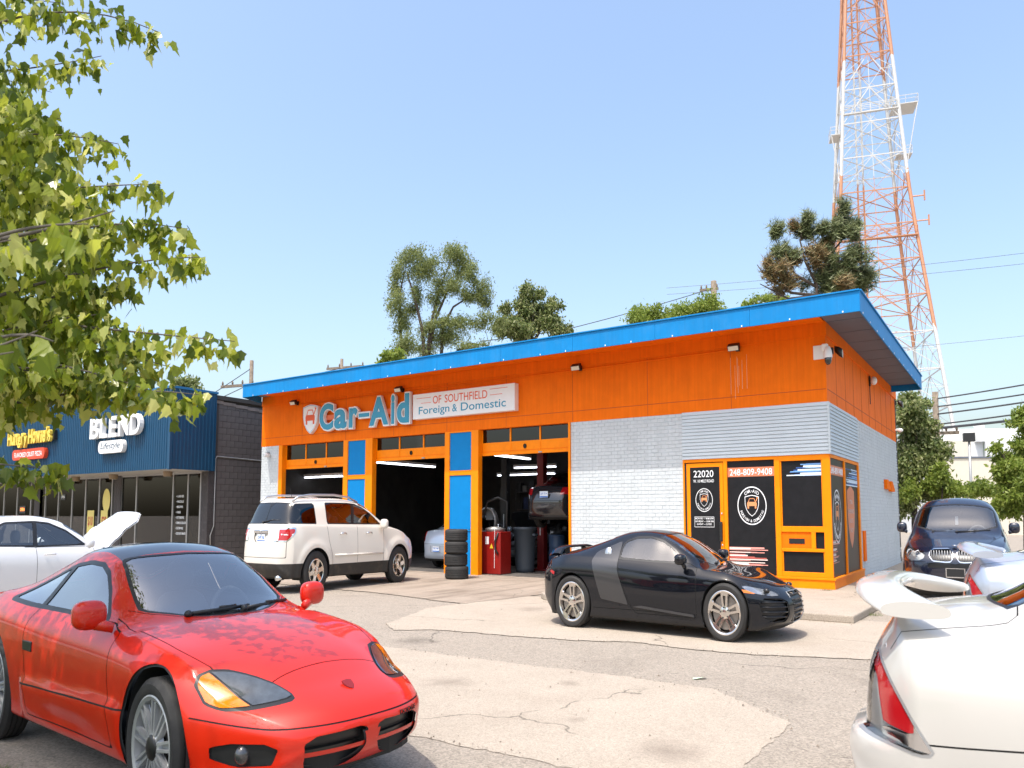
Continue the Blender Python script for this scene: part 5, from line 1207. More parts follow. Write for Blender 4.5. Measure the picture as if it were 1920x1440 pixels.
    box('dashboard', m_lining, root, -0.85, -0.50, -0.70, 0.70, 0.58, 0.80, bevel=0.05); steering(root, -0.95, 0.37, 0.78, m_lining); box('cabin_floor', m_lining, root, -2.0, -0.4, -0.75, 0.75, 0.16, 0.20)
    wiper(root, (-0.36, -0.15, .86), (-0.50, 0.45, .885), (-0.40, 0.55, .88))
    q = MB(); prof = [(0.0, 0.0), (0.10, 0.028), (0.20, 0.03), (0.26, 0.018), (0.2, 0.0)]
    for i in range(13): pass
    n = 14; vs = []; fs = []
    for i in range(n+1):
        yy = -0.70+1.40*i/n; e = 1-(abs(yy)/0.70)**4
        for a, h in prof: vs.append((fo-4.16+a*0.95, yy, 0.90+0.10*e**0.6+h*1.3))
    mm = len(prof)
    for i in range(n):
        for j in range(mm): fs.append((i*mm+j, i*mm+(j+1) % mm, (i+1)*mm+(j+1) % mm, (i+1)*mm+j))
    MB().add(vs, fs).build('rear_spoiler', m, root, True)
    for s_ in (1, -1): box('spoiler_strut', m_trim, root, fo-4.05, fo-3.98, s_*0.3-0.03, s_*0.3+0.03, 0.90, 1.0)
    MB().prism(shield(0, 0, 0.06, 0.03), lambda u, v, w: (fo-0.24+w, u, 0.64+v), 0, 0.02).build('nose_badge', m_chrome, root)
black_coupe()

# ---- white sport utility, seen from behind ----------------------------------
def white_suv():
    L, fo, wb, R, Ra = 5.05, 1.0, 3.02, 0.385, 0.445
    def flare(P):
        P = P.copy(); s = np.sign(P[:, 1]); sd = np.abs(P[:, 1]) > 0.6
        for u in (fo, fo+wb):
            d = np.hypot(P[:, 0]-u, P[:, 2]-R)-0.52; w = np.where(d < 0, np.exp(-(d/0.2)**2), np.exp(-(d/0.06)**2))*sd*(P[:, 2] < 1.05)
            P[:, 1] += s*w*0.035
        return P
    k = dict(L=L, fo=fo, W=0.98, uf=0.30, ur=0.20, zcf=0.6, zcr=0.75, fsweep=0.34, rsweep=0.17, sq=2.8, capp=3.4, warp=flare, crown=0.9,
        zf=[(0, .26), (0.6, .24), (5.05, .27)], ys=[(.3, .86), (1, .90), (3, .90), (4.85, .86)],
        yw=[(.3, .90), (1.0, .945), (2, .945), (3.5, .955), (4.4, .955), (4.85, .91)], zw=[(.3, .62), (1, .72), (3, .74), (4.85, .80)],
        yb=[(.3, .80), (1.0, .87), (2, .90), (3.5, .90), (4.4, .885), (4.85, .83)], zb=[(.3, .95), (.7, 1.07), (1.2, 1.15), (1.7, 1.19), (3, 1.215), (4.4, 1.245), (4.85, 1.25)],
        yr=[(.3, .50), (1.0, .60), (1.35, .68), (1.6, .76), (2.0, .74), (2.5, .70), (3.5, .70), (4.4, .68), (4.70, .67), (4.85, .68)],
        zr=[(.3, .985), (.7, 1.115), (1.1, 1.20), (1.4, 1.26), (1.7, 1.40), (2.1, 1.60), (2.5, 1.70), (3.0, 1.735), (4.0, 1.725), (4.45, 1.70), (4.60, 1.66), (4.75, 1.48), (4.85, 1.30)],
        zc=[(.3, 1.0), (.7, 1.13), (1.1, 1.22), (1.3, 1.27), (1.6, 1.42), (2.0, 1.63), (2.4, 1.745), (3.0, 1.785), (4.0, 1.775), (4.45, 1.75), (4.62, 1.70), (4.76, 1.50), (4.85, 1.32)],
        front=[(.2, .12), (.4, .02), (.7, 0), (.9, .06), (1.0, .2)], rear=[(.25, .06), (.45, .0), (.75, 0.02), (1.1, .07), (1.3, .14), (1.5, .24)])
    b = Body(k, 96, 50, 18)
    b.cut('clad', lambda P: P[:, 2]-(0.50+0.05*np.clip((P[:, 0]-3.6)/0.8, 0, 1)), None)
    b.cut('under', lambda P: P[:, 2]-0.30, lambda V_, N: N[:, 2] < -0.6, ('clad',)); arch(b, (fo, fo+wb), (R, R), Ra, 0.5)
    up = lambda V_, N: (np.abs(V_[:, 1]) > 0.5) & (V_[:, 2] > 1.1) & (np.abs(N[:, 1]) > 0.3)
    gp = [(1.68, 1.255), (1.95, 1.44), (2.25, 1.585), (2.5, 1.655), (2.8, 1.675), (3.55, 1.675), (3.58, 1.62), (3.62, 1.28)]
    b.cut('seal', uz(gp, 0.012), up); b.cut('win', uz(gp, -0.01), up, ('seal',)); b.cut('bpil', lambda P: np.abs(P[:, 0]+0.38*(P[:, 2]-1.45)-2.68)-0.05, up, ('win',))
    gq = [(3.95, 1.66), (4.50, 1.645), (4.62, 1.56), (4.80, 1.32), (4.78, 1.29), (3.98, 1.28)]
    b.cut('seal', uz(gq, 0.01), up); b.cut('qwin', uz(gq, -0.008), up, ('seal',))
    rear = lambda V_, N: (V_[:, 0] > 4.45) & (N[:, 0] > 0.15) & (V_[:, 2] > 1.15)
    b.cut('seal', yz([(0, 1.29), (0, 1.675), (.60, 1.66), (.66, 1.60), (.79, 1.33), (.76, 1.285)], 0.012), rear, ('body', 'seal')); b.cut('rearwin', yz([(0, 1.29), (0, 1.675), (.60, 1.66), (.66, 1.60), (.79, 1.33), (.76, 1.285)], -0.006), rear, ('seal',))
    ws = lambda e: (lambda P: np.maximum.reduce([1.26+0.34*(np.abs(P[:, 1])/0.74)**2-P[:, 0], P[:, 0]-2.36, np.abs(P[:, 1])-(b.C['yr'](P[:, 0])-0.03)])+e)
    tw = lambda V_, N: (N[:, 2] > 0.25) & (V_[:, 2] > 1.15); b.cut('seal', ws(-.005), tw); b.cut('wind', ws(.02), tw, ('seal',))
    lp = [(.50, .965), (.53, 1.175), (.56, 1.19), (1.05, 1.20), (1.05, 1.10), (.93, 1.02), (.84, .965)]
    rl = lambda V_, N: (V_[:, 0] > 4.40) & ((N[:, 0] > 0.05) | (np.abs(N[:, 1]) > 0.3))
    lampf = lambda P: np.maximum(psdf(np.column_stack([np.abs(P[:, 1])+0.75*np.clip(4.93-P[:, 0], 0, 1), P[:, 2]]), [(.50, .965), (.545, 1.18), (1.10, 1.20), (1.10, 1.12), (1.0, 1.03), (.88, .965)]), 4.4-P[:, 0])
    b.cut('lring', lampf, rl, iso=0.012); b.cut('lamp', lampf, rl, ('lring',), -0.012)
    b.cut('lbar', lambda P: np.abs(P[:, 2]-1.085)-0.012, None, ('lamp',)); b.cut('lwhite', lambda P: np.abs(P[:, 1])+0.75*np.clip(4.93-P[:, 0], 0, 1)-0.62, None, ('lamp',))
    b.cut('pnook', yz([(0, .93), (0, 1.13), (.27, 1.13), (.25, 1.0), (.17, .93)]), rear_w(4.6, 0.3))
    b.gap(lambda P: np.maximum(np.abs(P[:, 1])-0.80, np.maximum(P[:, 2]-1.75, 0.66-P[:, 2])), 0.005, lambda V_, N: (V_[:, 0] > 4.75) & (N[:, 0] > 0.5))
    sd = lambda V_, N: (np.abs(V_[:, 1]) > 0.6) & (np.abs(N[:, 1]) > 0.45) & (V_[:, 2] < 1.24)
    b.gap(uz([(1.62, .45), (1.60, 1.245), (2.60, 1.262), (2.60, .45)]), 0.0045, sd); b.gap(uz([(2.60, .45), (2.60, 1.262), (3.66, 1.272), (3.60, .95), (3.50, .7), (3.48, .45)]), 0.0045, sd)
    m = paint('pearl_white_paint', (0.68, 0.64, 0.57), 0.0, 0.35)
    root = car_root('parked_car', 'pearl white sport utility car with roof rails facing the garage bays', -11.84, -3.34, pi/2)
    finish_car(b, root, m, (0, -wb), (R, R), Ra, 0.90, inner=0.55)
    b.part('lower_cladding', 'clad', mat('dark_cladding', (0.022, 0.020, 0.018), 0.6, dirt=0.5, dcol=(0.12, 0.09, 0.06), dscale=4), root, 0.004)
    b.part('windscreen', 'wind', g_clear, root, -.003); b.part('rear_window', 'rearwin', g_dark, root, -.003)
    for s_ in (1, -1):
        b.part('side_window', 'win', g_mid, root, -.004, side=s_); b.part('quarter_window', 'qwin', g_dark, root, -.004, side=s_); b.part('pillar_trim', 'bpil', m_trim, root, .001, side=s_)
        l = b.part('tail_lamp', 'lamp', m_lensred, root, .004, side=s_); b.part('lamp_surround', 'lring', m_chrome, l, .006, side=s_); b.part('lamp_bar', 'lbar', m_white, l, .008, side=s_); b.part('reversing_lens', 'lwhite', m_white, l, .005, side=s_)
        wheel_parts(root, 0, s_*0.955, R, 0.245, 0.255, 'six', s_, m_alloyb); wheel_parts(root, -wb, s_*0.965, R, 0.245, 0.255, 'six', s_, m_alloyb)
        mirror(root, -0.72, s_*1.05, 1.26, s_, m, (0.08, 0.12, 0.10), (0.05, -0.12, -0.06)); seat(root, -1.55, s_*0.4, 0.5, m_seatm, 0.6); seat(root, -2.5, s_*0.4, 0.55, m_seatm, 0.55)
        rl_ = MB().tube([(fo-2.35, s_*0.62, 1.70), (fo-2.7, s_*0.63, 1.80), (fo-3.2, s_*0.64, 1.835), (fo-4.0, s_*0.64, 1.825), (fo-4.35, s_*0.63, 1.79), (fo-4.55, s_*0.62, 1.70)], 0.022, 8); rl_.build('roof_rail', m_alloy, root, True)
        for x in (2.08, 3.02): 
            h = MB().tube([(fo-x, s_*0.95, 1.07), (fo-x-0.05, s_*0.985, 1.085), (fo-x-0.19, s_*0.985, 1.085), (fo-x-0.23, s_*0.95, 1.075)], 0.016, 8).build('door_handle', m_chrome, root, True)
        MB().tube([(fo-1.66, s_*0.958, .66), (fo-2.5, s_*0.962, .665), (fo-3.40, s_*0.962, .67)], 0.022, 6).xf(lambda a, c, d: (a, c, 0.66+(d-.66)*0.9)).build('door_moulding', m, root, True)
        MB().tube([(fo-4.75, s_*0.62, .30), (fo-4.98, s_*0.62, .29)], 0.045, 12).build('exhaust_tip', m_chrome, root, True)
    b.part('plate_recess', 'pnook', m, root, -0.03); box('tailgate_handle', m_chrome, root, fo-4.99, fo-4.93, -0.27, 0.27, 1.10, 1.17, bevel=0.015)
    plate(root, fo-4.965, 0.0, 0.94, -pi/2, txt='DVP 768'); wiper(root, (fo-4.88, 0.05, 1.31), (fo-4.82, -0.30, 1.36), (fo-4.80, -0.50, 1.35))
    MB().ell((fo-5.0, 0, 1.14), (0.02, 0.04, 0.035), 12, 8).build('tailgate_badge', m_chrome, root, True); box('key_flap', m_trim, root, fo-5.01, fo-4.98, -0.06, 0.06, 0.80, 0.84)
    box('dashboard', m_lining, root, -0.9, -0.5, -0.75, 0.75, 0.85, 1.15, bevel=0.05); box('cabin_floor', m_lining, root, -3.4, -0.5, -0.8, 0.8, 0.33, 0.38); steering(root, -1.0, 0.4, 1.08, m_lining)
    MB().tube([(fo-4.3, -0.3, 1.77), (fo-4.36, -0.3, 1.97)], 0.006, 5).build('aerial', m_trim, root)
white_suv()
# ---- four-door saloons ------------------------------------------------------
SED = dict(L=4.85, fo=0.95, W=0.915, uf=0.30, ur=0.22, zcf=0.5, zcr=0.62, fsweep=0.36, rsweep=0.22, sq=2.6, capp=3.0,
    zf=[(0, .19), (4.85, .21)], ys=[(.3, .82), (1, .87), (3.5, .87), (4.6, .83)], yw=[(.3, .85), (.95, .905), (2.5, .905), (3.8, .915), (4.3, .905), (4.63, .865)], zw=[(.3, .55), (1, .66), (3, .68), (4.63, .72)],
    yb=[(.3, .72), (1, .80), (2.5, .82), (4, .81), (4.63, .76)], zb=[(.3, .66), (.7, .79), (1.2, .89), (1.6, .935), (2.5, .955), (3.5, .985), (4.2, .985), (4.63, .955)],
    yr=[(.3, .5), (1.1, .60), (1.45, .70), (1.85, .66), (2.3, .60), (3.2, .59), (3.6, .60), (4.1, .62), (4.63, .60)],
    zr=[(.3, .685), (.7, .82), (1.15, .915), (1.42, .965), (1.8, 1.17), (2.2, 1.345), (2.6, 1.39), (3.15, 1.37), (3.55, 1.25), (3.9, 1.09), (4.12, 1.035), (4.63, .99)],
    zc=[(.3, .70), (.7, .84), (1.1, .93), (1.32, .97), (1.7, 1.19), (2.1, 1.375), (2.5, 1.44), (3.05, 1.43), (3.5, 1.31), (3.88, 1.13), (4.08, 1.065), (4.35, 1.055), (4.63, 1.02)],
    front=[(.2, .12), (.35, .01), (.5, 0), (.62, .06), (.72, .2)], rear=[(.2, .12), (.35, .02), (.6, 0), (.8, .04), (1.0, .12)])
def saloon(label, x, y, rot, m, style, z=0.0, group='cars on the forecourt', detail=True, **ov):
    k = dict(SED); k.update(ov)
    if style == 'wing': k.update(rsweep=.15, rear=[(.2, .04), (.34, -.05), (.50, -.05), (.565, -.03), (.61, .05), (.8, .05), (1.02, .07)], zc=[(.3, .70), (.7, .84), (1.1, .93), (1.32, .97), (1.7, 1.19), (2.1, 1.375), (2.5, 1.44), (3.05, 1.44), (3.5, 1.36), (3.9, 1.22), (4.2, 1.10), (4.4, 1.08), (4.63, 1.055)], zr=[(.3, .685), (.7, .82), (1.15, .915), (1.42, .965), (1.8, 1.17), (2.2, 1.345), (2.6, 1.39), (3.15, 1.38), (3.55, 1.29), (3.9, 1.16), (4.2, 1.06), (4.63, 1.02)])
    L, fo, wb, R, Ra = k['L'], k['fo'], 2.80, 0.335, 0.385
    b = Body(k, 90 if detail else 60, 48 if detail else 36, 18); under(b, 0.27); arch(b, (fo, fo+wb), (R, R), Ra, 0.45)
    up = lambda V_, N: (np.abs(V_[:, 1]) > 0.45) & (V_[:, 2] > 0.88) & (np.abs(N[:, 1]) > 0.25)
    gp = [(1.72, 1.005), (2.05, 1.215), (2.35, 1.325), (2.6, 1.35), (3.1, 1.335), (3.4, 1.23), (3.72, 1.075), (3.70, 1.035), (2.6, 1.005)]
    b.cut('seal', uz(gp, .012), up); b.cut('win', uz(gp, -.012), up, ('seal',)); b.cut('bpil', lambda P: np.minimum(np.abs(P[:, 0]+0.12*(P[:, 2]-1.2)-2.62)-0.035, np.abs(P[:, 0]-3.42)-0.015), up, ('win',))
    ws = lambda e: (lambda P: np.maximum.reduce([1.30+0.32*(np.abs(P[:, 1])/0.68)**2-P[:, 0], P[:, 0]-2.06, np.abs(P[:, 1])-(b.C['yr'](P[:, 0])-0.03)])+e)
    tw = lambda V_, N: (N[:, 2] > 0.25) & (V_[:, 2] > 0.9); b.cut('seal', ws(-.005), tw); b.cut('wind', ws(.02), tw, ('seal',))
    rw = lambda e: (lambda P: np.maximum.reduce([3.24-P[:, 0], P[:, 0]-((4.20 if style == 'wing' else 4.02)-0.12*(np.abs(P[:, 1])/.6)**2), np.abs(P[:, 1])-(b.C['yr'](P[:, 0])-0.05)])+e)
    b.cut('seal', rw(0), tw); b.cut('rearwin', rw(.02), tw, ('seal',))
    if style == 'wing':
        lw = lambda V_, N: (V_[:, 0] > 4.2) & (np.abs(V_[:, 1]) > 0.52)
        lp = [(5.0, 1.01), (4.78, 1.01), (4.755, .985), (4.40, .56), (5.0, .60)]
        b.cut('lring', uz(lp, .006), lw); b.cut('lclear', uz(lp, -.006), lw, ('lring',))
        b.cut('lchrome', uz([(4.76, .975), (4.42, .575), (4.66, .60), (4.66, .632), (4.46, .628), (4.745, .958)]), lw, ('lclear',))
        b.cut('lamp', uz([(4.79, .96), (4.745, .955), (4.475, .645), (4.48, .63), (4.66, .645), (4.69, .80)]), lw, ('lclear',))
        b.gap(lambda P: P[:, 2]-(0.575+0.08*(4.85-P[:, 0])), .0035, lambda V_, N: (V_[:, 0] > 3.95) & (V_[:, 2] < 0.8) & (V_[:, 2] > .4) & (N[:, 2] < 0.6))
        b.gap(lambda P: np.maximum(np.abs(P[:, 1])-0.685, 4.05-P[:, 0]), .0035, lambda V_, N: (V_[:, 0] > 4.0) & (N[:, 2] > 0.3) & (V_[:, 2] > .9))
    else:
        lp = [(.52, .80), (.55, .98), (.92, .985), (.92, .82)] if style != 'tall' else [(.60, .72), (.66, 1.02), (.92, 1.02), (.92, .76)]
        b.cut('lamp', yz(lp), lambda V_, N: (V_[:, 0] > 4.35) & (V_[:, 2] > .6)); b.cut('pnook', yz([(0, .70), (0, .88), (.28, .88), (.24, .72)]) if style != 'tall' else yz([(0, .42), (0, .62), (.30, .62), (.26, .42)]), rear_w(4.6, .3))
        b.gap(lambda P: np.maximum(np.abs(P[:, 1])-0.62, 0.66-P[:, 2]), .004, lambda V_, N: (V_[:, 0] > 4.3) & (V_[:, 2] > .6))
        hl = [(.46, .60), (.50, .68), (.80, .745), (.86, .72), (.80, .62), (.60, .585)]; b.cut('headl', yz(hl), lambda V_, N: V_[:, 0] < .8)
        b.cut('grille', yz([(0, .47), (0, .62), (.36, .61), (.32, .48)]), front_w(.6, -.2))
    if style in ('hood', 'hood_in'):
        b.cut('hood', lambda P: np.maximum.reduce([np.abs(P[:, 1])-0.70+.1*np.clip(1-P[:, 0], 0, 1), .36-P[:, 0], P[:, 0]-1.26]), lambda V_, N: (N[:, 2] > .3) & (V_[:, 0] < 1.4))
    sd = lambda V_, N: (np.abs(V_[:, 1]) > .6) & (np.abs(N[:, 1]) > .4) & (V_[:, 2] < 1.0)
    b.gap(uz([(1.55, .3), (1.58, .98), (2.64, .99), (2.64, .3)]), .004, sd); b.gap(uz([(2.64, .3), (2.64, .99), (3.72, 1.02), (3.55, .75), (3.40, .3)]), .004, sd)
    root = site('parked_car', label, 'car', x, y, z, rot, group)
    finish_car(b, root, m, (0, -wb), (R, R), Ra, 0.86, inner=.52)
    b.part('windscreen', 'wind', g_clear, root, -.003); b.part('rear_window', 'rearwin', g_mid if style != 'wing' else g_clear, root, -.003)
    for s_ in (1, -1):
        b.part('side_window', 'win', g_clear if style in ('hood', 'wing') else g_mid, root, -.004, side=s_); b.part('pillar_trim', 'bpil', m_trim, root, .001, side=s_)
        if style == 'wing':
            l = b.part('tail_lamp', 'lamp', m_lensred, root, -.004, side=s_); b.part('lamp_cover', 'lclear', g_lamp, l, .003, side=s_); b.part('lamp_back', 'lclear', mat('lamp_grey', (0.62, 0.63, 0.62), .3), l, -.02, side=s_); b.part('lamp_bezel', 'lchrome', m_chrome, l, .001, side=s_); b.part('lamp_gasket', 'lring', m_alloyd, l, .001, side=s_)
        else:
            b.part('tail_lamp', 'lamp', m_lensred, root, .003, side=s_); b.part('headlamp', 'headl', m_chrome, root, .002, side=s_)
        wheel_parts(root, 0, s_*.895, R, .225, .21, 'five', s_, m_alloy); wheel_parts(root, -wb, s_*.90, R, .225, .21, 'five', s_, m_alloy)
        mirror(root, -.80, s_*1.0, 1.03, s_, m, (.075, .10, .065), (.04, -.12, -.06)); seat(root, -1.45, s_*.36, .35, m_seatm, .56); seat(root, -2.35, s_*.36, .38, m_seatm, .5)
        for u in (2.42, 3.42): MB().tube([(fo-u+.10, s_*.895, .885), (fo-u+.06, s_*.925, .89), (fo-u-.06, s_*.925, .89), (fo-u-.10, s_*.895, .885)], .013, 6).build('door_handle', m, root, True)
    if 'headl': b.part('front_grille', 'grille', m_trim, root, -.02)
    b.part('plate_recess', 'pnook', m, root, -.012)
    box('dashboard', m_lining, root, -.95, -.55, -.7, .7, .7, .95, bevel=.05); steering(root, -1.0, .36, .92, m_lining); box('cabin_floor', m_lining, root, -2.9, -.5, -.72, .72, .27, .31)
    if style in ('hood', 'hood_in'):
        vs, ns, fs = b.mesh(('hood',)); a = radians(50 if style == 'hood' else 52); hx, hz = fo-1.27, .95
        def rt(p):
            dx, dz = p[0]-hx, p[2]-hz; return (hx+dx*cos(a)-dz*sin(a), p[1], hz+dx*sin(a)+dz*cos(a))
        h = MB().add([rt(p) for p in vs], fs).build('open_bonnet', m, root, True)
        MB().add([rt((p[0], p[1], p[2]-.03)) for p in vs], [f[::-1] for f in fs]).build('bonnet_lining', m_white if style == 'hood' else m_trim, h, True)
        MB().tube([rt((hx+.55, .55, hz-.06)), (hx+.62, .60, .78)], .01, 6).build('bonnet_strut', m_trim, h)
        box('engine', m_under, root, -.25, .45, -.55, .55, .35, .72, bevel=.05); box('engine_cover', m_trim, root, -.1, .35, -.3, .3, .72, .78, bevel=.03)
    if style == 'wing':
        n = 36; vs = []; fs = []; pr = [(.5-.5*cos(a_), (.021 if a_ < pi else .013)*abs(sin(a_))**.75*(1 if a_ < pi else -1)) for a_ in np.linspace(0, 2*pi, 21)[:-1]]
        for i in range(n+1):
            yy = -.80+1.60*i/n; q = abs(yy)/.80; ul = 4.60-.28*q**3; ut = 4.84-.20*q**3.5; zz = 1.145-.065*q**3.0
            for a_, h_ in pr: vs.append((fo-(ul+(ut-ul)*a_), yy, zz+h_*1.9))
        mm = len(pr)
        for i in range(n):
            for j in range(mm): fs.append((i*mm+j, i*mm+(j+1) % mm, (i+1)*mm+(j+1) % mm, (i+1)*mm+j))
        fs += [tuple(range(mm)), tuple(range(n*mm+mm-1, n*mm-1, -1))]
        autosmooth(MB().add(vs, fs).build('rear_wing', m, root, True), 50)
    else: plate(root, fo-L-.005, 0, .735 if style != 'tall' else .455, -pi/2, txt='DJP 7514' if style != 'tall' else 'DBQ 5041')
    return root
m_pearl = paint('pearl_white_two', (0.50, 0.485, 0.45), 0, .3); m_silver = paint('silver_car_paint', (0.50, 0.54, 0.62), .55, .3)
m_icewhite = paint('ice_white_paint', (0.62, 0.63, 0.65), 0, .3)
wc = saloon('pearl white saloon with rear wing and triangular red tail lamp', 6.83, -14.10, 0.0, m_pearl, 'wing')
c = copy_tree(wc); c.location = S(6.95, -7.65); c['label'] = 'silver winged saloon standing in front of the dark blue car'
for ch in list(c.children):
    if ch.data and ch.data.materials and ch.data.materials[0] == m_pearl:
        ch.data = ch.data.copy(); ch.data.materials[0] = m_silver
    for g2 in ch.children:
        if g2.data and g2.data.materials and g2.data.materials[0] == m_pearl: g2.data = g2.data.copy(); g2.data.materials[0] = m_silver
saloon('white saloon with its bonnet propped open in front of the shop', -12.42, -10.85, pi/2, m_icewhite, 'hood')
saloon('pale silver saloon nosed into the middle bay', -13.25, 5.0, pi/2, paint('pale_silver_paint', (0.42, 0.50, 0.60), .3, .3), 'tall', .016, 'cars inside the garage', False)
saloon('glossy black saloon raised on the lift in the right bay', -8.70, 4.85, pi/2, paint('bay_black_paint', (0.018, 0.018, 0.021), 0, .2), 'low', 1.12, 'cars inside the garage', False)
saloon('dark grey saloon with open bonnet deep in the garage', -11.35, 4.3, -pi/2, paint('bay_grey_paint', (0.12, 0.125, 0.13), .3, .35), 'hood_in', .016, 'cars inside the garage', False)
saloon('white saloon parked beyond the dark blue car', 5.35, 8.6, -pi/2, m_icewhite, 'low', 0, 'cars on the forecourt', False)
# lift arms under the raised saloon
o = site('lift_carriage', 'black lift frame with two long beams under the raised saloon', 'car lift', -8.75, 4.0, 1.22)
for s_ in (-1, 1): box('arm', m_blackp, o, s_*.85-.06, s_*.85+.06, -1.3, 1.3, 0, .09)
box('cross_beam', m_blackp, o, -.79, .79, -.2, .2, 0, .07)

# ---- dark blue sport utility facing the camera -------------------------------
def blue_suv():
    L, fo, wb, R, Ra = 4.88, .88, 2.93, .385, .435
    k = dict(L=L, fo=fo, W=.985, uf=.28, ur=.2, zcf=.62, zcr=.8, fsweep=.26, rsweep=.2, sq=3.0, capp=3.2, crown=.9,
        zf=[(0, .24), (4.88, .26)], ys=[(.28, .86), (1, .92), (4.6, .86)], yw=[(.28, .93), (.9, .975), (2.5, .965), (3.8, .985), (4.68, .90)], zw=[(.28, .68), (1, .74), (4.6, .82)],
        yb=[(.28, .80), (.9, .865), (2.5, .90), (4, .87), (4.68, .8)], zb=[(.28, .92), (.8, 1.01), (1.4, 1.08), (2, 1.12), (3.5, 1.19), (4.68, 1.18)],
        yr=[(.28, .5), (1, .62), (1.35, .72), (1.55, .79), (2.0, .755), (2.5, .71), (3.2, .68), (4, .64), (4.68, .64)],
        zr=[(.28, .955), (.8, 1.055), (1.25, 1.125), (1.45, 1.18), (1.8, 1.40), (2.15, 1.565), (2.6, 1.62), (3.2, 1.58), (3.8, 1.42), (4.4, 1.25), (4.68, 1.2)],
        zc=[(.28, .97), (.8, 1.075), (1.2, 1.145), (1.38, 1.185), (1.7, 1.41), (2.05, 1.635), (2.5, 1.73), (3.1, 1.70), (3.7, 1.53), (4.3, 1.31), (4.68, 1.23)],
        front=[(.25, .12), (.42, .01), (.7, .0), (.88, .04), (.98, .16)], rear=[(.25, .1), (.5, .0), (.9, .03), (1.2, .12)])
    b = Body(k, 84, 46, 20); b.cut('clad', lambda P: P[:, 2]-.36, None); b.cut('under', lambda P: P[:, 2]-.30, lambda V_, N: N[:, 2] < -.6, ('clad',)); arch(b, (fo, fo+wb), (R, R), Ra, .5)
    up = lambda V_, N: (np.abs(V_[:, 1]) > .5) & (V_[:, 2] > 1.05) & (np.abs(N[:, 1]) > .25)
    gp = [(1.75, 1.18), (2.0, 1.38), (2.3, 1.52), (2.7, 1.565), (3.2, 1.53), (3.7, 1.39), (4.0, 1.24), (3.2, 1.21)]; b.cut('seal', uz(gp, .012), up); b.cut('win', uz(gp, -.01), up, ('seal',)); b.cut('bpil', lambda P: np.abs(P[:, 0]-2.8)-.04, up, ('win',))
    ws = lambda e: (lambda P: np.maximum.reduce([1.33+.24*(np.abs(P[:, 1])/.74)**2-P[:, 0], P[:, 0]-2.02, np.abs(P[:, 1])-(b.C['yr'](P[:, 0])-.035)])+e)
    tw = lambda V_, N: (N[:, 2] > .25) & (V_[:, 2] > 1.05); b.cut('seal', ws(-.005), tw); b.cut('wind', ws(.03), tw, ('seal',))
    fw = lambda V_, N: (V_[:, 0] < .8) & (N[:, 0] < -.05)
    kid = [(.045, .775), (.035, .90), (.06, .94), (.36, .93), (.43, .90), (.44, .83), (.38, .76), (.10, .745)]
    b.cut('kring', yz(kid, .009), fw); b.cut('kid', yz(kid, -.006), fw, ('kring',))
    hl = [(.55, .79), (.51, .86), (.55, .905), (.80, .955), (.94, .96), (.975, .88), (.94, .80), (.80, .755), (.64, .76)]
    b.cut('lamp', yz(hl), lambda V_, N: V_[:, 0] < .95)
    b.cut('intake', yz([(0, .66), (0, .735), (.44, .735), (.48, .70), (.46, .66)]), fw); b.cut('low', yz([(0, .38), (0, .52), (.5, .52), (.55, .38)]), fw); b.cut('amber', uz([(.72, .70), (.72, .735), (.90, .745), (.90, .71)]), side_w(.3, .5))
    b.gap(lambda P: P[:, 2]-(.755-.02*np.abs(P[:, 1])), .004, lambda V_, N: (V_[:, 0] < .55) & (N[:, 0] < -.2) & (np.abs(V_[:, 1]) > .5))
    hood = lambda P: np.maximum(np.abs(P[:, 1])-(.80-.32*np.clip((1.3-P[:, 0])/1.0, 0, 1)), P[:, 0]-1.30); b.gap(hood, .004, lambda V_, N: (N[:, 2] > .3) & (V_[:, 0] < 1.6) & (V_[:, 2] > .95))
    m = paint('navy_car_paint', (0.003, 0.006, 0.020), .1, .25)
    root = site('parked_car', 'dark blue sport utility car with twin kidney grille facing the road', 'car', 2.64, -1.30, 0, -pi/2+radians(2), 'cars on the forecourt')
    finish_car(b, root, m, (0, -wb), (R, R), Ra, .92, inner=.55); b.part('lower_cladding', 'clad', m_trim, root, .004); b.part('windscreen', 'wind', g_clear, root, -.003)
    for s_ in (1, -1):
        b.part('side_window', 'win', g_mid, root, -.004, side=s_); b.part('pillar_trim', 'bpil', m_trim, root, .001, side=s_)
        l = b.part('headlamp', 'lamp', g_lamp, root, .002, side=s_); b.part('lamp_reflector', 'lamp', mat('lamp_silver2', (.62, .60, .56), .35), l, -.05, side=s_)
        for yy, r_ in ((.80, .062), (.655, .05)):
            q = MB().lathe([(r_*.72, .0), (r_, .0), (r_, .03), (r_*.72, .03)], 24, 'x', (fo-b.surf(yy, .86)-.075, s_*yy, .86), closed=True); q.build('lamp_ring', mat('lamp_ring_grey', (.55, .56, .58), .25, metal=.4), l, True)
            MB().ell((fo-b.surf(yy, .86)-.09, s_*yy, .86), (.05, r_*.66, r_*.66), 14, 8).build('lamp_projector', mat('projector', (.10, .11, .13), .06, coat=1), l, True)
        g_ = b.part('kidney_grille', 'kid', m_trim, root, -.035, side=s_); b.part('kidney_surround', 'kring', m_chrome, g_, .010, side=s_)
        for i in range(8): MB().tube([(fo-.025-.02*(i/7)**2, s_*(.075+i*.047), .765), (fo-.045-.02*(i/7)**2, s_*(.075+i*.047), .92)], .006, 6).build('grille_bar', m_alloyd, g_, True)
        b.part('side_marker', 'amber', m_lensamb, root, .002, side=s_)
        wheel_parts(root, 0, s_*.965, R, .25, .26, 'five', s_, m_alloy); wheel_parts(root, -wb, s_*.975, R, .25, .28, 'five', s_, m_alloy)
        mirror(root, -.92, s_*1.045, 1.24, s_, m, (.08, .10, .085), (.05, -.10, -.07)); seat(root, -1.5, s_*.4, .5, m_seatm, .6)
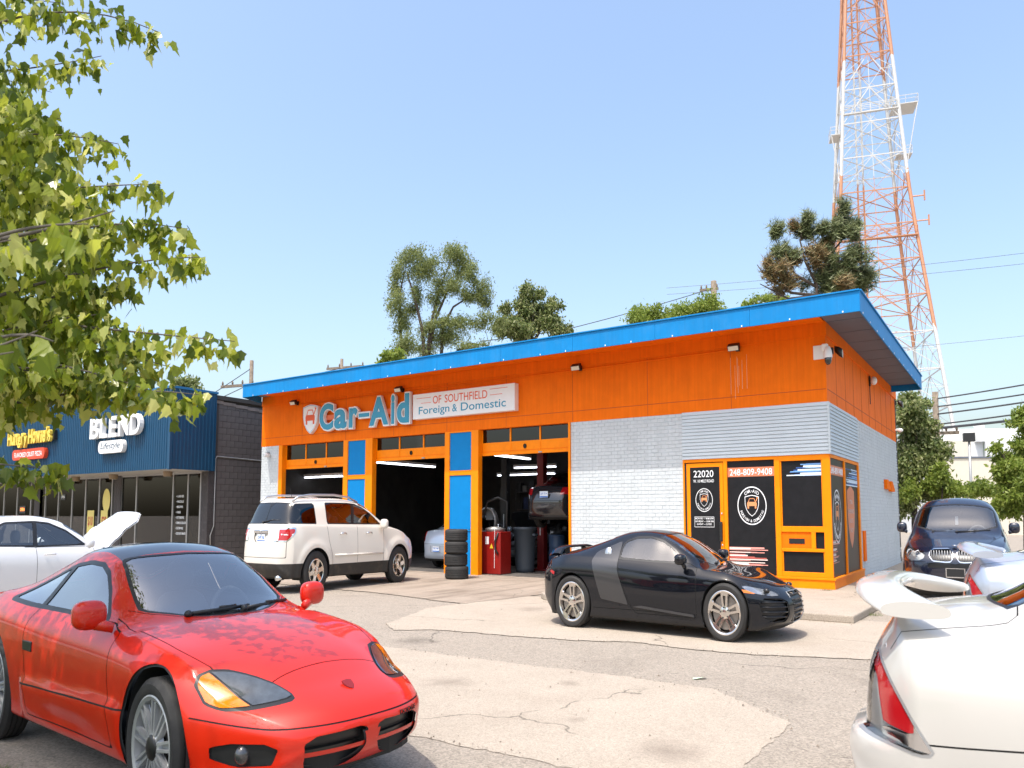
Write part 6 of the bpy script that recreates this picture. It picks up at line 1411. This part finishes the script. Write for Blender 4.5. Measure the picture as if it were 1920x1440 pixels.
    b.part('intake_grille', 'intake', m_trim, root, -.03); b.part('lower_grille', 'low', m_trim, root, -.03)
    box('dashboard', m_lining, root, -1.0, -.6, -.75, .75, .85, 1.12, bevel=.05); steering(root, -1.0, .4, 1.10, m_lining); box('cabin_floor', m_lining, root, -3, -.5, -.8, .8, .32, .36)
    MB().lathe([(0, .02), (.041, .016), (.043, 0)], 20, 'z').xf(lambda a, c_, d: (fo-.235+a+d*.6, c_, .985+a*.0+d*.8)).build('bonnet_badge', m_chrome, root, True)
    MB().lathe([(0, .0215), (.026, .0205)], 16, 'z').xf(lambda a, c_, d: (fo-.235+a+d*.6, c_, .985+d*.8)).build('badge_centre', mat('badge_blue', (.05, .2, .5), .3), root, True)
    wiper(root, (-.50, -.42, 1.175), (-.62, .20, 1.215), (-.60, .05, 1.21)); wiper(root, (-.46, .02, 1.18), (-.58, .62, 1.205), (-.56, .5, 1.2))
    p = box('plate_frame', m_chrome, root, fo+.004, fo+.012, -.165, .165, .525, .665); box('front_plate', m_blackp, root, fo+.0125, fo+.016, -.15, .15, .54, .655)
    MB().ell((-1.55, 0, 1.50), (.05, .10, .04), 12, 8).build('rear_view_mirror', m_trim, root, True); box('permit_tag', m_print, root, -1.52, -1.515, -.03, .03, 1.28, 1.42)
blue_suv()

# ---- stack of worn tyres -----------------------------------------------------
zt = 0.012
for i, (dx, dy, R_, w_, lab) in enumerate(((0.03, 0.0, .352, .285, 'worn black tyre at the bottom of the stack by the blue pillar'), (-.02, .02, .35, .28, 'worn black tyre second from the bottom of the stack'), (.02, -.01, .345, .27, 'worn black tyre third from the bottom of the stack'), (0.0, .01, .345, .27, 'worn black tyre on top of the stack by the blue pillar'))):
    o = site('tyre', lab, 'tyre', -10.33+dx, -1.45+dy, zt, i*.7, 'stack of worn tyres beside the middle bay')
    pr = [(.215, .03), (.225, .0), (R_-.06, .0), (R_-.02, .015), (R_, .04)]
    for j in range(4):
        a = .04+(w_-.08)*j/4; b2 = .04+(w_-.08)*(j+1)/4; pr += [(R_, a+.004), (R_, b2-.007), (R_-.010, b2-.006), (R_-.010, b2+.001)] if j < 3 else [(R_, a+.004), (R_, b2)]
    pr += [(R_-.02, w_-.015), (R_-.06, w_), (.225, w_), (.215, w_-.03), (R_-.03, w_-.05), (R_-.03, .05)]
    t = MB().lathe(pr, 56, 'z', closed=True).build('tyre_body', m_rubber, o, True); autosmooth(t, 40)
    if i in (0, 2): o.rotation_euler[2] += .4
    zt += w_+.001
# ---------------------------------------------------------------- trees
def bark(name, c): return mat(name, c, .9, var=.35, vscale=6, bump=.6, bscale=30)
m_bark = bark('bark_brown', (.075, .055, .042)); m_barkg = bark('bark_grey', (.10, .085, .07))
def limb(q, a, b, r0, r1, r, sag=.1, n=6):
    a, b = Vector(a), Vector(b); pts = []; L = (b-a).length
    j1 = Vector((r.gauss(0, .06), r.gauss(0, .06), r.gauss(0, .04)))*L
    for i in range(n+1):
        t = i/n; p = a.lerp(b, t)+j1*4*t*(1-t)*.6; p.z += sag*L*t*(1-t); pts.append(tuple(p))
    q.tube(pts, [r0+(r1-r0)*i/n for i in range(n+1)], 6)
    return pts
def px_tree(name, label, Y, clusters, stems, lm, leaf, dens, seed, group='trees behind the buildings', bk=None, aspect=2.2, dead=None, org=None, flat=.8, needle=False, jy=.5, twig=True, spread=1.0):
    """a tree at a known distance; clusters are (px, py, rx, ry) foliage masses, stems (px, py) polylines"""
    r = random.Random(seed); base = at(*stems[0][0][:2], Y); bx, by = base[0], base[1]
    root = thing(name, label, 'tree', (bx, by, 0), 0, group)
    W = lambda px, py, d=0: tuple(np.array(at(px, py, Y+d))-np.array([bx, by, 0]))
    q = MB()
    for st in stems:
        pts = [W(*p[:2]) for p in st]
        if pts[0][2] > .3 and st is stems[0]: pts = [(pts[0][0], 0, 0)]+pts
        rr = [st[0][2]*(1-.75*i/max(1, len(pts)-1)) for i in range(len(pts))]; q.tube(pts, rr, 7)
    sk = [W(*p[:2]) for st in stems for p in st]; sp = Y/FPX
    lf = MB(); df = MB()
    for ci, cl in enumerate(clusters):
        px, py, rx, ry = cl[:4]; isd = len(cl) > 4
        d0 = r.uniform(-jy, jy)*2*rx*sp; c = Vector(W(px, py, d0)); R3 = Vector((rx*sp, max(rx, ry)*sp*.8, ry*sp/V))*spread
        if twig:
            a = min(sk, key=lambda s_: (Vector(s_)-c).length+max(0, s_[2]-c.z)*.7); limb(q, a, c, .018*sp*30, .006*sp*30, r)
            for _ in range(4): limb(q, c, c+Vector((r.gauss(0, .5)*R3.x, r.gauss(0, .5)*R3.y, r.gauss(0, .5)*R3.z)), .007*sp*30, .003*sp*30, r, 0, 3)
        n = int(dens*rx*ry); tw_ = [Vector((r.gauss(0, .8), r.gauss(0, .8), r.gauss(0, .8))) for _ in range(7)]
        mb = df if isd else lf
        for _ in range(n):
            v = Vector((r.gauss(0, .5), r.gauss(0, .5), r.gauss(0, .5))); v = (tw_[r.randrange(len(tw_))]*.55+v*.62) if tw_ else v; p = c+Vector((v.x*R3.x, v.y*R3.y, v.z*R3.z))
            s_ = leaf*r.uniform(.6, 1.3)
            if needle:
                for _k in range(5):
                    d = Vector((r.gauss(0, 1), r.gauss(0, 1), r.gauss(.5, .8))).normalized(); t = d.orthogonal().normalized()*s_*.07; e = p+d*s_
                    mb.add([tuple(p-t), tuple(p+t), tuple(e)], [(0, 1, 2)])
            else:
                d = Vector((r.gauss(0, .7), r.gauss(0, .7), r.gauss(-.3, .6))).normalized(); t = d.cross(Vector((r.gauss(0, 1), r.gauss(0, 1), r.gauss(0, 1)))).normalized()*s_/aspect*.5
                mb.add([tuple(p), tuple(p+d*s_*.5+t), tuple(p+d*s_), tuple(p+d*s_*.5-t)], [(0, 1, 2, 3)])
    q.build('trunk', bk or m_bark, root, True)
    lf.build('crown', lm, root)
    if dead and df.v: df.build('dead_needles', dead, root)
    return root
def cr(ox, oy, k, L): return [(ox+a[0]/k, oy+a[1]/k, a[2]/k, a[3]/k)+tuple(a[4:]) for a in L]
def st(ox, oy, k, L, r0): return [[(ox+x/k, oy+y/k, r0*(1 if i == 0 else .7)) for x, y in s] for i, s in enumerate(L)]
l_willow = leafmat('willow_leaf', [(.09, .12, .035), (.16, .20, .06), (.25, .28, .10), (.18, .21, .08)], .45)
l_broad = leafmat('broad_leaf', [(.06, .095, .025), (.12, .16, .045), (.22, .26, .09), (.34, .35, .18)], .4)
l_light = leafmat('light_leaf', [(.11, .16, .025), (.18, .25, .04), (.28, .33, .08)], .45)
l_pine = leafmat('pine_needle', [(.09, .12, .045), (.15, .18, .07), (.26, .28, .14)], .2); l_dead = leafmat('dead_needle', [(.20, .13, .055), (.30, .20, .09), (.22, .18, .08), (.15, .16, .07)], .2)
px_tree('willow_tree', 'tall airy willow with several bare stems behind the garage roof', 42,
    cr(700, 440, 4.8, [(300, 170, 90, 70), (230, 300, 60, 90), (205, 470, 50, 80), (200, 620, 60, 110), (250, 800, 70, 110), (290, 1010, 110, 90), (430, 250, 70, 60), (450, 350, 110, 90), (400, 560, 60, 100), (520, 260, 40, 40), (690, 200, 90, 80), (800, 270, 110, 100), (880, 330, 60, 80), (620, 380, 70, 110), (730, 480, 90, 70), (960, 500, 90, 90), (1000, 610, 50, 60), (850, 560, 80, 60), (640, 790, 100, 70), (780, 800, 90, 60), (980, 770, 90, 60), (1130, 820, 70, 70), (600, 950, 90, 80), (490, 880, 60, 80), (840, 1000, 120, 40), (720, 930, 80, 60), (450, 1060, 100, 50), (340, 700, 50, 50), (560, 620, 40, 80)]),
    st(700, 440, 4.8, [[(470, 1200), (440, 850), (370, 560), (300, 340)], [(470, 1200), (520, 800), (600, 480), (690, 250)], [(480, 1150), (560, 760), (670, 500), (760, 400)], [(610, 1150), (625, 830), (720, 650), (860, 560)], [(265, 1200), (240, 800), (245, 500), (290, 300)], [(700, 1100), (860, 980), (1040, 1000)]], .15),
    l_willow, .14, 6.0, 3, jy=.6, aspect=3.4, spread=1.3)
px_tree('broadleaf_tree', 'dense dark broadleaf tree right of the willow', 44,
    cr(700, 440, 4.8, [(1430, 540, 90, 80), (1340, 640, 90, 90), (1480, 690, 140, 120), (1630, 650, 65, 80), (1560, 780, 130, 80), (1380, 840, 150, 90), (1620, 850, 110, 70), (1750, 850, 50, 45), (1190, 680, 60, 55), (1210, 810, 90, 90), (1300, 900, 120, 60)]),
    st(700, 440, 4.8, [[(1420, 1200), (1430, 850), (1440, 560)], [(1420, 1000), (1600, 700)], [(1420, 1000), (1230, 760)]], .16), l_broad, .19, 4.6, 4)
px_tree('pine_tree', 'ragged pine with browning needles above the blue roof corner', 40,
    cr(1400, 360, 3.6, [(200, 290, 45, 45), (230, 400, 60, 55), (400, 180, 38, 45), (390, 280, 55, 60), (665, 110, 34, 50), (650, 200, 55, 60), (690, 300, 60, 55), (590, 260, 40, 50), (490, 250, 40, 50), (740, 240, 30, 40), (700, 430, 70, 55), (620, 520, 110, 60), (780, 560, 75, 50), (510, 600, 60, 80), (640, 640, 150, 50), (560, 440, 50, 50), (480, 430, 60, 70, 1), (320, 250, 35, 35, 1), (150, 500, 30, 50, 1), (240, 560, 70, 60, 1), (540, 350, 50, 50, 1), (330, 440, 50, 50, 1), (260, 650, 60, 40, 1), (640, 620, 50, 40, 1)]),
    st(1400, 360, 3.6, [[(480, 800), (470, 600), (540, 450), (640, 330), (660, 150)], [(470, 620), (400, 480), (360, 330), (390, 200)], [(470, 640), (330, 560), (230, 420), (190, 300)], [(480, 700), (300, 680), (120, 560), (70, 490)], [(480, 700), (280, 720), (90, 620)], [(500, 560), (650, 500), (780, 540)]], .11), l_pine, .34, 1.5, 5, dead=l_dead, needle=True, spread=1.2)
px_tree('broadleaf_tree', 'full green tree close behind the garage side wall', 31,
    cr(1640, 700, 4, [(230, 190, 80, 50), (330, 230, 60, 50), (240, 330, 110, 90), (390, 400, 100, 90), (300, 520, 140, 100), (440, 560, 90, 90), (230, 640, 90, 90), (360, 700, 130, 80), (250, 830, 90, 90), (360, 850, 110, 80), (230, 980, 60, 90)]),
    st(1640, 700, 4, [[(300, 1100), (300, 800), (310, 450), (280, 230)], [(300, 800), (430, 560)], [(300, 800), (210, 500)]], .15), l_broad, .16, 4.2, 6)
px_tree('shrub', 'light green shrub at the foot of the tree by the side wall', 30, cr(1640, 700, 4, [(510, 740, 70, 60), (530, 840, 80, 70), (440, 830, 60, 60), (600, 880, 60, 40), (250, 900, 70, 60)]), st(1640, 700, 4, [[(500, 1080), (510, 800)]], .08), l_light, .14, 4.0, 7, 'shrubs behind the car park')
px_tree('shrub', 'leafy shrub in front of the far cream wall', 38, cr(1640, 700, 4, [(650, 875, 50, 35), (740, 850, 60, 45), (830, 850, 90, 45), (900, 880, 50, 40), (760, 900, 120, 40)]), st(1640, 700, 4, [[(800, 1050), (800, 860)]], .07), l_light, .16, 3.4, 8, 'shrubs behind the car park')
px_tree('broadleaf_tree', 'tall loose tree at the edge of the car park', 28,
    cr(1640, 700, 4, [(1100, 310, 60, 60), (1080, 370, 50, 40), (910, 560, 30, 40), (940, 640, 60, 50), (1090, 540, 60, 70), (1010, 690, 90, 70), (1080, 700, 90, 80), (980, 770, 60, 50), (1060, 830, 90, 70), (1000, 940, 90, 80), (1110, 960, 80, 90), (950, 1010, 70, 60), (1180, 450, 60, 200)]),
    st(1640, 700, 4, [[(1150, 1150), (1140, 800), (1130, 400)], [(1140, 800), (960, 620)], [(1140, 900), (1000, 900)]], .2), l_light, .15, 3.8, 9)
px_tree('shrub', 'pale green tree top showing over the middle of the roof', 46, [(1205, 592, 28, 18), (1235, 588, 20, 16), (1285, 582, 26, 20), (1320, 575, 24, 22), (1345, 582, 18, 14), (1200, 604, 24, 10), (1300, 598, 40, 14)], [[(1290, 700, .2), (1290, 590, .1)]], l_light, .18, 4.0, 10, 'trees behind the buildings')
px_tree('shrub', 'small pale tree top between the roof and the pine', 46, [(1410, 572, 14, 10), (1440, 562, 22, 10), (1465, 566, 14, 10)], [[(1440, 700, .15), (1440, 570, .08)]], l_light, .18, 4.0, 15, 'trees behind the buildings')
px_tree('broadleaf_tree', 'tree behind the left end of the navy shop', 55, [(30, 765, 45, 22), (75, 770, 30, 18), (10, 740, 30, 30), (-40, 750, 40, 40)], [[(20, 900, .2), (20, 770, .1)]], l_broad, .24, 3.2, 11)
px_tree('broadleaf_tree', 'tree top rising behind the navy canopy corner', 50, [(345, 722, 22, 16), (365, 730, 14, 12), (330, 735, 16, 12)], [[(345, 880, .2), (345, 730, .1)]], l_broad, .22, 3.6, 12)
px_tree('shrub', 'small bush seen between the charcoal wall and the garage', 45, [(482, 762, 9, 12), (488, 775, 8, 12), (478, 778, 8, 8)], [[(484, 900, .08), (484, 768, .05)]], l_light, .26, 2.4, 13, 'shrubs behind the car park')
px_tree('shrub', 'low light tree top at the left end of the willow', 40, [(730, 672, 14, 12), (745, 680, 14, 10), (718, 682, 10, 8)], [[(732, 800, .1), (732, 680, .05)]], l_light, .26, 2.0, 14, 'trees behind the buildings')

# ---- maple in the foreground -------------------------------------------------
def maple():
    r = random.Random(21); bx, by, _ = S(-5.3, -18.3)
    root = thing('maple_tree', 'maple with drooping leafy branches over the red coupe', 'tree', (bx, by, 0.02))
    q = MB(); q.tube([(0, 0, 0), (.05, 0, 1), (0, .05, 2.2), (.1, 0, 3.5), (.1, .1, 5.5), (0, 0, 7)], [.22, .19, .17, .15, .10, .04], 10)
    lf = MB()
    LP = [(0, 0), (.20, .08), (.47, .16), (.34, .36), (.36, .55), (.17, .60), (0, 1.0), (-.17, .60), (-.36, .55), (-.34, .36), (-.47, .16), (-.20, .08)]
    rel = lambda p: Vector((p[0]-bx, p[1]-by, p[2]-.02))
    def leaf(p, s_, droop=1.0):
        d = Vector((r.gauss(0, .55), r.gauss(0, .55), -droop*r.uniform(.4, 1.2))).normalized(); t = d.cross(Vector((r.gauss(0, 1), r.gauss(0, 1), r.gauss(0, .5)))).normalized(); nn = d.cross(t); k = r.uniform(-.15, .35); cu = r.uniform(-.2, .2)
        vs = []
        for u, v in LP: vs.append(tuple(p+t*u*s_*1.05+d*v*s_*1.15+nn*(abs(u)*k+v*v*cu*1.6)*s_))
        lf.add(vs, [(0, 1, 2, 3, 4, 5, 6), (0, 6, 7, 8, 9, 10, 11)])
    def spray(a, b, n, s_=.069, wid=.08, r0=.009, sag=.12):
        pts = limb(q, a, b, r0, .002, r, sag, 8); P = [Vector(p) for p in pts]; L = (P[-1]-P[0]).length
        for i in range(n):
            t = 1-r.random()**1.15*.98; j = min(int(t*8), 7); p = P[j].lerp(P[j+1], t*8-j); w = wid*(1.25-t*.75)
            leaf(p+Vector((r.gauss(0, w), r.gauss(0, w), r.gauss(-.03, w*.75))), s_*r.uniform(.5, 1.35))
    tips = [(118, 6, 5.0), (40, 14, 5.3), (302, 62, 5.0), (190, 105, 5.3), (112, 222, 5.2), (222, 270, 5.0), (300, 345, 4.8), (344, 428, 4.9), (375, 482, 4.7), (250, 530, 5.1), (440, 640, 4.6), (372, 740, 4.5), (325, 690, 5.2), (240, 640, 5.6), (180, 590, 4.9), (105, 880, 4.7), (190, 720, 5.0), (290, 735, 4.7), (140, 690, 4.6), (90, 460, 4.4), (160, 430, 5.4), (80, 330, 5.2), (60, 560, 5.0), (200, 480, 5.3), (150, 350, 5.6)]
    for (px, py, Y) in tips:
        b = rel(at(px, py, Y)); a = rel(at(px-r.uniform(330, 430), py+(r.uniform(10, 50) if py < 150 else r.uniform(20, 110) if py < 620 else r.uniform(-60, 20)), Y+r.uniform(-.1, .9)))
        spray(a, b, 200 if px > 200 else 170)
    # denser mass towards the trunk
    bound = [(150, 20), (200, 70), (300, 130), (380, 195), (450, 235), (520, 170), (600, 215), (680, 270), (730, 240), (760, 60), (800, 20), (900, 5)]
    for i in range(3800):
        py = r.uniform(165, 800); lim = np.interp(py, [a for a, _ in bound], [b_ for _, b_ in bound]); px = r.uniform(-60, lim)
        leaf(rel(at(px, py, r.uniform(4.7, 6.6))), .070*r.uniform(.5, 1.35))
    for (px, py, Y, n) in ((165, 420, 2.9, 26), (215, 395, 3.0, 14), (70, 620, 2.8, 20), (25, 660, 2.7, 14), (20, 450, 3.0, 20), (100, 640, 3.0, 10)):
        b = rel(at(px, py, Y)); spray(rel(at(px-260, py+60, Y+.5)), b, n, .078, .06, .01)
    # the rest of the crown, over and beside the camera: it shades the coupe
    k = 1/math.tan(SUN_EL)*V            # ground shift of a shadow for each metre of true height
    hx, hy = -cos(SUN_AZ)*k, -sin(SUN_AZ)*k
    for i in range(300):
        x, y = r.uniform(-5.8, -.30), r.gauss(-17.0, .42)
        if y > -16.35 and (x > -.9 or x < -1.9 or r.random() < .5): continue
        z = r.uniform(3.5, 5.4); w = S(x, y); c = (w[0]+hx*(z-.6), w[1]+hy*(z-.6), z)
        if c[1] > .6:
            u = 960+FPX*c[0]/c[1]; v = 965-FPX*(c[2]-EYE)*V/c[1]
            if u > -60 and v > -120: continue
        b = rel(c); L = Vector((r.gauss(-.3, .5), r.gauss(0, .25), r.uniform(-.1, .3)))
        spray(b+L, b, 70, .09, .13, .012, .05)
    for i in range(26): spray(Vector((0, 0, r.uniform(3, 5.5))), Vector((r.gauss(0, 1.3), r.gauss(-.6, 1.2), r.uniform(4, 6.5))), 90, .09, .25, .02, .05)
    q.build('trunk', m_barkg, root, True)
    lf.build('crown', leafmat('maple_leaf', [(.055, .09, .012), (.11, .16, .016), (.21, .27, .022), (.33, .38, .05), (.50, .52, .18)], .5, .28), root)
maple()

# ---------------------------------------------------------------- lattice mast
def mast():
    Y0 = 135.0; cx = 66.7*Y0/135; root = thing('lattice_mast', 'tall red and white lattice broadcasting mast behind the garage', 'mast', (cx, Y0, 0), radians(-17))
    m = bpy.data.materials.new('banded_mast_paint'); m.use_nodes = True; nt = m.node_tree; b = nt.nodes['Principled BSDF']; b.inputs['Roughness'].default_value = .6
    tc = nt.nodes.new('ShaderNodeTexCoord'); sp = nt.nodes.new('ShaderNodeSeparateXYZ'); nt.links.new(tc.outputs['Object'], sp.inputs[0])
    dv = nt.nodes.new('ShaderNodeMath'); dv.operation = 'DIVIDE'; dv.inputs[1].default_value = 120; nt.links.new(sp.outputs[2], dv.inputs[0])
    rp = nt.nodes.new('ShaderNodeValToRGB'); rp.color_ramp.interpolation = 'CONSTANT'; e = rp.color_ramp.elements
    red = (.48, .225, .12, 1); wh = (.55, .55, .53, 1); e[0].position = 0; e[0].color = red; e[1].position = 11.5/120; e[1].color = wh
    for z, c in ((27, red), (49, wh), (66, red)): k = e.new(z/120); k.color = c
    nz = nt.nodes.new('ShaderNodeTexNoise'); nz.inputs['Scale'].default_value = .8; nt.links.new(tc.outputs['Object'], nz.inputs['Vector'])
    ad = nt.nodes.new('ShaderNodeMath'); ad.operation = 'MULTIPLY_ADD'; ad.inputs[1].default_value = .03; nt.links.new(nz.outputs[0], ad.inputs[0]); nt.links.new(dv.outputs[0], ad.inputs[2]); nt.links.new(ad.outputs[0], rp.inputs[0]); nt.links.new(rp.outputs[0], b.inputs['Base Color'])
    hw = lambda z: np.interp(z, [0, 8, 43, 75, 100], [11.4, 10.3, 5.75, 3.15, 1.7])
    cor = [(-1, -1), (1, -1), (1, 1), (-1, 1)]
    zs = [0, 5, 10, 15, 20, 25, 30, 35, 40, 45, 50, 55, 60, 65, 70, 75, 80, 85, 90, 95]
    for sx, sy_ in cor: MB().tube([(sx*hw(z), sy_*hw(z), z) for z in zs], .30, 6).build('leg', m, root)
    for i in range(len(zs)-1):
        q = MB(); z0, z1 = zs[i], zs[i+1]; zm = (z0+z1)/2
        for k in range(4):
            a, c = cor[k], cor[(k+1) % 4]
            P = lambda cr_, z: (cr_[0]*hw(z), cr_[1]*hw(z), z); mid = lambda z: tuple((np.array(P(a, z))+np.array(P(c, z)))/2)
            q.tube([P(a, z1), P(c, z1)], .10, 4); q.tube([P(a, z0), mid(z1)], .075, 4); q.tube([P(c, z0), mid(z1)], .075, 4); q.tube([P(a, zm), mid(z1)], .045, 4); q.tube([P(c, zm), mid(z1)], .045, 4); q.tube([mid(z1), mid(z0)], .055, 4); m2 = lambda f_, z: tuple(np.array(P(a, z))*(1-f_)+np.array(P(c, z))*f_); q.tube([m2(.25, zm), m2(.5, z0+.2)], .04, 4); q.tube([m2(.75, zm), m2(.5, z0+.2)], .04, 4); q.tube([P(a, zm), m2(.28, zm)], .04, 4); q.tube([P(c, zm), m2(.72, zm)], .04, 4)
        q.tube([P(cor[0], z1), P(cor[2], z1)], .09, 4); q.tube([P(cor[1], z1), P(cor[3], z1)], .09, 4)
        o = q.build('bracing', m, root); o['kind'] = 'stuff'
    q = MB()
    for x, y in ((-.8, -.4), (.2, -.4), (-.8, .5), (.2, .5)): q.tube([(x-1.2, y, 0), (x-1.0, y, 96)], .10, 5)
    for z in range(2, 96, 2): q.tube([(-1.9, -.4, z), (-.9, -.4, z)], .05, 4); q.tube([(-1.9, .5, z), (-.9, .5, z)], .05, 4)
    o = q.build('ladder_shaft', m, root)
    def platform(z, x0, x1, y0, y1):
        q = MB(); q.box(x0, x1, y0, y1, z, z+.12)
        for (a, c) in (((x0, y0), (x1, y0)), ((x1, y0), (x1, y1)), ((x1, y1), (x0, y1)), ((x0, y1), (x0, y0))):
            q.tube([(*a, z+1.2), (*c, z+1.2)], .05, 4); q.tube([(*a, z+.7), (*c, z+.7)], .04, 4)
            n = max(2, int(math.hypot(c[0]-a[0], c[1]-a[1])/1.5))
            for i in range(n): q.tube([(a[0]+(c[0]-a[0])*i/n, a[1]+(c[1]-a[1])*i/n, z), (a[0]+(c[0]-a[0])*i/n, a[1]+(c[1]-a[1])*i/n, z+1.2)], .04, 4)
        q.build('platform', m, root)
    h = hw(58); platform(58, h-.2, h+4.0, -1.6, h*.6); platform(54.8, -h-1.9, -h+.1, -1.8, 1.6); platform(56.3, -h, h, -h-.5, -h+.1); platform(51, h+.2, h+2.8, -1, 1.4); platform(38, -hw(38), hw(38), -hw(38)-.6, -hw(38)+.3)
    for (a, c) in (((h+3.9, -1.5, 58), (h+.9, -1.5, 46)), ((-h-1.8, -1.7, 54.8), (-h-.5, -1.7, 48))): MB().tube([a, c], .09, 5).build('strut', m, root)
    for z in (43.5, 40): MB().tube([(hw(z), -hw(z), z), (hw(z)+2.2, -hw(z), z)], .1, 5).tube([(hw(z)+2.2, -hw(z), z-.7), (hw(z)+2.2, -hw(z), z+.7)], .14, 5).build('antenna', m, root)
mast()

# ---------------------------------------------------------------- poles and wires
m_wood = bark('pole_wood', (.20, .16, .12)); m_wire = mat('wire', (.06, .06, .065), .5)
def pole(label, px, ytop, Y, arms=(), r0=.16, m=None, name='utility_pole'):
    t = at(px, ytop, Y); o = thing(name, label, 'pole', (t[0], t[1], 0), radians(-20), 'utility poles')
    MB().tube([(0, 0, 0), (0, 0, t[2]*.5), (0, 0, t[2])], [r0, r0*.85, r0*.7], 10).build('shaft', m or m_wood, o, True)
    for dz, w, off in arms:
        a = box('cross_arm', m_wood, o, -w/2+off, w/2+off, -.06, .06, t[2]+dz-.06, t[2]+dz+.06)
        for k in range(4): MB().lathe([(0, 0), (.05, .02), (.06, .1), (.03, .18), (0, .2)], 8, 'z', (-w/2+off+.1+k*(w-.2)/3, 0, t[2]+dz+.06)).build('insulator', m_wood, a, True)
    return o
pole('bare wooden utility pole behind the gap beside the garage', 472, 676, 44, ((-1.1, 2.4, -1.0),))
pole('wooden utility pole with cross arm behind the roof edge', 641, 673, 55, ((-.5, 3.2, 0.3),))
pole('thick wooden utility pole topped by insulators above the roof', 1338, 527, 48, ((-.4, 1.2, -.3),), .26)
pole('wooden utility pole with the bundle of wires beside the mast', 1753, 735, 38, ((-1.6, 1.6, .2),), .2)
lp = pole('slim car park lamp post before the far cream building', 1817, 828, 52, (), .11, m_steel, 'lamp_post'); t = at(1817, 828, 52); box('lamp_head', m_blackp, lp, -.35, .35, -.2, .2, t[2], t[2]+.45); lp['category'] = 'lamp post'; lp['group'] = 'lamp posts'
def wire(label, pts, rad=.02, grp='overhead wires'):
    P = [np.array(at(*p)) for p in pts]; base = P[0].copy(); q = []
    for a, b in zip(P[:-1], P[1:]):
        for i in range(13):
            t_ = i/12; p = a+(b-a)*t_; p[2] -= 4*t_*(1-t_)*np.linalg.norm(b-a)*.006; q.append(tuple(p-base))
    o = thing('overhead_wire', label, 'wire', tuple(base), 0, grp); MB().tube(q, rad, 5).build('cable', m_wire, o)
for i, (p0, p1, rad) in enumerate((((1753, 748), (2150, 678), .028), ((1753, 763), (2150, 700), .028), ((1753, 777), (2150, 716), .032), ((1755, 796), (2150, 738), .03), ((1757, 803), (2150, 754), .05))):
    wire(['highest', 'second highest', 'third highest', 'second lowest', 'thick lowest'][i]+' of the five wires leaving the pole beside the mast', [(*p0, 38), (*p1, 30)], rad)
wire('faint upper wire crossing the sky behind the mast', [(1250, 540, 90), (2100, 452, 80)], .018); wire('faint lower wire crossing the sky behind the mast', [(1250, 552, 90), (2100, 474, 80)], .018); wire('faint wire passing low behind the mast', [(1650, 655, 90), (2100, 608, 80)], .018)
wire('wire running from the roof pole down over the trees', [(1338, 540, 48), (1060, 618, 46), (900, 640, 45)], .02)
wire('wire between the two poles left of the garage', [(472, 720, 44), (641, 690, 55)], .02); wire('wire from the bare pole out over the navy shop', [(472, 690, 44), (300, 800, 40)], .02); wire('low wire from the bare pole over the navy shop', [(465, 722, 44), (200, 840, 38)], .02)

# ---------------------------------------------------------------- far cream building
def far_block():
    Y = 75.0; a = at(1738, 960, Y); root = thing('warehouse', 'far white and cream warehouse with louvred panels', 'building', (a[0], Y, 0), radians(-6))
    X = lambda px: at(px, 900, Y)[0]-a[0]; Z = lambda py: at(1800, py, Y)[2]
    mw = mat('warehouse_white', (.72, .72, .70), .8, var=.04); mc = mat('warehouse_cream', (.62, .57, .47), .8, var=.05)
    box('upper_wall', mw, root, X(1750), X(2050), 0, 20, 0, Z(805)); box('lower_wall', mc, root, X(1742), X(2050), -3, -.01, 0, Z(864)); box('roof_edge', m_soffit, root, X(1741), X(2050), -3.1, -.01, Z(864)+.01, Z(861)); box('stair_block', mc, root, X(1772), X(1808), -1.2, -.01, Z(863), Z(828))
    for p0, p1 in ((1840, 1879), (1894, 1935)):
        l = box('louvre_panel', mat('louvre_green', (.36, .42, .34), .7), root, X(p0), X(p1), -.2, -.01, Z(861), Z(822))
        for i in range(11): box('louvre_slat', mw, l, X(p0), X(p1), -.42, -.21, Z(861)+.15+i*(Z(822)-Z(861))/11, Z(861)+.3+i*(Z(822)-Z(861))/11)
    box('green_door', mat('door_grey_green', (.22, .26, .22), .6), root, X(1845), X(1855), -3.2, -3.01, 1.5, Z(866)); box('vent_stack', mw, root, X(1825), X(1837), -.8, -.012, Z(830), Z(796))
far_block()
# ---------------------------------------------------------------- the photograph's 4:3 stretch on the heights
bpy.context.view_layer.update()
for o in list(sc.objects):
    if o.parent is None and o.type in {'MESH', 'EMPTY'}:
        o.scale.z *= V; o.location.z *= V
